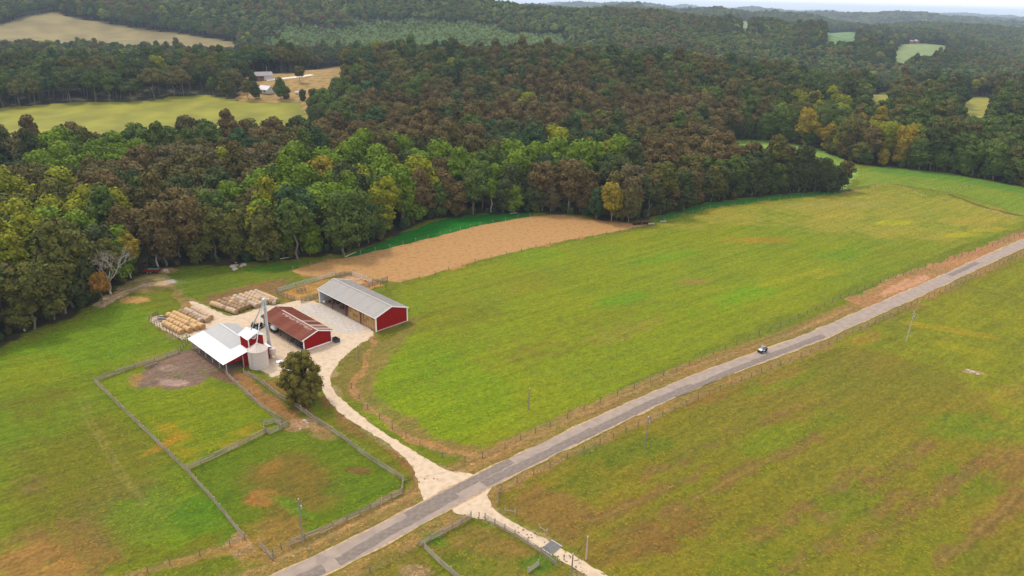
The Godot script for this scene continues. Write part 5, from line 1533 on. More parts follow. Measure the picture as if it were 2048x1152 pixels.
# ---------- grain bin, elevator and tanks ----------
func make_grain_plant() -> void:
	var zinc := look("bin steel", Color(0.56, 0.475, 0.415), 0.07, 2.5, 0.6, 0.0)
	var cap := look("bin roof", Color(0.55, 0.45, 0.39), 0.14, 1.6, 0.6, 0.0)
	var rib_rust := look("rusty rib", Color(0.44, 0.27, 0.20), 0.25, 1.0, 0.7)
	var galv := look("galvanised steel", Color(0.52, 0.52, 0.51), 0.08, 1.0, 0.45, 0.3)
	var dark := look("dark steel", Color(0.10, 0.10, 0.10), 0.1, 1.0, 0.5)
	var at := on_land(Vector2(-61.63, -158.23))
	var bin := thing("grain_bin", "pale round steel grain bin with cone roof beside red tower", "silo", at)
	var r := 2.35
	var h := 4.75
	for i in 5:
		var k := MeshKit.new()
		var y := i * h / 5.0
		k.lathe([Vector2(r - 0.05, y + 0.012), Vector2(r, y + 0.03), Vector2(r, y + h / 5.0 - 0.03), Vector2(r - 0.05, y + h / 5.0 - 0.012)], 40)
		part(bin, "wall_ring", k.mesh(), zinc)
	for i in 20:
		var k := MeshKit.new()
		var a0 := TAU * i / 20.0 + 0.012
		var a1 := TAU * (i + 1) / 20.0 - 0.012
		var e := r + 0.12
		var top := 0.28
		var p := Vector3(cos(a0) * e, h - 0.02, sin(a0) * e)
		var q := Vector3(cos(a1) * e, h - 0.02, sin(a1) * e)
		var u := Vector3(cos(a1) * top, h + 1.42, sin(a1) * top)
		var v := Vector3(cos(a0) * top, h + 1.42, sin(a0) * top)
		k.quad(q, p, v, u)
		k.quad(p, q, q - Vector3(0, 0.06, 0), p - Vector3(0, 0.06, 0))
		part(bin, "roof_panel", k.mesh(), cap)
		if i % 2 == 0:
			var rb := MeshKit.new()
			rb.bar((p + Vector3(0, 0.04, 0)).lerp(v, 0.03), v, 0.05, 0.06)
			part(bin, "roof_rib", rb.mesh(), rib_rust if i % 3 else cap)
	var lid := MeshKit.new()
	lid.lathe([Vector2(0.34, h + 1.36), Vector2(0.34, h + 1.5), Vector2(0.12, h + 1.62), Vector2(0.0, h + 1.64)], 16)
	part(bin, "roof_cap", lid.mesh(), galv)
	var eave := MeshKit.new()
	eave.lathe([Vector2(r + 0.005, h - 0.12), Vector2(r + 0.03, h - 0.1), Vector2(r + 0.03, h - 0.04), Vector2(r + 0.005, h - 0.02)], 40)
	part(bin, "eave_ring", eave.mesh(), dark)
	var ladder := MeshKit.new()
	for sgn in [-0.18, 0.18]:
		ladder.bar(Vector3(r + 0.06, 0.3, sgn), Vector3(r + 0.06, h, sgn), 0.03, 0.03)
	for i in 12:
		ladder.bar(Vector3(r + 0.06, 0.5 + i * 0.36, -0.18), Vector3(r + 0.06, 0.5 + i * 0.36, 0.18), 0.02, 0.02)
	part(bin, "ladder", ladder.mesh(), galv, Vector3.ZERO, Basis(Vector3.UP, -1.9))

	# elevator leg
	var base := on_land(Vector2(-61.42, -165.63))
	var leg := thing("grain_elevator", "tall galvanised bucket elevator with slanting spouts above the yard", "elevator", base)
	var hh := 14.0
	for off in [Vector3(-0.22, 0, -0.1), Vector3(0.26, 0, 0.16)]:
		var k := MeshKit.new()
		k.box(off + Vector3(0, hh / 2, 0), Vector3(0.3, hh, 0.24), Basis(Vector3.UP, BARN_TURN))
		for i in 6:
			k.box(off + Vector3(0, 1.0 + i * hh / 6.0, 0), Vector3(0.38, 0.06, 0.32), Basis(Vector3.UP, BARN_TURN))
		part(leg, "casing", k.mesh(), galv)
	var head := MeshKit.new()
	head.box(Vector3(0, hh + 0.35, 0), Vector3(1.1, 0.7, 0.45), Basis(Vector3.UP, BARN_TURN))
	head.tube([Vector3(-0.28, hh + 0.62, -0.3), Vector3(0.28, hh + 0.62, 0.3)], [0.36, 0.36], 12)
	part(leg, "head", head.mesh(), galv)
	var plat := MeshKit.new()
	plat.box(Vector3(0.1, hh - 1.2, 0.3), Vector3(1.3, 0.06, 1.0))
	for q in [Vector3(-0.5, 0, -0.2), Vector3(0.75, 0, -0.2), Vector3(-0.5, 0, 0.8), Vector3(0.75, 0, 0.8)]:
		plat.bar(q + Vector3(0, hh - 1.2, 0), q + Vector3(0, hh - 0.2, 0), 0.04, 0.04)
	for y in [hh - 0.7, hh - 0.2]:
		plat.bar(Vector3(-0.5, y, 0.8), Vector3(0.75, y, 0.8), 0.03, 0.03)
		plat.bar(Vector3(-0.5, y, -0.2), Vector3(-0.5, y, 0.8), 0.03, 0.03)
		plat.bar(Vector3(0.75, y, -0.2), Vector3(0.75, y, 0.8), 0.03, 0.03)
	part(leg, "platform", plat.mesh(), galv)
	var bin_top := at - base + Vector3(0, h + 1.5, 0)
	var tower_top := on_land(Vector2(-68.06, -154.19)) + Basis(Vector3.UP, BARN_TURN) * Vector3(8.0, 8.15, -1.9) - base
	var sp := MeshKit.new()
	sp.tube([Vector3(-0.2, hh + 0.1, 0.0), tower_top], [0.13, 0.13], 8)
	part(leg, "spout", sp.mesh(), look("dull spout", Color(0.28, 0.28, 0.28), 0.1, 1.0, 0.5, 0.3))
	sp = MeshKit.new()
	sp.tube([Vector3(-0.1, hh - 0.1, 0.2), Vector3(-0.6, hh - 2.5, 1.6), bin_top], [0.12, 0.12, 0.12], 8)
	part(leg, "spout", sp.mesh(), galv)
	sp = MeshKit.new()
	sp.tube([Vector3(0.3, hh - 4.5, 0.3), Vector3(0.7, 3.0, 0.7), Vector3(1.0, 1.6, 0.9)], [0.12, 0.12, 0.12], 8)
	part(leg, "spout", sp.mesh(), galv)
	# cross conveyor to the bin with its round motor guard
	var conv := MeshKit.new()
	var cb := bin_top + Vector3(-0.7, 1.4, -0.3)
	var ca := Vector3(-0.2, h + 2.3, 0)
	for off in [Vector3(0, 0.22, 0), Vector3(0, -0.22, 0)]:
		conv.bar(ca + off, cb + off, 0.08, 0.08)
	for i in 9:
		var t := i / 8.0
		conv.bar(ca.lerp(cb, t) + Vector3(0, -0.22, 0), ca.lerp(cb, minf(1, t + 0.06)) + Vector3(0, 0.22, 0), 0.05, 0.05)
	part(leg, "cross_conveyor", conv.mesh(), galv)
	var ring := MeshKit.new()
	var rp := []
	var rr := []
	var side := Basis(Vector3.UP, BARN_TURN)
	for i in 19:
		var a := TAU * i / 18.0
		rp.append(cb + Vector3(0, 0.25, 0) + side * Vector3(cos(a) * 0.55, sin(a) * 0.55, 0.25))
		rr.append(0.06)
	ring.tube(rp, rr, 6)
	part(leg, "wheel_guard", ring.mesh(), look("pale paint", Color(0.72, 0.70, 0.68), 0.05, 1.0))
	for q in [Vector3(9, -hh + 0.2, 5), Vector3(-6.5, -hh + 0.2, -7)]:
		var guy := MeshKit.new()
		guy.tube([Vector3(0, hh - 1.0, 0), Vector3(0, hh, 0) + q], [0.012, 0.012], 4)
		part(leg, "guy_wire", guy.mesh(), dark)

	var tank := thing("hopper_tank", "small pale hopper tank on legs at the elevator foot", "tank", on_land(Vector2(-59.65, -162.66)))
	var body := MeshKit.new()
	body.lathe([Vector2(0.12, 0.7), Vector2(0.85, 1.35), Vector2(0.85, 2.75), Vector2(0.8, 2.8)], 24)
	part(tank, "body", body.mesh(), zinc)
	var top := MeshKit.new()
	top.lathe([Vector2(0.9, 2.76), Vector2(0.9, 2.82), Vector2(0.2, 3.02), Vector2(0.0, 3.03)], 24)
	part(tank, "lid", top.mesh(), cap)
	for i in 4:
		var a := TAU * i / 4.0 + 0.4
		var k := MeshKit.new()
		k.bar(Vector3(cos(a) * 0.82, 0, sin(a) * 0.82), Vector3(cos(a) * 0.82, 1.5, sin(a) * 0.82), 0.08, 0.08)
		part(tank, "leg", k.mesh(), galv)
	var hop := MeshKit.new()
	hop.box(Vector3(0, 0.12, 0), Vector3(1.5, 0.2, 1.1))
	var pad := thing("scale_platform", "low white weighing platform on the ground beside the cedar", "platform", on_land(Vector2(-57.45, -160.62)), 0.5)
	part(pad, "deck", hop.mesh(), look("white paint", Color(0.78, 0.78, 0.76), 0.04, 1.0))
	hop = MeshKit.new()
	hop.box(Vector3(0, 0.02, 0), Vector3(1.7, 0.05, 1.3))
	part(pad, "frame", hop.mesh(), dark)

# ---------- hay ----------
func bale_mesh(seed_: int) -> ArrayMesh:
	# lies along z; slightly sagging, with rounded shoulders
	var rng := rng_of(seed_)
	var k := MeshKit.new()
	var r := 0.80
	var l := 0.70
	var prof := [Vector2(0.0, -l), Vector2(0.3, -l - 0.01), Vector2(0.6, -l), Vector2(r - 0.10, -l + 0.015), Vector2(r - 0.02, -l + 0.08), Vector2(r, -l + 0.22), Vector2(r + 0.012, 0.0), Vector2(r, l - 0.22), Vector2(r - 0.02, l - 0.08), Vector2(r - 0.10, l - 0.015), Vector2(0.6, l), Vector2(0.3, l + 0.01), Vector2(0.0, l)]
	k.lathe(prof, 22, Vector3.ZERO, Basis(Vector3.RIGHT, -PI / 2))
	for i in k.v.size():
		var p := k.v[i]
		var a := atan2(p.y, p.x)
		var s := 1.0 + 0.018 * sin(a * 3 + seed_) + 0.012 * sin(a * 7 + seed_ * 2.0 + p.z * 4)
		p = Vector3(p.x * s * 1.02, p.y * s, p.z)
		if p.y < -0.66:
			p.y = -0.66 + (p.y + 0.66) * 0.35
		k.v[i] = p + Vector3(0, 0.70, 0)
		k.c[i] = Color(1, 1, 1) if absf(p.z) < l - 0.05 else Color(0.80, 0.72, 0.6)
	return k.mesh()

func make_bales() -> void:
	var shapes := [bale_mesh(1), bale_mesh(2), bale_mesh(3), bale_mesh(4)]
	var tones := {}
	for q in [["gold", Color(0.46, 0.285, 0.125)], ["tan", Color(0.41, 0.285, 0.175)], ["grey", Color(0.39, 0.295, 0.215)], ["brown", Color(0.255, 0.160, 0.085)]]:
		var m := StandardMaterial3D.new()
		m.resource_name = "hay " + q[0]
		m.roughness = 0.95
		m.vertex_color_use_as_albedo = true
		var c: Color = q[1]
		m.albedo_texture = noise_tex(90 + tones.size(), 0.05, [[0.1, lin(c.r * 0.72, c.g * 0.70, c.b * 0.68)], [0.5, lin(c.r, c.g, c.b)], [0.95, lin(minf(1, c.r * 1.25), c.g * 1.25, c.b * 1.28)]], 256)
		m.uv1_triplanar = true
		m.uv1_world_triplanar = true
		m.uv1_scale = Vector3.ONE / 1.7
		tones[q[0]] = m
	var order := ["first", "second", "third", "fourth", "fifth", "sixth", "seventh", "eighth", "ninth", "tenth"]
	# rows: far end, near end, bales, tone; west stack stands by the feed barn, east stack behind the machine shed
	var stacks := [
		["bale stack by the fence", [[Vector2(-94.54, -179.85), Vector2(-88.18, -175.12), 6, "gold"], [Vector2(-94.15, -181.87), Vector2(-86.48, -176.18), 7, "gold"], [Vector2(-95.77, -185.17), Vector2(-85.23, -177.7), 10, "gold"], [Vector2(-94.8, -186.63), Vector2(-84.03, -178.75), 10, "gold"], [Vector2(-93.46, -187.78), Vector2(-85.94, -182.26), 7, "brown"], [Vector2(-92.46, -188.91), Vector2(-84.52, -183.03), 8, "grey"], [Vector2(-91.03, -190.27), Vector2(-84.3, -184.92), 7, "tan"]]],
		["bale stack behind the elevator", [[Vector2(-87.06, -194.24), Vector2(-78.91, -189.15), 9, "tan"], [Vector2(-85.77, -195.65), Vector2(-78.01, -190.83), 8, "brown"], [Vector2(-84.69, -197.25), Vector2(-77.4, -192.15), 8, "brown"], [Vector2(-83.52, -198.3), Vector2(-76.57, -193.31), 8, "brown"], [Vector2(-82.34, -199.55), Vector2(-74.35, -193.84), 9, "grey"], [Vector2(-81.15, -200.82), Vector2(-73.49, -195.21), 9, "tan"], [Vector2(-79.94, -202.1), Vector2(-72.83, -196.77), 8, "tan"], [Vector2(-78.74, -203), Vector2(-70.82, -196.72), 9, "grey"], [Vector2(-77.59, -204.09), Vector2(-69.85, -198.13), 9, "tan"]]],
	]
	var rng := rng_of(44)
	for st in stacks:
		var rows: Array = st[1]
		for i in rows.size():
			var row: Array = rows[i]
			var a: Vector2 = row[0]
			var b: Vector2 = row[1]
			var n: int = row[2]
			var d := (a - b).normalized()
			n = maxi(2, int(round(a.distance_to(b) / 1.47)) + 1)
			for j in n:
				var p := b.lerp(a, float(j) / (n - 1)) + Vector2(rng.randf_range(-0.05, 0.05), rng.randf_range(-0.05, 0.05))
				var tone: String = row[3]
				if rng.randf() < 0.12:
					tone = ["tan", "grey", "gold", "brown"][rng.randi() % 4]
				var o := solo("round_bale", shapes[rng.randi() % 4], tones[tone], "%s bale from the yard end, %s row from left, %s" % [order[mini(j, 9)] if j < 9 else "last", order[i], st[0]], "hay bale", on_land(p, 0.02), atan2(d.x, d.y) + rng.randf_range(-0.05, 0.05) + (PI if rng.randf() < 0.5 else 0.0), "round hay bales laid out in rows")
				o.scale = Vector3.ONE * rng.randf_range(0.95, 1.05)
	var o := solo("round_bale", shapes[0], tones["grey"], "single pale bale lying apart before the far stack", "hay bale", on_land(Vector2(-70.11, -196.58), 0.0), 2.0, "round hay bales laid out in rows")
	o.scale = Vector3.ONE * 0.86
	# big square bales stacked in the long barn
	var sq := []
	for v in 3:
		var k := MeshKit.new()
		var r2 := rng_of(60 + v)
		var w := 1.13
		var h := 0.92
		var l := 2.3
		k.box(Vector3(0, h / 2, 0), Vector3(l, h - 0.03, w - 0.05))
		k.box(Vector3(0, h / 2, 0), Vector3(l - 0.1, h + 0.02, w - 0.14))
		for s in 4:
			k.box(Vector3(-l / 2 - 0.004, h / 2, -w / 2 + 0.2 + s * 0.25), Vector3(0.012, h - 0.05, 0.025))
		for t in 14:
			var p := Vector3(-l / 2 - 0.02, r2.randf_range(0.1, h - 0.1), r2.randf_range(-w / 2 + 0.1, w / 2 - 0.1))
			k.box(p, Vector3(0.08, r2.randf_range(0.04, 0.14), r2.randf_range(0.1, 0.3)), Basis(Vector3.RIGHT, r2.randf_range(-0.4, 0.4)))
		sq.append(k.mesh())
	var straw := [tones["gold"], look("straw", Color(0.50, 0.31, 0.12), 0.3, 0.9, 0.95), look("dark straw", Color(0.36, 0.20, 0.075), 0.3, 0.9, 0.95)]
	var origin := on_land(Vector2(-36.78, -179.62))
	var turn := Basis(Vector3.UP, BARN_TURN)
	for col in 11:
		for row in 4:
			var z := -0.9 - col * 1.17 - (0.45 if col > 4 else 0.0)
			var p := origin + turn * Vector3(1.42 + rng.randf_range(-0.08, 0.1) + 0.05 * row, 0.07 + row * 0.94, z + rng.randf_range(-0.03, 0.03))
			solo("square_bale", sq[rng.randi() % 3], straw[rng.randi() % 3], "square straw bale, %s column from the red gable, %s" % [order[mini(col, 9)] if col < 10 else "last", ["bottom layer", "second layer", "third layer", "top layer"][row]], "hay bale", p, BARN_TURN + rng.randf_range(-0.02, 0.02), "square bales stacked in the long barn")

# ---------- machines ----------
func wheel(parent: Node, at: Vector3, r: float, w: float, turn := 0.0) -> void:
	var tyre := MeshKit.new()
	var side := Basis(Vector3.UP, turn) * Basis(Vector3.BACK, PI / 2)
	tyre.lathe([Vector2(r * 0.55, -w / 2), Vector2(r * 0.9, -w / 2), Vector2(r, -w * 0.3), Vector2(r, w * 0.3), Vector2(r * 0.9, w / 2), Vector2(r * 0.55, w / 2)], 18, Vector3.ZERO, side)
	var o := part(parent, "wheel", tyre.mesh(), look("tyre rubber", Color(0.025, 0.025, 0.025), 0.1, 1.0, 0.85), at)
	var rim := MeshKit.new()
	rim.lathe([Vector2(0.0, -w * 0.36), Vector2(r * 0.56, -w * 0.4), Vector2(r * 0.56, w * 0.4), Vector2(0.0, w * 0.36)], 14, Vector3.ZERO, side)
	part(o, "rim", rim.mesh(), look("rim grey", Color(0.42, 0.42, 0.43), 0.05, 1.0, 0.4, 0.4))

func boxy(parent: Node, called: String, at: Vector3, size: Vector3, mt: Material, b := Basis()) -> MeshInstance3D:
	# a box with cut edges
	var k := MeshKit.new()
	var c := minf(0.06, minf(size.x, minf(size.y, size.z)) * 0.25)
	var prof := [Vector2(-size.x / 2 + c, -size.y / 2), Vector2(size.x / 2 - c, -size.y / 2), Vector2(size.x / 2, -size.y / 2 + c), Vector2(size.x / 2, size.y / 2 - c), Vector2(size.x / 2 - c, size.y / 2), Vector2(-size.x / 2 + c, size.y / 2), Vector2(-size.x / 2, size.y / 2 - c), Vector2(-size.x / 2, -size.y / 2 + c)]
	k.slab(prof, size.z, Vector3(0, 0, size.z / 2))
	return part(parent, called, k.mesh(), mt, at, b)

func make_machines() -> void:
	var black := look("black plastic", Color(0.018, 0.018, 0.02), 0.1, 1.0, 0.55)
	var white := look("white plastic", Color(0.80, 0.80, 0.80), 0.03, 1.0, 0.35)
	var grey := look("grey canopy", Color(0.22, 0.20, 0.19), 0.05, 1.0, 0.5)
	var seat := look("seat grey", Color(0.30, 0.30, 0.33), 0.05, 1.0, 0.7)
	# the buggy faces down the road (its own +z is forward)
	var along := (Vector2(Vector2(52.85, -162.38)) - Vector2(Vector2(82.72, -182.58))).normalized()
	var u := thing("utility_buggy", "small white and black roofed farm buggy driving on the road", "buggy", on_land(Vector2(66.89, -173.59), 0.1), atan2(along.x, along.y))
	u.scale = Vector3.ONE * 0.92
	boxy(u, "body", Vector3(0, 0.62, -0.1), Vector3(1.36, 0.36, 2.5), black)
	boxy(u, "hood", Vector3(0, 0.96, 0.92), Vector3(1.05, 0.3, 0.66), white)
	boxy(u, "bumper", Vector3(0, 0.66, 1.36), Vector3(1.2, 0.4, 0.14), black)
	boxy(u, "cargo_bed", Vector3(0, 0.98, -0.98), Vector3(1.4, 0.42, 0.95), black)
	boxy(u, "seat", Vector3(0, 0.92, -0.2), Vector3(1.2, 0.26, 0.5), seat)
	boxy(u, "backrest", Vector3(0, 1.22, -0.46), Vector3(1.2, 0.5, 0.14), seat)
	for sx in [-1.0, 1.0]:
		wheel(u, Vector3(0.64 * sx, 0.34, 0.9), 0.34, 0.26)
		wheel(u, Vector3(0.64 * sx, 0.34, -0.95), 0.34, 0.26)
		boxy(u, "fender", Vector3(0.6 * sx, 0.8, 0.9), Vector3(0.3, 0.14, 0.8), black)
		boxy(u, "door_panel", Vector3(0.67 * sx, 0.82, 0.15), Vector3(0.05, 0.22, 0.7), white)
		beam(u, "roll_bar", Vector3(0.6 * sx, 0.85, 0.62), Vector3(0.55 * sx, 1.84, 0.3), 0.06, 0.06, black)
		beam(u, "roll_bar", Vector3(0.6 * sx, 0.85, -0.52), Vector3(0.56 * sx, 1.84, -0.5), 0.06, 0.06, black)
		boxy(u, "headlight", Vector3(0.45 * sx, 0.95, 1.37), Vector3(0.24, 0.1, 0.04), look("lamp glass", Color(0.6, 0.6, 0.6), 0.0, 1.0, 0.2))
	boxy(u, "roof", Vector3(0, 1.88, -0.1), Vector3(1.3, 0.08, 1.05), grey)
	var glass := StandardMaterial3D.new()
	glass.resource_name = "windscreen"
	glass.transparency = BaseMaterial3D.TRANSPARENCY_ALPHA
	glass.albedo_color = Color(0.7, 0.8, 0.8, 0.25)
	glass.roughness = 0.05
	var pane := MeshKit.new()
	pane.quad(Vector3(-0.56, 1.12, 0.55), Vector3(0.56, 1.12, 0.55), Vector3(0.53, 1.82, 0.32), Vector3(-0.53, 1.82, 0.32))
	part(u, "windscreen", pane.mesh(), glass)

	# dark tractor in the yard behind the tower
	var t := thing("tractor", "dark tractor parked between the red tower and rusty shed", "tractor", on_land(Vector2(-69.44, -179.72)), 2.3)
	boxy(t, "chassis", Vector3(0, 0.75, 0.2), Vector3(0.5, 0.5, 2.6), black)
	boxy(t, "bonnet", Vector3(0, 1.15, 0.85), Vector3(0.62, 0.55, 1.4), look("tractor grey", Color(0.05, 0.05, 0.055), 0.1, 1.0, 0.4))
	boxy(t, "seat", Vector3(0, 1.2, -0.45), Vector3(0.5, 0.3, 0.5), black)
	boxy(t, "canopy", Vector3(0, 2.2, -0.45), Vector3(1.0, 0.08, 1.1), look("tractor roof", Color(0.22, 0.22, 0.22), 0.1, 1.0, 0.5))
	for sx in [-1.0, 1.0]:
		wheel(t, Vector3(0.78 * sx, 0.72, -0.6), 0.72, 0.42)
		wheel(t, Vector3(0.62 * sx, 0.42, 1.25), 0.42, 0.28)
		beam(t, "roll_bar", Vector3(0.45 * sx, 1.0, -0.85), Vector3(0.45 * sx, 2.2, -0.85), 0.07, 0.07, black)
		boxy(t, "fender", Vector3(0.78 * sx, 1.5, -0.6), Vector3(0.42, 0.06, 1.0), black)
		beam(t, "loader_arm", Vector3(0.5 * sx, 1.3, 0.0), Vector3(0.5 * sx, 0.7, 2.3), 0.1, 0.16, black)
	boxy(t, "bucket", Vector3(0, 0.45, 2.6), Vector3(1.7, 0.6, 0.7), look("bucket steel", Color(0.20, 0.19, 0.18), 0.15, 1.0, 0.5, 0.3))

	# red dump trailer under the trees
	var rd := look("trailer red", Color(0.16, 0.014, 0.014), 0.15, 1.5, 0.5)
	var d := thing("dump_trailer", "dark red tipping trailer with green tarp under the trees", "trailer", on_land(Vector2(-116.68, -219.57)), 0.12)
	boxy(d, "bed", Vector3(0, 0.75, 0), Vector3(4.6, 0.14, 2.0), rd)
	for sz in [-1.0, 1.0]:
		boxy(d, "side_panel", Vector3(0, 1.15, 1.0 * sz), Vector3(4.6, 0.75, 0.08), rd)
		for i in 6:
			boxy(d, "stake", Vector3(-2.1 + i * 0.84, 1.15, 1.06 * sz), Vector3(0.08, 0.78, 0.06), rd)
	for sx in [-1.0, 1.0]:
		boxy(d, "end_panel", Vector3(2.3 * sx, 1.15, 0), Vector3(0.08, 0.75, 2.0), rd)
	var tarp := MeshKit.new()
	for i in 6:
		for j in 4:
			var f := func(a: int, b: int) -> Vector3: return Vector3(-1.6 + a * 0.62, 1.22 + 0.08 * sin(a * 1.7 + b) + 0.05 * cos(b * 2.3), -0.92 + b * 0.46)
			tarp.quad(f.call(i, j), f.call(i, j + 1), f.call(i + 1, j + 1), f.call(i + 1, j))
	part(d, "tarp", tarp.mesh(), look("green tarp", Color(0.06, 0.22, 0.14), 0.2, 1.0))
	for sx in [-0.5, 0.5]:
		for sz in [-0.9, 0.9]:
			wheel(d, Vector3(-0.9 + sx, 0.38, sz), 0.38, 0.24, PI / 2)
	beam(d, "tongue", Vector3(-2.3, 0.6, 0.5), Vector3(-3.7, 0.55, 0), 0.12, 0.14, rd)
	beam(d, "tongue", Vector3(-2.3, 0.6, -0.5), Vector3(-3.7, 0.55, 0), 0.12, 0.14, rd)
	beam(d, "jack", Vector3(-3.5, 0.0, 0), Vector3(-3.5, 1.0, 0), 0.09, 0.09, black)

	# white tank wagon under the shed eave
	var w := thing("nurse_tank", "white plastic tank on a low frame under rusty eave", "tank", on_land(Vector2(-64.05, -177.82)), BARN_TURN)
	var k := MeshKit.new()
	k.lathe([Vector2(0.0, -0.95), Vector2(0.5, -0.92), Vector2(0.66, -0.75), Vector2(0.68, 0.0), Vector2(0.66, 0.75), Vector2(0.5, 0.92), Vector2(0.0, 0.95)], 20, Vector3(0, 1.35, 0), Basis(Vector3.RIGHT, PI / 2))
	part(w, "body", k.mesh(), white)
	boxy(w, "frame", Vector3(0, 0.55, 0), Vector3(1.2, 0.14, 2.4), black)
	for sx in [-0.65, 0.65]:
		wheel(w, Vector3(sx, 0.34, 0.5), 0.34, 0.22)
		wheel(w, Vector3(sx, 0.34, -0.5), 0.34, 0.22)

	# implements under the roofs
	var rusty := look("implement rust", Color(0.13, 0.05, 0.03), 0.3, 1.0)
	var iron := look("implement iron", Color(0.05, 0.05, 0.055), 0.2, 1.0, 0.6)
	implement("disc_harrow", "dark disc harrow under the near end of rusty shed", on_land(Vector2(-53.01, -167.01)) + Basis(Vector3.UP, BARN_TURN) * Vector3(1.2, 0.06, -2.2), iron, 11)
	implement("disc_harrow", "dark disc harrow in the second bay of rusty shed", on_land(Vector2(-53.01, -167.01)) + Basis(Vector3.UP, BARN_TURN) * Vector3(1.4, 0.06, -6.0), iron, 12)
	implement("field_cultivator", "rusty cultivator deep in the middle of rusty shed", on_land(Vector2(-53.01, -167.01)) + Basis(Vector3.UP, BARN_TURN) * Vector3(4.2, 0.06, -10.0), rusty, 13)
	implement("field_cultivator", "dark cultivator at the far bay of rusty shed", on_land(Vector2(-53.01, -167.01)) + Basis(Vector3.UP, BARN_TURN) * Vector3(2.6, 0.06, -17.6), iron, 14)
	implement("hay_rake", "dark hay rake inside the far bay of long barn", on_land(Vector2(-36.78, -179.62)) + Basis(Vector3.UP, BARN_TURN) * Vector3(3.0, 0.06, -25.0), iron, 15)
	implement("hay_rake", "rusty red rake behind the far brown post of long barn", on_land(Vector2(-36.78, -179.62)) + Basis(Vector3.UP, BARN_TURN) * Vector3(3.2, 0.06, -19.0), look("implement red", Color(0.20, 0.03, 0.02), 0.2, 1.0), 16)
	var sack := thing("feed_sack", "white feed sack slumped at the far post of long barn", "sack", on_land(Vector2(-36.78, -179.62)) + Basis(Vector3.UP, BARN_TURN) * Vector3(0.9, 0.05, -27.2))
	k = MeshKit.new()
	k.blob(Vector3(0, 0.3, 0), Vector3(0.5, 0.34, 0.4), 0.12, rng_of(3), 6, 10)
	part(sack, "body", k.mesh(), white)
	k = MeshKit.new()
	k.blob(Vector3(0.1, 0.62, 0.05), Vector3(0.16, 0.1, 0.14), 0.1, rng_of(4), 4, 8)
	part(sack, "neck", k.mesh(), white)
	# a skip by the back of the shed
	var bn := thing("trash_skip", "low dark skip behind the rusty shed's right corner", "skip", on_land(Vector2(-46.24, -173.05)), BARN_TURN)
	boxy(bn, "floor", Vector3(0, 0.2, 0), Vector3(1.3, 0.1, 2.0), iron)
	for sx in [-0.65, 0.65]:
		boxy(bn, "side", Vector3(sx, 0.6, 0), Vector3(0.06, 0.8, 2.0), iron)
	for sz in [-1.0, 1.0]:
		boxy(bn, "end", Vector3(0, 0.6, sz), Vector3(1.3, 0.8, 0.06), iron)

func implement(called: String, label: String, at: Vector3, mt: Material, seed_: int) -> void:
	var rng := rng_of(seed_)
	var o := thing(called, label, "farm implement", at, BARN_TURN + rng.randf_range(-0.1, 0.1))
	var f := MeshKit.new()
	for x in [-1.1, 0.0, 1.1]:
		f.bar(Vector3(x, 0.7, -1.3), Vector3(x, 0.7, 1.3), 0.1, 0.1)
	for z in [-1.2, 0.0, 1.2]:
		f.bar(Vector3(-1.3, 0.72, z), Vector3(1.3, 0.72, z), 0.1, 0.1)
	f.bar(Vector3(-1.1, 0.7, 0), Vector3(-2.2, 0.5, 0), 0.12, 0.12)
	part(o, "frame", f.mesh(), mt)
	for i in 6:
		var d := MeshKit.new()
		d.lathe([Vector2(0.0, -0.02), Vector2(0.3, 0.03), Vector2(0.3, 0.05), Vector2(0.0, 0.01)], 14, Vector3.ZERO, Basis(Vector3.RIGHT, PI / 2 + 0.3))
		part(o, "disc", d.mesh(), mt, Vector3(-1.0 if i % 2 else 1.0, 0.34, -1.1 + (i / 2) * 1.1))
	wheel(o, Vector3(0.2, 0.4, 1.45), 0.4, 0.2, PI / 2)
	wheel(o, Vector3(0.2, 0.4, -1.45), 0.4, 0.2, PI / 2)
	var m := MeshKit.new()
	m.bar(Vector3(-0.6, 0.7, 0), Vector3(0.3, 1.5, 0), 0.1, 0.1)
	m.bar(Vector3(0.9, 0.7, 0), Vector3(0.3, 1.5, 0), 0.1, 0.1)
	part(o, "mast", m.mesh(), mt)

# ---------- poles, signs, stones, logs ----------
func power_pole(at: Vector2, h: float, label: String, lean := Vector2.ZERO, arm := true, pale := false) -> void:
	var o := thing("utility_pole", label, "pole", on_land(at), 0.0, "wooden utility poles round the farm")
	var wood := look("pale pole", Color(0.42, 0.35, 0.29), 0.2, 1.5) if pale else look("grey pole", Color(0.25, 0.19, 0.15), 0.2, 1.5)
	var k := MeshKit.new()
	k.tube([Vector3(0, -0.5, 0), Vector3(lean.x * 0.5, h * 0.5, lean.y * 0.5), Vector3(lean.x, h, lean.y)], [0.16, 0.13, 0.10], 9)
	part(o, "shaft", k.mesh(), wood)
	var top := Vector3(lean.x, h, lean.y)
	k = MeshKit.new()
	k.lathe([Vector2(0.05, 0.0), Vector2(0.09, 0.05), Vector2(0.09, 0.16), Vector2(0.04, 0.26), Vector2(0.0, 0.27)], 10, top)
	part(o, "insulator", k.mesh(), look("glazed white", Color(0.7, 0.7, 0.7), 0.0, 1.0, 0.3))
	if arm:
		k = MeshKit.new()
		k.lathe([Vector2(0.0, 0.0), Vector2(0.15, 0.02), Vector2(0.17, 0.1), Vector2(0.17, 0.6), Vector2(0.14, 0.68), Vector2(0.0, 0.7)], 14, Vector3(lean.x + 0.3, h * 0.8, lean.y))
		part(o, "transformer", k.mesh(), look("transformer grey", Color(0.32, 0.32, 0.32), 0.05, 1.0, 0.5))
		k = MeshKit.new()
		k.bar(Vector3(-0.5, h - 0.35, 0) + Vector3(lean.x, 0, lean.y), Vector3(0.5, h - 0.35, 0) + Vector3(lean.x, 0, lean.y), 0.1, 0.1)
		part(o, "crossarm", k.mesh(), wood)

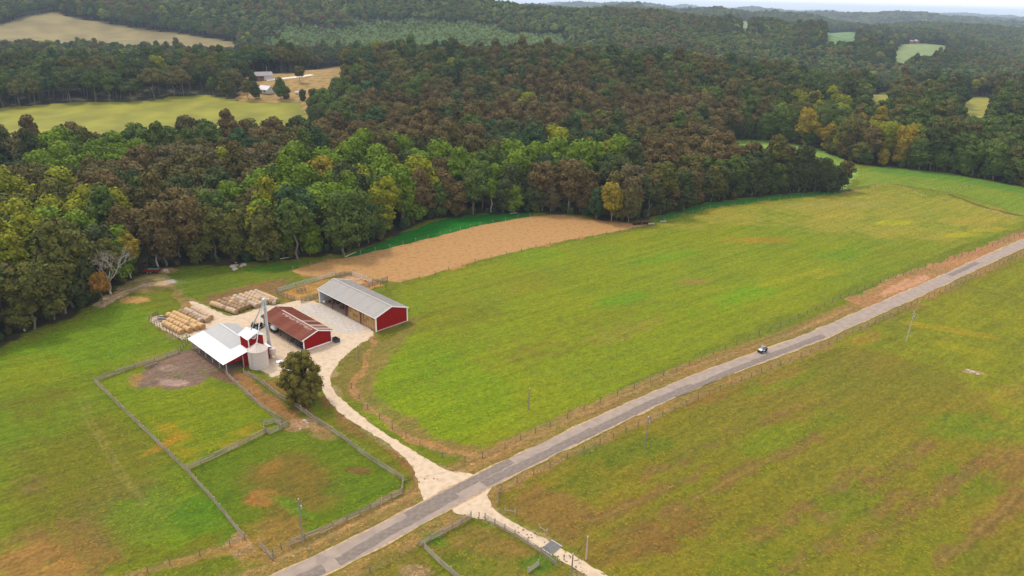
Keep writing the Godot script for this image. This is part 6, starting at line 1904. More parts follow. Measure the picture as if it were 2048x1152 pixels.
func stone_mesh(seed_: int) -> ArrayMesh:
	var k := MeshKit.new()
	k.blob(Vector3.ZERO, Vector3(0.6, 0.36, 0.45), 0.22, rng_of(seed_), 5, 8)
	return k.mesh()

func make_odds() -> void:
	power_pole(Vector2(-33.58, -96.16), 9.2, "grey utility pole behind the road-side board fence", Vector2.ZERO)
	power_pole(Vector2(28.34, -127.2), 7.4, "utility pole standing in the near-right field below the road")
	power_pole(Vector2(4.46, -141.3), 5.3, "short dark pole alone in the wide green field", Vector2.ZERO, false)
	power_pole(Vector2(109.86, -183.05), 8.8, "tall pale utility pole near the far roadside fence", Vector2(0.3, 0.0), true, true)
	power_pole(Vector2(13.41, -94.62), 4.6, "pale pole beside the gravel track past the cattle grid", Vector2.ZERO, false, true)
	power_pole(Vector2(10.79, -91.05), 4.2, "pole on the near verge of the gravel track", Vector2.ZERO, false)
	power_pole(Vector2(-37.99, -162.33), 4.4, "thin dark pole on the grass bank beside the drive", Vector2.ZERO, false)
	var guy := thing("guy_stake", "dark slanting stay tied to the pale pole by the track", "stay", on_land(Vector2(12.23, -96.44)))
	var to := on_land(Vector2(13.41, -94.62)) - on_land(Vector2(12.23, -96.44))
	beam(guy, "stay_wire", Vector3(0, 0, 0), to + Vector3(0, 4.3, 0), 0.03, 0.03, look("stay wire", Color(0.1, 0.09, 0.08), 0.1, 1.0))
	beam(guy, "sleeve", Vector3(0, 0, 0), (to + Vector3(0, 4.3, 0)) * 0.45, 0.11, 0.11, look("stay sleeve", Color(0.09, 0.05, 0.035), 0.1, 1.0))
	# cables from pole to pole
	for q in [[Vector2(-33.58, -96.16), 9.1, Vector2(28.34, -127.2), 7.3, "thin power cable from the paddock pole to the field pole"], [Vector2(28.34, -127.2), 7.3, Vector2(109.86, -183.05), 8.7, "thin power cable from the field pole to the far roadside pole"]]:
		var a := on_land(q[0], q[1])
		var b := on_land(q[2], q[3])
		var pts := []
		var rad := []
		for i in 17:
			var t := i / 16.0
			pts.append((b - a) * t - Vector3(0, 6.0 * t * (1.0 - t), 0))
			rad.append(0.014)
		var c := MeshKit.new()
		c.tube(pts, rad, 4)
		solo("power_cable", c.mesh(), look("cable", Color(0.05, 0.05, 0.05), 0.1, 1.0), q[4], "cable", a)
	# pale stones at the wood's edge, in the field and by the lane
	var lime := look("limestone", Color(0.37, 0.29, 0.235), 0.2, 1.0)
	var shapes := [stone_mesh(1), stone_mesh(2), stone_mesh(3), stone_mesh(4)]
	var rng := rng_of(8)
	for q in [
		[Vector2(-93.5, -227.2), 3.2, "largest pale limestone slab at the wood's edge"], [Vector2(-92.15, -225.36), 2.6, "flat pale slab before the largest limestone slab"], [Vector2(-92.88, -228.73), 1.6, "small limestone between two slabs"],
		[Vector2(-91.07, -227.89), 1.9, "round white limestone of the right-hand heap"], [Vector2(-90.6, -229.42), 2.6, "long limestone at the right of the heap"], [Vector2(-93.93, -231.16), 1.1, "little white stone behind the slabs"],
		[Vector2(117.57, -166.47), 1.5, "stone at the left of the bare spot in the field"], [Vector2(118.12, -165.42), 1.8, "flat stone in the middle of the bare field spot"], [Vector2(118.79, -164.39), 1.3, "stone at the right of the bare field spot"],
		[Vector2(-43.79, -134), 1.3, "pale stone on the rubble by the lane fence"], [Vector2(-43.77, -130.86), 0.8, "small pale stone by the chute"], [Vector2(-43.05, -133.24), 0.9, "tan stone beside the pale lane stone"],
		[Vector2(-119.46, -226.54), 1.0, "white round stone behind the red trailer"], [Vector2(-113.79, -222.16), 2.2, "tan rubble stone right of the red trailer"], [Vector2(-112.34, -220.39), 1.5, "tan stone at the edge of the dirt track"],
	]:
		var o := solo("limestone_rock", shapes[rng.randi() % 4], lime, q[2], "rock", on_land(q[0], 0.06 * q[1]), rng.randf() * TAU, "pale stones lying about the farm")
		o.scale = Vector3(q[1], q[1] * 0.55, q[1]) * 0.8
	# fallen logs along the wood and the heap of old timber by the bale yard
	var grey_wood := look("weathered log", Color(0.36, 0.31, 0.26), 0.25, 1.0)
	for q in [[Vector2(-88, -234.21), Vector2(-84.81, -236.57), 0.2, "pale fallen log at the wood's edge behind the stones"], [Vector2(-1.75, -301.72), Vector2(1.26, -302.82), 0.15, "short log under the trees by the stubble field"], [Vector2(-80.44, -235.89), Vector2(-77.52, -237.72), 0.18, "grey log at the wood's edge right of the stones"], [Vector2(-58.85, -239.83), Vector2(-56.07, -244.97), 0.2, "long grey log at the corner of the green strip"]]:
		var a := on_land(q[0], 0.2)
		var b := on_land(q[1], 0.3)
		var k := MeshKit.new()
		k.tube([Vector3.ZERO, (b - a) * 0.5 + Vector3(0, 0.08, 0.1), b - a], [q[2], q[2] * 0.9, q[2] * 0.6], 8)
		solo("fallen_log", k.mesh(), grey_wood, q[3], "log", a)
	var heap_at := on_land(Vector2(-96.92, -183.54))
	for i in 14:
		var k := MeshKit.new()
		var l := rng.randf_range(2.2, 4.2)
		k.tube([Vector3(-l / 2, 0, 0), Vector3(0, 0.03, 0.03), Vector3(l / 2, 0, 0)], [0.14, 0.13, 0.11], 7)
		var layer := i / 5
		var o := solo("old_timber", k.mesh(), look("old timber", Color(0.14, 0.12, 0.11), 0.3, 1.0) if i % 3 else grey_wood, "old timber in the dark heap behind the near-left bales, %s in %s" % [["first", "second", "third", "fourth", "fifth"][i % 5], ["the bottom layer", "the middle layer", "the top layer"][layer]], "timber", heap_at + Vector3(rng.randf_range(-0.9, 0.9), 0.16 + layer * 0.27, -1.4 + (i % 5) * 0.62 + layer * 0.25), rng.randf_range(-0.35, 0.35), "heap of old timber")
		o.rotation.z = rng.randf_range(-0.05, 0.05)
	# weeds at the feed barn's far corner
	var l := Leaves.new()
	var rw := rng_of(17)
	strew(l, [[Vector3(0, 0.5, 0), 0.8], [Vector3(1.1, 0.45, 0.2), 0.7], [Vector3(-0.9, 0.4, 0.3), 0.6]], 9.0, 0.16, rw, 0.3)
	solo("tall_weeds", l.mesh(), tinted("weed leaves", Color(0.16, 0.24, 0.10)), "clump of tall green weeds at the white roof's far corner", "weeds", on_land(Vector2(-85.97, -172.32)))
	# cattle resting in the shade by the wood
	var cow_black := look("black hide", Color(0.012, 0.011, 0.011), 0.1, 1.0, 0.7)
	for q in [[Vector2(50.35, -290.28), 0.2, "black cow lying nearest the tan field"], [Vector2(52.63, -291.59), 1.2, "black cow lying in the middle of the shaded herd"], [Vector2(55.02, -292.19), 0.1, "black cow lying at the right of the shaded herd"]]:
		cow(q[0], q[1], q[2], cow_black)
	# troughs
	for q in [[Vector2(57.39, -291.33), 0.3, "pale trough near the stubble field's right corner"], [Vector2(62.89, -295.18), 0.3, "pale trough on the deep green strip"]]:
		var t := thing("feed_trough", q[2], "trough", on_land(q[0]), q[1])
		var pale := look("trough pale", Color(0.36, 0.33, 0.26), 0.1, 1.0)
		boxy(t, "floor", Vector3(0, 0.3, 0), Vector3(2.6, 0.06, 0.7), pale)
		for sz in [-0.35, 0.35]:
			boxy(t, "side", Vector3(0, 0.5, sz), Vector3(2.6, 0.4, 0.06), pale)
		for sx in [-1.1, 1.1]:
			boxy(t, "leg", Vector3(sx, 0.14, 0), Vector3(0.1, 0.28, 0.6), pale)
	# yellow tub in the pen, marker stake in the field
	var tub := thing("yellow_tub", "small yellow tub inside the pale rail pen", "tub", on_land(Vector2(-47.27, -217.73)))
	var tk := MeshKit.new()
	tk.lathe([Vector2(0.0, 0.02), Vector2(0.5, 0.02), Vector2(0.62, 0.55), Vector2(0.66, 0.6), Vector2(0.58, 0.58), Vector2(0.46, 0.1), Vector2(0.0, 0.1)], 16)
	part(tub, "bowl", tk.mesh(), look("yellow plastic", Color(0.72, 0.42, 0.03), 0.08, 1.0, 0.5))
	var st := thing("marker_stake", "thin yellow slanting stake below the near-right field pole", "stake", on_land(Vector2(32.15, -124.38)))
	beam(st, "shaft", Vector3(0, 0, 0), Vector3(-0.9, 1.6, 0.2), 0.07, 0.07, look("yellow sleeve", Color(0.55, 0.38, 0.04), 0.1, 1.0))

func cow(at: Vector2, turn: float, label: String, hide: Material) -> void:
	# resting on the ground, legs folded; one continuous body
	var o := thing("cow", label, "cow", on_land(at), turn, "black cattle resting in the shade")
	var k := MeshKit.new()
	var prof := [[-1.05, 0.55, 0.12], [-0.9, 0.55, 0.36], [-0.5, 0.52, 0.47], [0.0, 0.5, 0.52], [0.5, 0.54, 0.47], [0.8, 0.68, 0.34], [1.0, 0.9, 0.24], [1.2, 1.05, 0.2], [1.38, 1.02, 0.17], [1.58, 0.92, 0.11], [1.68, 0.88, 0.06]]
	var pts := []
	var rad := []
	for q in prof:
		pts.append(Vector3(q[0], q[1], 0))
		rad.append(q[2])
	k.tube(pts, rad, 12)
	for sz in [-1.0, 1.0]:
		k.tube([Vector3(0.55, 0.45, 0.3 * sz), Vector3(0.95, 0.22, 0.42 * sz), Vector3(0.6, 0.1, 0.44 * sz)], [0.18, 0.11, 0.08], 7)
		k.tube([Vector3(-0.6, 0.45, 0.32 * sz), Vector3(-0.15, 0.26, 0.56 * sz), Vector3(-0.55, 0.1, 0.6 * sz)], [0.26, 0.14, 0.08], 7)
		k.tube([Vector3(1.2, 1.15, 0.12 * sz), Vector3(1.18, 1.2, 0.36 * sz)], [0.07, 0.03], 6)
	k.tube([Vector3(-1.02, 0.7, 0), Vector3(-1.22, 0.4, 0.05), Vector3(-1.24, 0.1, 0.1)], [0.06, 0.04, 0.05], 6)
	part(o, "body", k.mesh(), hide)

# ---------- houses far off ----------
func small_house(called: String, label: String, category: String, at: Vector3, turn: float, size: Vector3, peak: float, wall: Material, roof: Material, openings: Array) -> void:
	var o := thing(called, label, category, at, turn)
	var k := MeshKit.new()
	k.box(Vector3(0, size.y / 2, 0), size)
	part(o, "wall", k.mesh(), wall)
	k = MeshKit.new()
	k.slab([Vector2(-size.z / 2, size.y), Vector2(size.z / 2, size.y), Vector2(0, size.y + peak)], size.x - 0.1, Vector3(size.x / 2 - 0.05, 0, 0), Basis(Vector3.UP, PI / 2))
	part(o, "gable", k.mesh(), wall)
	for s in [-1.0, 1.0]:
		k = MeshKit.new()
		var e := Vector3(0, size.y - 0.15, s * (size.z / 2 + 0.5))
		var r := Vector3(0, size.y + peak + 0.1, 0)
		var x := Vector3(size.x / 2 + 0.5, 0, 0)
		if s > 0:
			k.quad(e - x, e + x, r + x, r - x)
		else:
			k.quad(e + x, e - x, r - x, r + x)
		var dn := Vector3(0, -0.2, 0)
		k.quad(e - x * s, e + x * s, e + x * s + dn, e - x * s + dn)
		k.quad(e - x + dn, r - x + dn, r + x + dn, e + x + dn)
		part(o, "roof", k.mesh(), roof)
	for q in openings:
		k = MeshKit.new()
		k.box(q[1], q[2])
		var f := part(o, q[0], k.mesh(), q[3])
		if q[0] == "window":
			k = MeshKit.new()
			k.box(q[1] - Vector3(0, q[2].y / 2 + 0.08, 0), Vector3(q[2].x + 0.2, 0.12, q[2].z + 0.14))
			part(f, "sill", k.mesh(), wall)

func make_far_houses() -> void:
	var brick := look("brown brick", Color(0.20, 0.085, 0.06), 0.15, 3.0)
	var pale := look("pale siding", Color(0.48, 0.44, 0.42), 0.06, 3.0)
	var slate := look("grey shingles", Color(0.26, 0.24, 0.23), 0.12, 4.0)
	var dark := look("dark opening", Color(0.03, 0.025, 0.025), 0.1, 2.0)
	small_house("far_garage", "grey roofed garage with dark open bays beside pale distant drive", "garage", on_land(Vector2(-214.67, -626.7), 0.8), 0.55, Vector3(17, 3.6, 10), 2.6, pale, slate, [["bay_opening", Vector3(8.52, 1.5, 0.0), Vector3(0.1, 2.8, 6.0), dark], ["brick_facing", Vector3(-3.5, 1.8, 5.04), Vector3(9.5, 3.3, 0.12), brick], ["window", Vector3(-4.5, 1.9, 5.14), Vector3(1.6, 1.3, 0.1), dark], ["window", Vector3(-1.0, 1.9, 5.14), Vector3(1.6, 1.3, 0.1), dark]])
	small_house("far_cottage", "small pale cottage between round trees in the distant clearing", "house", on_land(Vector2(-196.67, -582.61), 0.8), -0.5, Vector3(10, 3.0, 7.5), 2.6, pale, look("pale shingles", Color(0.55, 0.53, 0.52), 0.1, 4.0), [["window", Vector3(2.0, 1.6, 3.8), Vector3(1.3, 1.3, 0.1), dark], ["door", Vector3(-1.5, 1.1, 3.8), Vector3(1.0, 2.1, 0.1), dark]])
	small_house("distant_barn", "tiny red walled barn on the hazy meadow near skyline", "barn", on_land(Vector2(876.65, -1712.09), 4.0), 0.3, Vector3(26, 5.0, 12), 4.0, look("faded red", Color(0.36, 0.10, 0.07), 0.1, 6.0), look("bright tin", Color(0.75, 0.74, 0.74), 0.05, 6.0), [["door", Vector3(0, 2.0, 6.06), Vector3(4.0, 4.0, 0.1), dark]])
	# pale drive and parked van
	var line := eased([Vector2(-209.2, -622.69), Vector2(-199.77, -628.85), Vector2(-185.37, -637.74), Vector2(-177.21, -647.35)])
	var k := MeshKit.new()
	for i in line.size() - 1:
		var a: Vector2 = line[i]
		var b: Vector2 = line[i + 1]
		var s := Vector2(-(b - a).y, (b - a).x).normalized() * 3.0
		k.quad(on_land(a + s, 1.1), on_land(a - s, 1.1), on_land(b - s, 1.1), on_land(b + s, 1.1))
	structure("far_drive", k.mesh(), look("pale drive", Color(0.62, 0.52, 0.45), 0.08, 10.0), "pale drive leading to the distant garage")
	var v := thing("parked_van", "white van parked among trees in the distant clearing", "van", on_land(Vector2(-171.66, -582.91), 0.8), 0.3)
	var white := look("van white", Color(0.78, 0.78, 0.78), 0.02, 1.0, 0.3)
	boxy(v, "body", Vector3(0, 1.15, 0), Vector3(5.0, 1.5, 2.0), white)
	boxy(v, "bonnet", Vector3(2.9, 0.8, 0), Vector3(1.0, 0.8, 1.9), white)
	for sx in [-1.6, 2.2]:
		for sz in [-0.9, 0.9]:
			wheel(v, Vector3(sx, 0.38, sz), 0.38, 0.25, PI / 2)
	boxy(v, "windscreen", Vector3(2.5, 1.5, 0), Vector3(0.1, 0.6, 1.7), look("dark glass", Color(0.03, 0.035, 0.04), 0.0, 1.0, 0.1))
	power_pole(Vector2(-209.41, -626.68), 12.0, "pole beside the distant grey garage", Vector2.ZERO, false, true)
	power_pole(Vector2(-178.56, -618.9), 11.0, "pole beside the distant pale drive", Vector2.ZERO, false, true)

# ---------- trees that stand alone ----------
func make_single_trees() -> void:
	var bark := look("bark", Color(0.16, 0.13, 0.10), 0.3, 1.5)
	# the cedar by the drive
	var rng := rng_of(301)
	var lobes := []
	for i in 130:
		var y := rng.randf_range(0.7, 12.0)
		var reach := 5.6 * pow(sin(clampf((y + 1.4) / 14.6, 0, 1) * PI), 0.6)
		reach = clampf(reach, 0.6, 5.6)
		var a := rng.randf() * TAU
		var r := reach * sqrt(rng.randf_range(0.12, 1.0)) * 0.86
		lobes.append([Vector3(cos(a) * r, y, sin(a) * r), rng.randf_range(0.7, 1.35)])
	for q in [[1.6, 12.3, 0.4, 0.8], [-1.8, 11.6, 0.3, 0.9], [0.2, 12.6, -0.4, 0.8], [3.4, 9.6, 0.5, 1.0], [-3.6, 9.9, 0.2, 1.0], [4.4, 4.2, 1.0, 1.0], [-4.2, 5.0, 1.2, 1.0], [2.2, 2.0, 3.0, 1.3], [-1.6, 2.0, 3.4, 1.3], [0.5, 5.0, 3.6, 1.4]]:
		lobes.append([Vector3(q[0], q[1], q[2]), q[3]])
	var l := Leaves.new()
	hearts(l, lobes, rng, 0.7)
	strew(l, lobes, 9.0, 0.19, rng, 0.45)
	var t := thing("cedar_tree", "dark olive cedar tree standing alone beside the drive's bend", "tree", on_land(Vector2(-46.57, -142.02)))
	t.scale = Vector3.ONE * 0.94
	part(t, "trunk", trunk_mesh(rng, lobes, 2.0, 0.32, 14), bark)
	part(t, "crown", l.mesh(), tinted("cedar leaves", Color(0.150, 0.122, 0.020), 0.9, 0.2))
	# bare grey tree at the left wood
	var dead := look("dead wood", Color(0.42, 0.36, 0.32), 0.2, 1.0)
	for q in [[Vector2(-120.62, -201.09), 6.4, 0.36, 41, "bare grey dead tree before the left wood"], [Vector2(-144.59, -309.71), 4.2, 0.24, 42, "leafless grey tree deep inside the left wood"]]:
		var o := thing("dead_tree", q[4], "tree", on_land(q[0]))
		var k := MeshKit.new()
		var rr := rng_of(q[3])
		limb(k, Vector3(0, -0.4, 0), Vector3(0.2, q[1] * 0.8, 0), q[2], q[2] * 0.8, rr, 7)
		part(o, "trunk", k.mesh(), dead)
		for i in 5:
			k = MeshKit.new()
			var a := TAU * i / 5.0 + rr.randf()
			branching(k, Vector3(0.2, q[1] * rr.randf_range(0.6, 0.82), 0), Vector3(cos(a) * 0.6, 0.85, sin(a) * 0.6).normalized(), q[1] * 0.8, q[2] * 0.5, 4, rr)
			part(o, "limb", k.mesh(), dead)
	# chosen trees the eye goes to
	var pale_bark := look("pale bark", Color(0.42, 0.38, 0.32), 0.3, 1.5)
	for q in [
		["yellow_maple", "sycamore_tree", "gold", Vector2(40.78, -293.74), 0.92, "yellow topped tree at the tan field's right corner", bark],
		["edge_tree", "edge_maple", "olive brown", Vector2(47.92, -293.7), 0.95, "olive tree right of the yellow topped tree", bark],
		["edge_tree", "edge_maple", "deep green", Vector2(34.86, -297.67), 0.85, "dark green tree left of the yellow topped tree", bark],
		["orange_maple", "round_oak", "amber", Vector2(-118.94, -193.45), 0.62, "small orange tree at the left wood's corner", bark],
		["white_trunk_tree", "tall_hickory", "gold", Vector2(-121.35, -214.62), 0.85, "thin gold tree with white trunk behind the dirt track", pale_bark],
		["tip_tree", "round_oak", "olive brown", Vector2(166.1, -362.81), 0.95, "last round tree at the wood tongue's tip", bark],
		["tip_tree", "edge_maple", "dark green", Vector2(156.5, -356.54), 0.9, "second tree from the wood tongue's tip", bark],
		["clearing_tree", "round_oak", "dark green", Vector2(-222.6, -569.61), 1.15, "big dark tree at the distant clearing's left", bark],
		["clearing_tree", "round_oak", "green", Vector2(-234.7, -573.15), 0.9, "green tree left of the big dark clearing tree", bark],
		["clearing_tree", "round_oak", "olive", Vector2(-203.77, -561.56), 0.95, "olive tree before the distant garage", bark],
		["clearing_tree", "edge_maple", "dark green", Vector2(-198.84, -565.07), 0.85, "dark tree right of the olive clearing tree", bark],
		["clearing_tree", "edge_maple", "green", Vector2(-180.53, -567.63), 1.05, "round green tree right of the pale cottage", bark],
		["clearing_tree", "edge_elm", "olive", Vector2(-176.49, -568.23), 0.8, "olive tree behind the round green clearing tree", bark],
		["clearing_tree", "edge_elm", "dark green", Vector2(-163.29, -566.12), 0.7, "small dark tree beside the white van", bark],
		["clearing_tree", "round_oak", "olive", Vector2(-179.27, -615.41), 0.9, "tree beside the pole on the distant drive", bark],
		["clearing_tree", "edge_maple", "dark green", Vector2(-215.4, -606.15), 0.8, "dark tree hiding the distant garage's left end", bark],
	]:
		plant(q[0], q[1], q[2], on_land(q[3], -0.1), Vector3.ONE * q[4], q[3].x, q[5], "", q[6])

func make_farm() -> void:
	make_barns()
	make_grain_plant()
	make_bales()
	make_machines()
	make_odds()
	make_far_houses()
	make_single_trees()


# ---------- fences ----------
var post_shapes := {}

func fence_points(line: Array, bay: float) -> Array:
	var out := [line[0]]
	for i in line.size() - 1:
		var a: Vector2 = line[i]
		var b: Vector2 = line[i + 1]
		var n := maxi(1, int(round(a.distance_to(b) / bay)))
		for j in range(1, n + 1):
			out.append(a.lerp(b, float(j) / n))
	return out

func shared_box(key: String, size: Vector3) -> ArrayMesh:
	if not post_shapes.has(key):
		var k := MeshKit.new()
		k.box(Vector3.ZERO, size)
		post_shapes[key] = k.mesh()
	return post_shapes[key]

# boards nailed to posts: each board of each bay is a piece
func board_fence(called: String, label: String, line: Array, boards: int, h: float, bay: float, woods: Array, seed_: int, group := "board fences round the paddocks") -> void:
	var pts := fence_points(line, bay)
	var o := thing(called, label, "fence", on_land(pts[0]), 0.0, group)
	var rng := rng_of(seed_)
	var from := on_land(pts[0])
	var post := shared_box("post%.2f" % h, Vector3(0.15, h + 0.25, 0.15))
	var plank := shared_box("plank", Vector3(1.0, 0.15, 0.035))
	for i in pts.size():
		var p := on_land(pts[i]) - from
		part(o, "post", post, woods[rng.randi() % woods.size()], p + Vector3(0, h / 2 + 0.02, 0), Basis(Vector3.UP, rng.randf()) * Basis(Vector3.RIGHT, rng.randf_range(-0.03, 0.03)))
		if i + 1 < pts.size():
			var q := on_land(pts[i + 1]) - from
			var d := q - p
			var l := d.length()
			var side := Vector3(-d.z, 0, d.x).normalized() * 0.09
			for k in boards:
				var y := h * (k + 0.75) / boards - 0.02
				var tilt := rng.randf_range(-0.012, 0.012)
				var x := (d / l + Vector3(0, tilt, 0)).normalized()
				var z := x.cross(Vector3.UP).normalized()
				part(o, "board", plank, woods[rng.randi() % woods.size()], (p + q) / 2 + side + Vector3(0, y + rng.randf_range(-0.02, 0.02), 0), Basis(x * (l + 0.06), z.cross(x), z))

func wire_fence(called: String, label: String, line: Array, h: float, bay: float, strands: int, wood: Material, metal: Material, thick := 0.011, group := "wire fences along fields and road") -> void:
	var pts := fence_points(line, bay)
	var o := thing(called, label, "fence", on_land(pts[0]), 0.0, group)
	var rng := rng_of(pts.size() * 7)
	var from := on_land(pts[0])
	var post := shared_box("stake%.2f" % h, Vector3(0.12, h + 0.3, 0.12))
	for p in pts:
		part(o, "post", post, wood, on_land(p) - from + Vector3(0, h / 2 + 0.02 + rng.randf_range(-0.05, 0.08), 0), Basis(Vector3.UP, rng.randf()) * Basis(Vector3.RIGHT, rng.randf_range(-0.06, 0.06)))
	for k in strands:
		var w := MeshKit.new()
		for i in pts.size() - 1:
			var y := h * (k + 1.0) / strands - 0.06
			w.bar(on_land(pts[i], y) - from, on_land(pts[i + 1], y) - from, thick, thick)
		part(o, "wire", w.mesh(), metal)

func make_fences() -> void:
	var woods := [look("fence board grey", Color(0.30, 0.24, 0.19), 0.2, 1.2), look("fence board brown", Color(0.25, 0.185, 0.14), 0.2, 1.2), look("fence board pale", Color(0.37, 0.30, 0.245), 0.2, 1.2)]
	var stake := look("fence stake", Color(0.17, 0.125, 0.09), 0.25, 1.0)
	var wire := look("fence wire", Color(0.25, 0.22, 0.2), 0.1, 1.0, 0.6)
	var tin := look("rail zinc", Color(0.50, 0.49, 0.50), 0.08, 1.5, 0.45, 0.3)
	var dark_rail := look("pipe rail", Color(0.18, 0.15, 0.135), 0.2, 1.5)
	board_fence("board_fence", "long weathered board fence down the paddocks' left side", [Vector2(-96.45, -147.93), Vector2(-77.27, -130.11), Vector2(-61.27, -115.33), Vector2(-52.17, -106.22), Vector2(-43.68, -97.2)], 4, 1.3, 2.5, woods, 1)
	board_fence("board_fence", "board fence along the upper paddock's back, past the muck", [Vector2(-96.45, -147.93), Vector2(-92.44, -153.82), Vector2(-87.68, -159.06), Vector2(-84.01, -163.94)], 4, 1.25, 2.5, woods, 2)
	board_fence("board_fence", "board fence dividing the two paddocks", [Vector2(-61.27, -115.33), Vector2(-57.46, -119.76), Vector2(-52.71, -125.93), Vector2(-50.59, -128.8)], 4, 1.3, 2.5, woods, 3)
	board_fence("board_fence", "board fence on the left of the lane below the feed barn", [Vector2(-67.82, -153.25), Vector2(-62.74, -147.48), Vector2(-57.75, -142.07), Vector2(-51.98, -136.41), Vector2(-46.6, -131.88), Vector2(-47.7, -130.28)], 4, 1.3, 2.4, woods, 4)
	board_fence("board_fence", "board fence between the lane and the drive, passing the cedar", [Vector2(-63.88, -153.98), Vector2(-58.81, -150.32), Vector2(-51.92, -143.28), Vector2(-47.23, -139.6), Vector2(-42.31, -134.88), Vector2(-34.84, -128.29), Vector2(-27.11, -120.53), Vector2(-19.43, -114.13)], 4, 1.3, 2.4, woods, 5)
	board_fence("board_fence", "board fence with one canted corner along the road bank", [Vector2(-19.43, -114.13), Vector2(-19.22, -110.23), Vector2(-25.68, -103.94), Vector2(-31.42, -98.8), Vector2(-35.65, -95.84)], 4, 1.3, 2.4, woods, 6)
	board_fence("board_fence", "short board fence by the road at the paddocks' lower left corner", [Vector2(-40.56, -95.64), Vector2(-37.42, -92.52)], 4, 1.3, 2.0, woods, 7)
	board_fence("board_fence", "boxed board chute where the lane meets the dividing fence", [Vector2(-50.85, -128.98), Vector2(-51.82, -131.61), Vector2(-50, -132.88), Vector2(-48.07, -131.8), Vector2(-47.81, -130.27), Vector2(-49.38, -128.3), Vector2(-50.85, -128.98)], 4, 1.35, 2.2, woods, 8)
	board_fence("board_fence", "little board gate standing out from the lane's left fence", [Vector2(-57.75, -142.07), Vector2(-58.72, -144.25)], 5, 1.3, 2.0, [woods[2]], 9)
	board_fence("board_fence", "board fence along the road above the corner paddock", [Vector2(-14.3, -96.45), Vector2(-10.71, -99.78), Vector2(-6.1, -103.97)], 4, 1.35, 2.4, woods, 10)
	board_fence("board_fence", "board fence along the gravel track beside the corner paddock", [Vector2(-3.61, -103.68), Vector2(1.7, -99.66), Vector2(6.03, -95.61), Vector2(8.4, -92.95)], 4, 1.35, 2.4, woods, 11)
	board_fence("board_fence", "pale board fence slanting down the corner paddock's left side", [Vector2(-13.25, -96.02), Vector2(-10.41, -92.67), Vector2(-6.47, -88.69)], 4, 1.3, 2.4, [woods[2], woods[0]], 12)
	board_fence("hurdle", "loose pale hurdle standing inside the corner paddock", [Vector2(3.83, -91.23), Vector2(5.56, -92.95)], 4, 1.1, 3.0, [woods[2]], 13, "")
	board_fence("board_fence", "dark board fence round the timber heap corner", [Vector2(-100.41, -182.96), Vector2(-100.56, -185.36), Vector2(-99.83, -186.8)], 3, 1.1, 2.0, [stake], 14)
	# wire fences
	wire_fence("wire_fence", "low wire fence with dark stakes between bale yard and left pasture", [Vector2(-100.25, -182.63), Vector2(-95.35, -178.32), Vector2(-91.03, -174.78), Vector2(-87.38, -171.62)], 1.25, 1.7, 7, stake, wire, 0.014)
	wire_fence("wire_fence", "wire fence with dark stakes on the far bank of the road", [Vector2(-36.86, -148.7), Vector2(-31.34, -139.6), Vector2(-24.51, -131.84), Vector2(-17.9, -125.84), Vector2(-12.93, -122.05), Vector2(-8.34, -120.75), Vector2(-4.95, -122.26), Vector2(-0.52, -125.97), Vector2(9.03, -134.53), Vector2(20.87, -144.8), Vector2(34.16, -155.89), Vector2(57.37, -174.78), Vector2(77.33, -190.53), Vector2(104.06, -213.59), Vector2(123.96, -229.19), Vector2(147.27, -244.86), Vector2(177.73, -266.42), Vector2(212.85, -291.56)], 1.25, 5.0, 4, stake, wire)
	wire_fence("wire_fence", "wire fence with dark stakes on the near bank of the road", [Vector2(-1.16, -111.03), Vector2(1.98, -114.48), Vector2(8.46, -119.71), Vector2(19.16, -128.2), Vector2(31.09, -137.48), Vector2(50.35, -152.65), Vector2(69.26, -166.33), Vector2(83.64, -177.03), Vector2(100.1, -189.99), Vector2(113.9, -200.91), Vector2(121.31, -206.77), Vector2(145.95, -226.28), Vector2(196.08, -265.62)], 1.25, 4.0, 4, stake, wire)
	wire_fence("wire_fence", "wire fence with pale stakes above the tan stubble field", [Vector2(-73.19, -226.42), Vector2(-58.97, -240.36), Vector2(-45.12, -252.18), Vector2(-28.51, -269.04), Vector2(-13.75, -284.03), Vector2(6.83, -299.46)], 1.2, 6.0, 3, look("pale stake", Color(0.27, 0.24, 0.2), 0.1, 1.0), wire)
	wire_fence("wire_fence", "wire fence between the tan stubble and the wide field", [Vector2(-39.71, -212.16), Vector2(-25.7, -225.44), Vector2(-13.18, -238.93), Vector2(13.9, -261), Vector2(54.1, -287.76)], 1.15, 7.0, 3, stake, wire)
	wire_fence("wire_fence", "wire fence below the tongue of wood", [Vector2(54.1, -287.76), Vector2(64.32, -298.33), Vector2(89.02, -321.05), Vector2(127.7, -341.49), Vector2(165.26, -356.51)], 1.15, 7.0, 3, look("pale stake", Color(0.27, 0.24, 0.2), 0.1, 1.0), wire)
	wire_fence("wire_fence", "wire fence across the field's far bank", [Vector2(165.26, -356.51), Vector2(182.05, -368.91), Vector2(199.37, -380.92), Vector2(206.12, -358.09), Vector2(221.94, -363.98), Vector2(252.37, -389.59)], 1.1, 8.0, 3, stake, wire)
	wire_fence("wire_fence", "wire link between the road fence and the short board fence", [Vector2(-35.65, -95.84), Vector2(-36.76, -94.85), Vector2(-37.7, -93.42)], 1.2, 2.0, 4, look("green post", Color(0.08, 0.16, 0.08), 0.1, 1.0), wire)
	wire_fence("wire_fence", "wire fence trailing off along the left road bank", [Vector2(-43.6, -96.96), Vector2(-45.46, -95.45), Vector2(-49.41, -92.96), Vector2(-53.31, -90.79), Vector2(-58.75, -87.36)], 1.1, 4.0, 3, stake, wire)
	wire_fence("wire_fence", "wire fence on the verge below the road at bottom", [Vector2(-14.3, -96.45), Vector2(-17.06, -93.77), Vector2(-21.29, -90.27), Vector2(-24.61, -87.39)], 1.1, 4.5, 3, stake, wire)
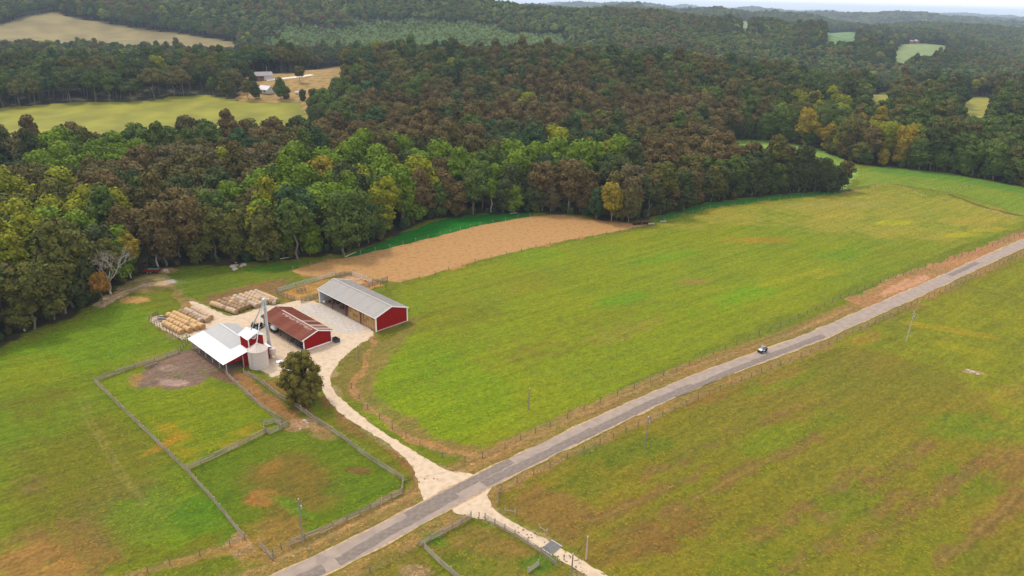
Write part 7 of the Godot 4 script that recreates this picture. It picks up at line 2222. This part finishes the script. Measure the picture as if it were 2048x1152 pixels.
	wire_fence("wire_fence", "wire fence closing the corner paddock's tip by the track", [Vector2(-6.1, -103.97), Vector2(-4.68, -103.9), Vector2(-3.61, -103.68)], 1.3, 1.4, 5, woods[1], wire, 0.014)
	wire_fence("wire_fence", "wire fence beyond the white roof's edge and the muck", [Vector2(-84.01, -163.94), Vector2(-84.08, -168.54), Vector2(-84.06, -170.93)], 1.3, 1.4, 6, stake, wire, 0.014)
	# rails on posts at the track's mouth
	board_fence("rail_fence", "pole rails on posts at the right of the track's mouth", [Vector2(-0.91, -112.38), Vector2(-1.41, -110.15), Vector2(-1.43, -107.58)], 2, 1.2, 2.2, [woods[1]], 21, "")
	board_fence("rail_fence", "single pale rail on two posts beside the track", [Vector2(5.93, -101.47), Vector2(7.19, -100.26)], 1, 1.1, 3.6, [woods[2]], 22, "")
	board_fence("rail_fence", "lone pale rail on posts below the track's mouth", [Vector2(-0.13, -105.57), Vector2(1.66, -105.24)], 1, 1.1, 3.6, [woods[2]], 23, "")
	# pens behind the long barn
	board_fence("guardrail_pen", "grey guardrail fence along the back of the cattle pens", [Vector2(-71.69, -205.96), Vector2(-68.21, -210.42), Vector2(-63.12, -216.05), Vector2(-57.78, -221.94)], 4, 1.6, 3.2, [tin, look("rail zinc dull", Color(0.40, 0.385, 0.37), 0.1, 1.5, 0.5, 0.2)], 31, "rail fences of the cattle pens")
	board_fence("guardrail_pen", "bright zinc guardrail at the pens' upper right corner", [Vector2(-52.63, -222.35), Vector2(-48.7, -219.2), Vector2(-44.95, -215.68)], 3, 1.6, 3.2, [look("bright zinc", Color(0.68, 0.67, 0.68), 0.05, 1.5, 0.4, 0.3)], 32, "rail fences of the cattle pens")
	board_fence("pipe_fence", "dark pipe fence from guardrail down to the bale stack", [Vector2(-71.91, -204.72), Vector2(-68.83, -202.12), Vector2(-64.91, -200.04)], 4, 1.5, 1.6, [dark_rail, woods[0]], 33, "rail fences of the cattle pens")
	board_fence("pipe_fence", "grey pipe fence running to the long barn's far corner", [Vector2(-62.46, -198.28), Vector2(-60.6, -200.75), Vector2(-58.74, -202.87)], 5, 1.5, 1.8, [woods[0], dark_rail], 34, "rail fences of the cattle pens")
	board_fence("pipe_fence", "dark pipe fence behind the long barn's roof", [Vector2(-57.25, -219.67), Vector2(-54.78, -221.72), Vector2(-52.63, -222.35)], 5, 1.5, 1.8, [dark_rail], 35, "rail fences of the cattle pens")
	board_fence("pipe_fence", "dark pipe fence coming out right of the long barn", [Vector2(-47.61, -210.71), Vector2(-44.39, -214.4), Vector2(-40.27, -218.28)], 5, 1.5, 1.8, [dark_rail, woods[0]], 36, "rail fences of the cattle pens")
	wire_fence("wire_fence", "sparse wire fence below the pens' right pipe fence", [Vector2(-45.87, -208.31), Vector2(-43.05, -211.48), Vector2(-39.99, -214.74)], 1.4, 2.6, 4, stake, wire)
	# hay feeder in the pen
	var f := thing("hay_feeder", "dark square hay feeder frame standing in the tan pen", "feeder", on_land(Vector2(-64.88, -206.89)), 0.5)
	for q in [[-1.2, -0.8], [1.2, -0.8], [1.2, 0.8], [-1.2, 0.8], [0.0, -0.8], [0.0, 0.8]]:
		beam(f, "post", Vector3(q[0], 0, q[1]), Vector3(q[0], 1.25, q[1]), 0.12, 0.12, dark_rail)
	for y in [0.45, 0.9]:
		for q in [[-1.2, -0.8, 1.2, -0.8], [1.2, -0.8, 1.2, 0.8], [1.2, 0.8, -1.2, 0.8], [-1.2, 0.8, -1.2, -0.8]]:
			beam(f, "rail", Vector3(q[0], y, q[1]), Vector3(q[2], y, q[3]), 0.06, 0.14, dark_rail)
	# a feed bunk by the upper paddock's back fence
	var bk := thing("feed_bunk", "old wooden feed bunk at the muck's left edge", "feeder", on_land(Vector2(-87.31, -156.44)), 0.9)
	for sz in [-0.55, 0.55]:
		beam(bk, "side_board", Vector3(-1.5, 0.7, sz), Vector3(1.5, 0.7, sz), 0.06, 0.3, woods[1])
		for sx in [-1.3, 0.0, 1.3]:
			beam(bk, "leg", Vector3(sx, 0, sz), Vector3(sx, 0.9, sz), 0.1, 0.1, woods[1])
	for i in 6:
		beam(bk, "slat", Vector3(-1.3 + i * 0.52, 0.52, -0.55), Vector3(-1.3 + i * 0.52, 0.52, 0.55), 0.2, 0.05, woods[0])
	# cattle grid across the track
	var at := on_land(Vector2(7.84, -97.1))
	var d := (Vector2(Vector2(11.45, -92.51)) - Vector2(Vector2(2.55, -100.32))).normalized()
	var gr := thing("cattle_grid", "grey steel cattle grid laid across the gravel track", "cattle grid", at + Vector3(0, 0.04, 0), atan2(d.x, d.y))
	var pit := MeshKit.new()
	pit.box(Vector3(0, 0.006, 0), Vector3(2.7, 0.01, 2.2))
	part(gr, "pit", pit.mesh(), look("pit dark", Color(0.04, 0.035, 0.03), 0.2, 1.0))
	for i in 10:
		beam(gr, "bar", Vector3(-1.35, 0.1, -1.05 + i * 0.233), Vector3(1.35, 0.1, -1.05 + i * 0.233), 0.07, 0.09, look("grid bar", Color(0.34, 0.32, 0.30), 0.1, 1.0, 0.6))
	for sx in [-1.4, 1.4]:
		beam(gr, "side_beam", Vector3(sx, 0.08, -1.2), Vector3(sx, 0.08, 1.2), 0.12, 0.16, tin)
		for z in [-0.9, 0.0, 0.9]:
			beam(gr, "wing_post", Vector3(sx * 1.06, 0.0, z), Vector3(sx * 1.06, 0.95, z * 0.6), 0.06, 0.06, dark_rail)
		beam(gr, "wing_rail", Vector3(sx * 1.06, 0.92, -0.54), Vector3(sx * 1.06, 0.92, 0.54), 0.06, 0.06, dark_rail)


func _ready() -> void:
	# camera: a drone some 85 m up, looking down over the farm
	var cam := Camera3D.new()
	cam.name = "camera"
	cam.transform = Transform3D(Basis(Vector3(0.99961, 0.02597, -0.01026), Vector3(-0.02792, 0.92970, -0.36725), Vector3(-0.00000, 0.36739, 0.93007)), Vector3(0, 85, 0))
	cam.fov = 43.330
	cam.near = 1.0
	cam.far = 40000.0
	add_child(cam)
	# sky and air: a bright, evenly clouded day
	var env := Environment.new()
	env.background_mode = Environment.BG_SKY
	var sky := Sky.new()
	var air := ProceduralSkyMaterial.new()
	air.sky_top_color = Color(0.90, 0.92, 0.95)
	air.sky_horizon_color = Color(1.0, 1.0, 1.0)
	air.sky_curve = 0.2
	air.ground_horizon_color = Color(0.8, 0.82, 0.86)
	air.ground_bottom_color = Color(0.3, 0.3, 0.28)
	air.sun_angle_max = 1.0
	sky.sky_material = air
	env.sky = sky
	env.background_energy_multiplier = 0.9
	env.tonemap_mode = Environment.TONE_MAPPER_LINEAR
	env.tonemap_exposure = 1.85
	env.fog_enabled = true
	env.fog_density = 0.00009
	env.fog_light_color = Color(0.83, 0.905, 1.0)
	env.sdfgi_enabled = true
	env.ssao_enabled = true
	env.ssil_enabled = true
	var world := WorldEnvironment.new()
	world.name = "world"
	world.environment = env
	add_child(world)
	var sun := DirectionalLight3D.new()
	sun.name = "sun"
	sun.light_energy = 0.5
	sun.light_angular_distance = 10.0
	sun.light_color = Color(1.0, 0.96, 0.9)
	sun.shadow_enabled = true
	add_child(sun)
	sun.look_at_from_position(Vector3(-60, 120, -50), Vector3.ZERO)
	make_land()
	make_woods()
	make_tufts()
	make_farm()
	make_fences()
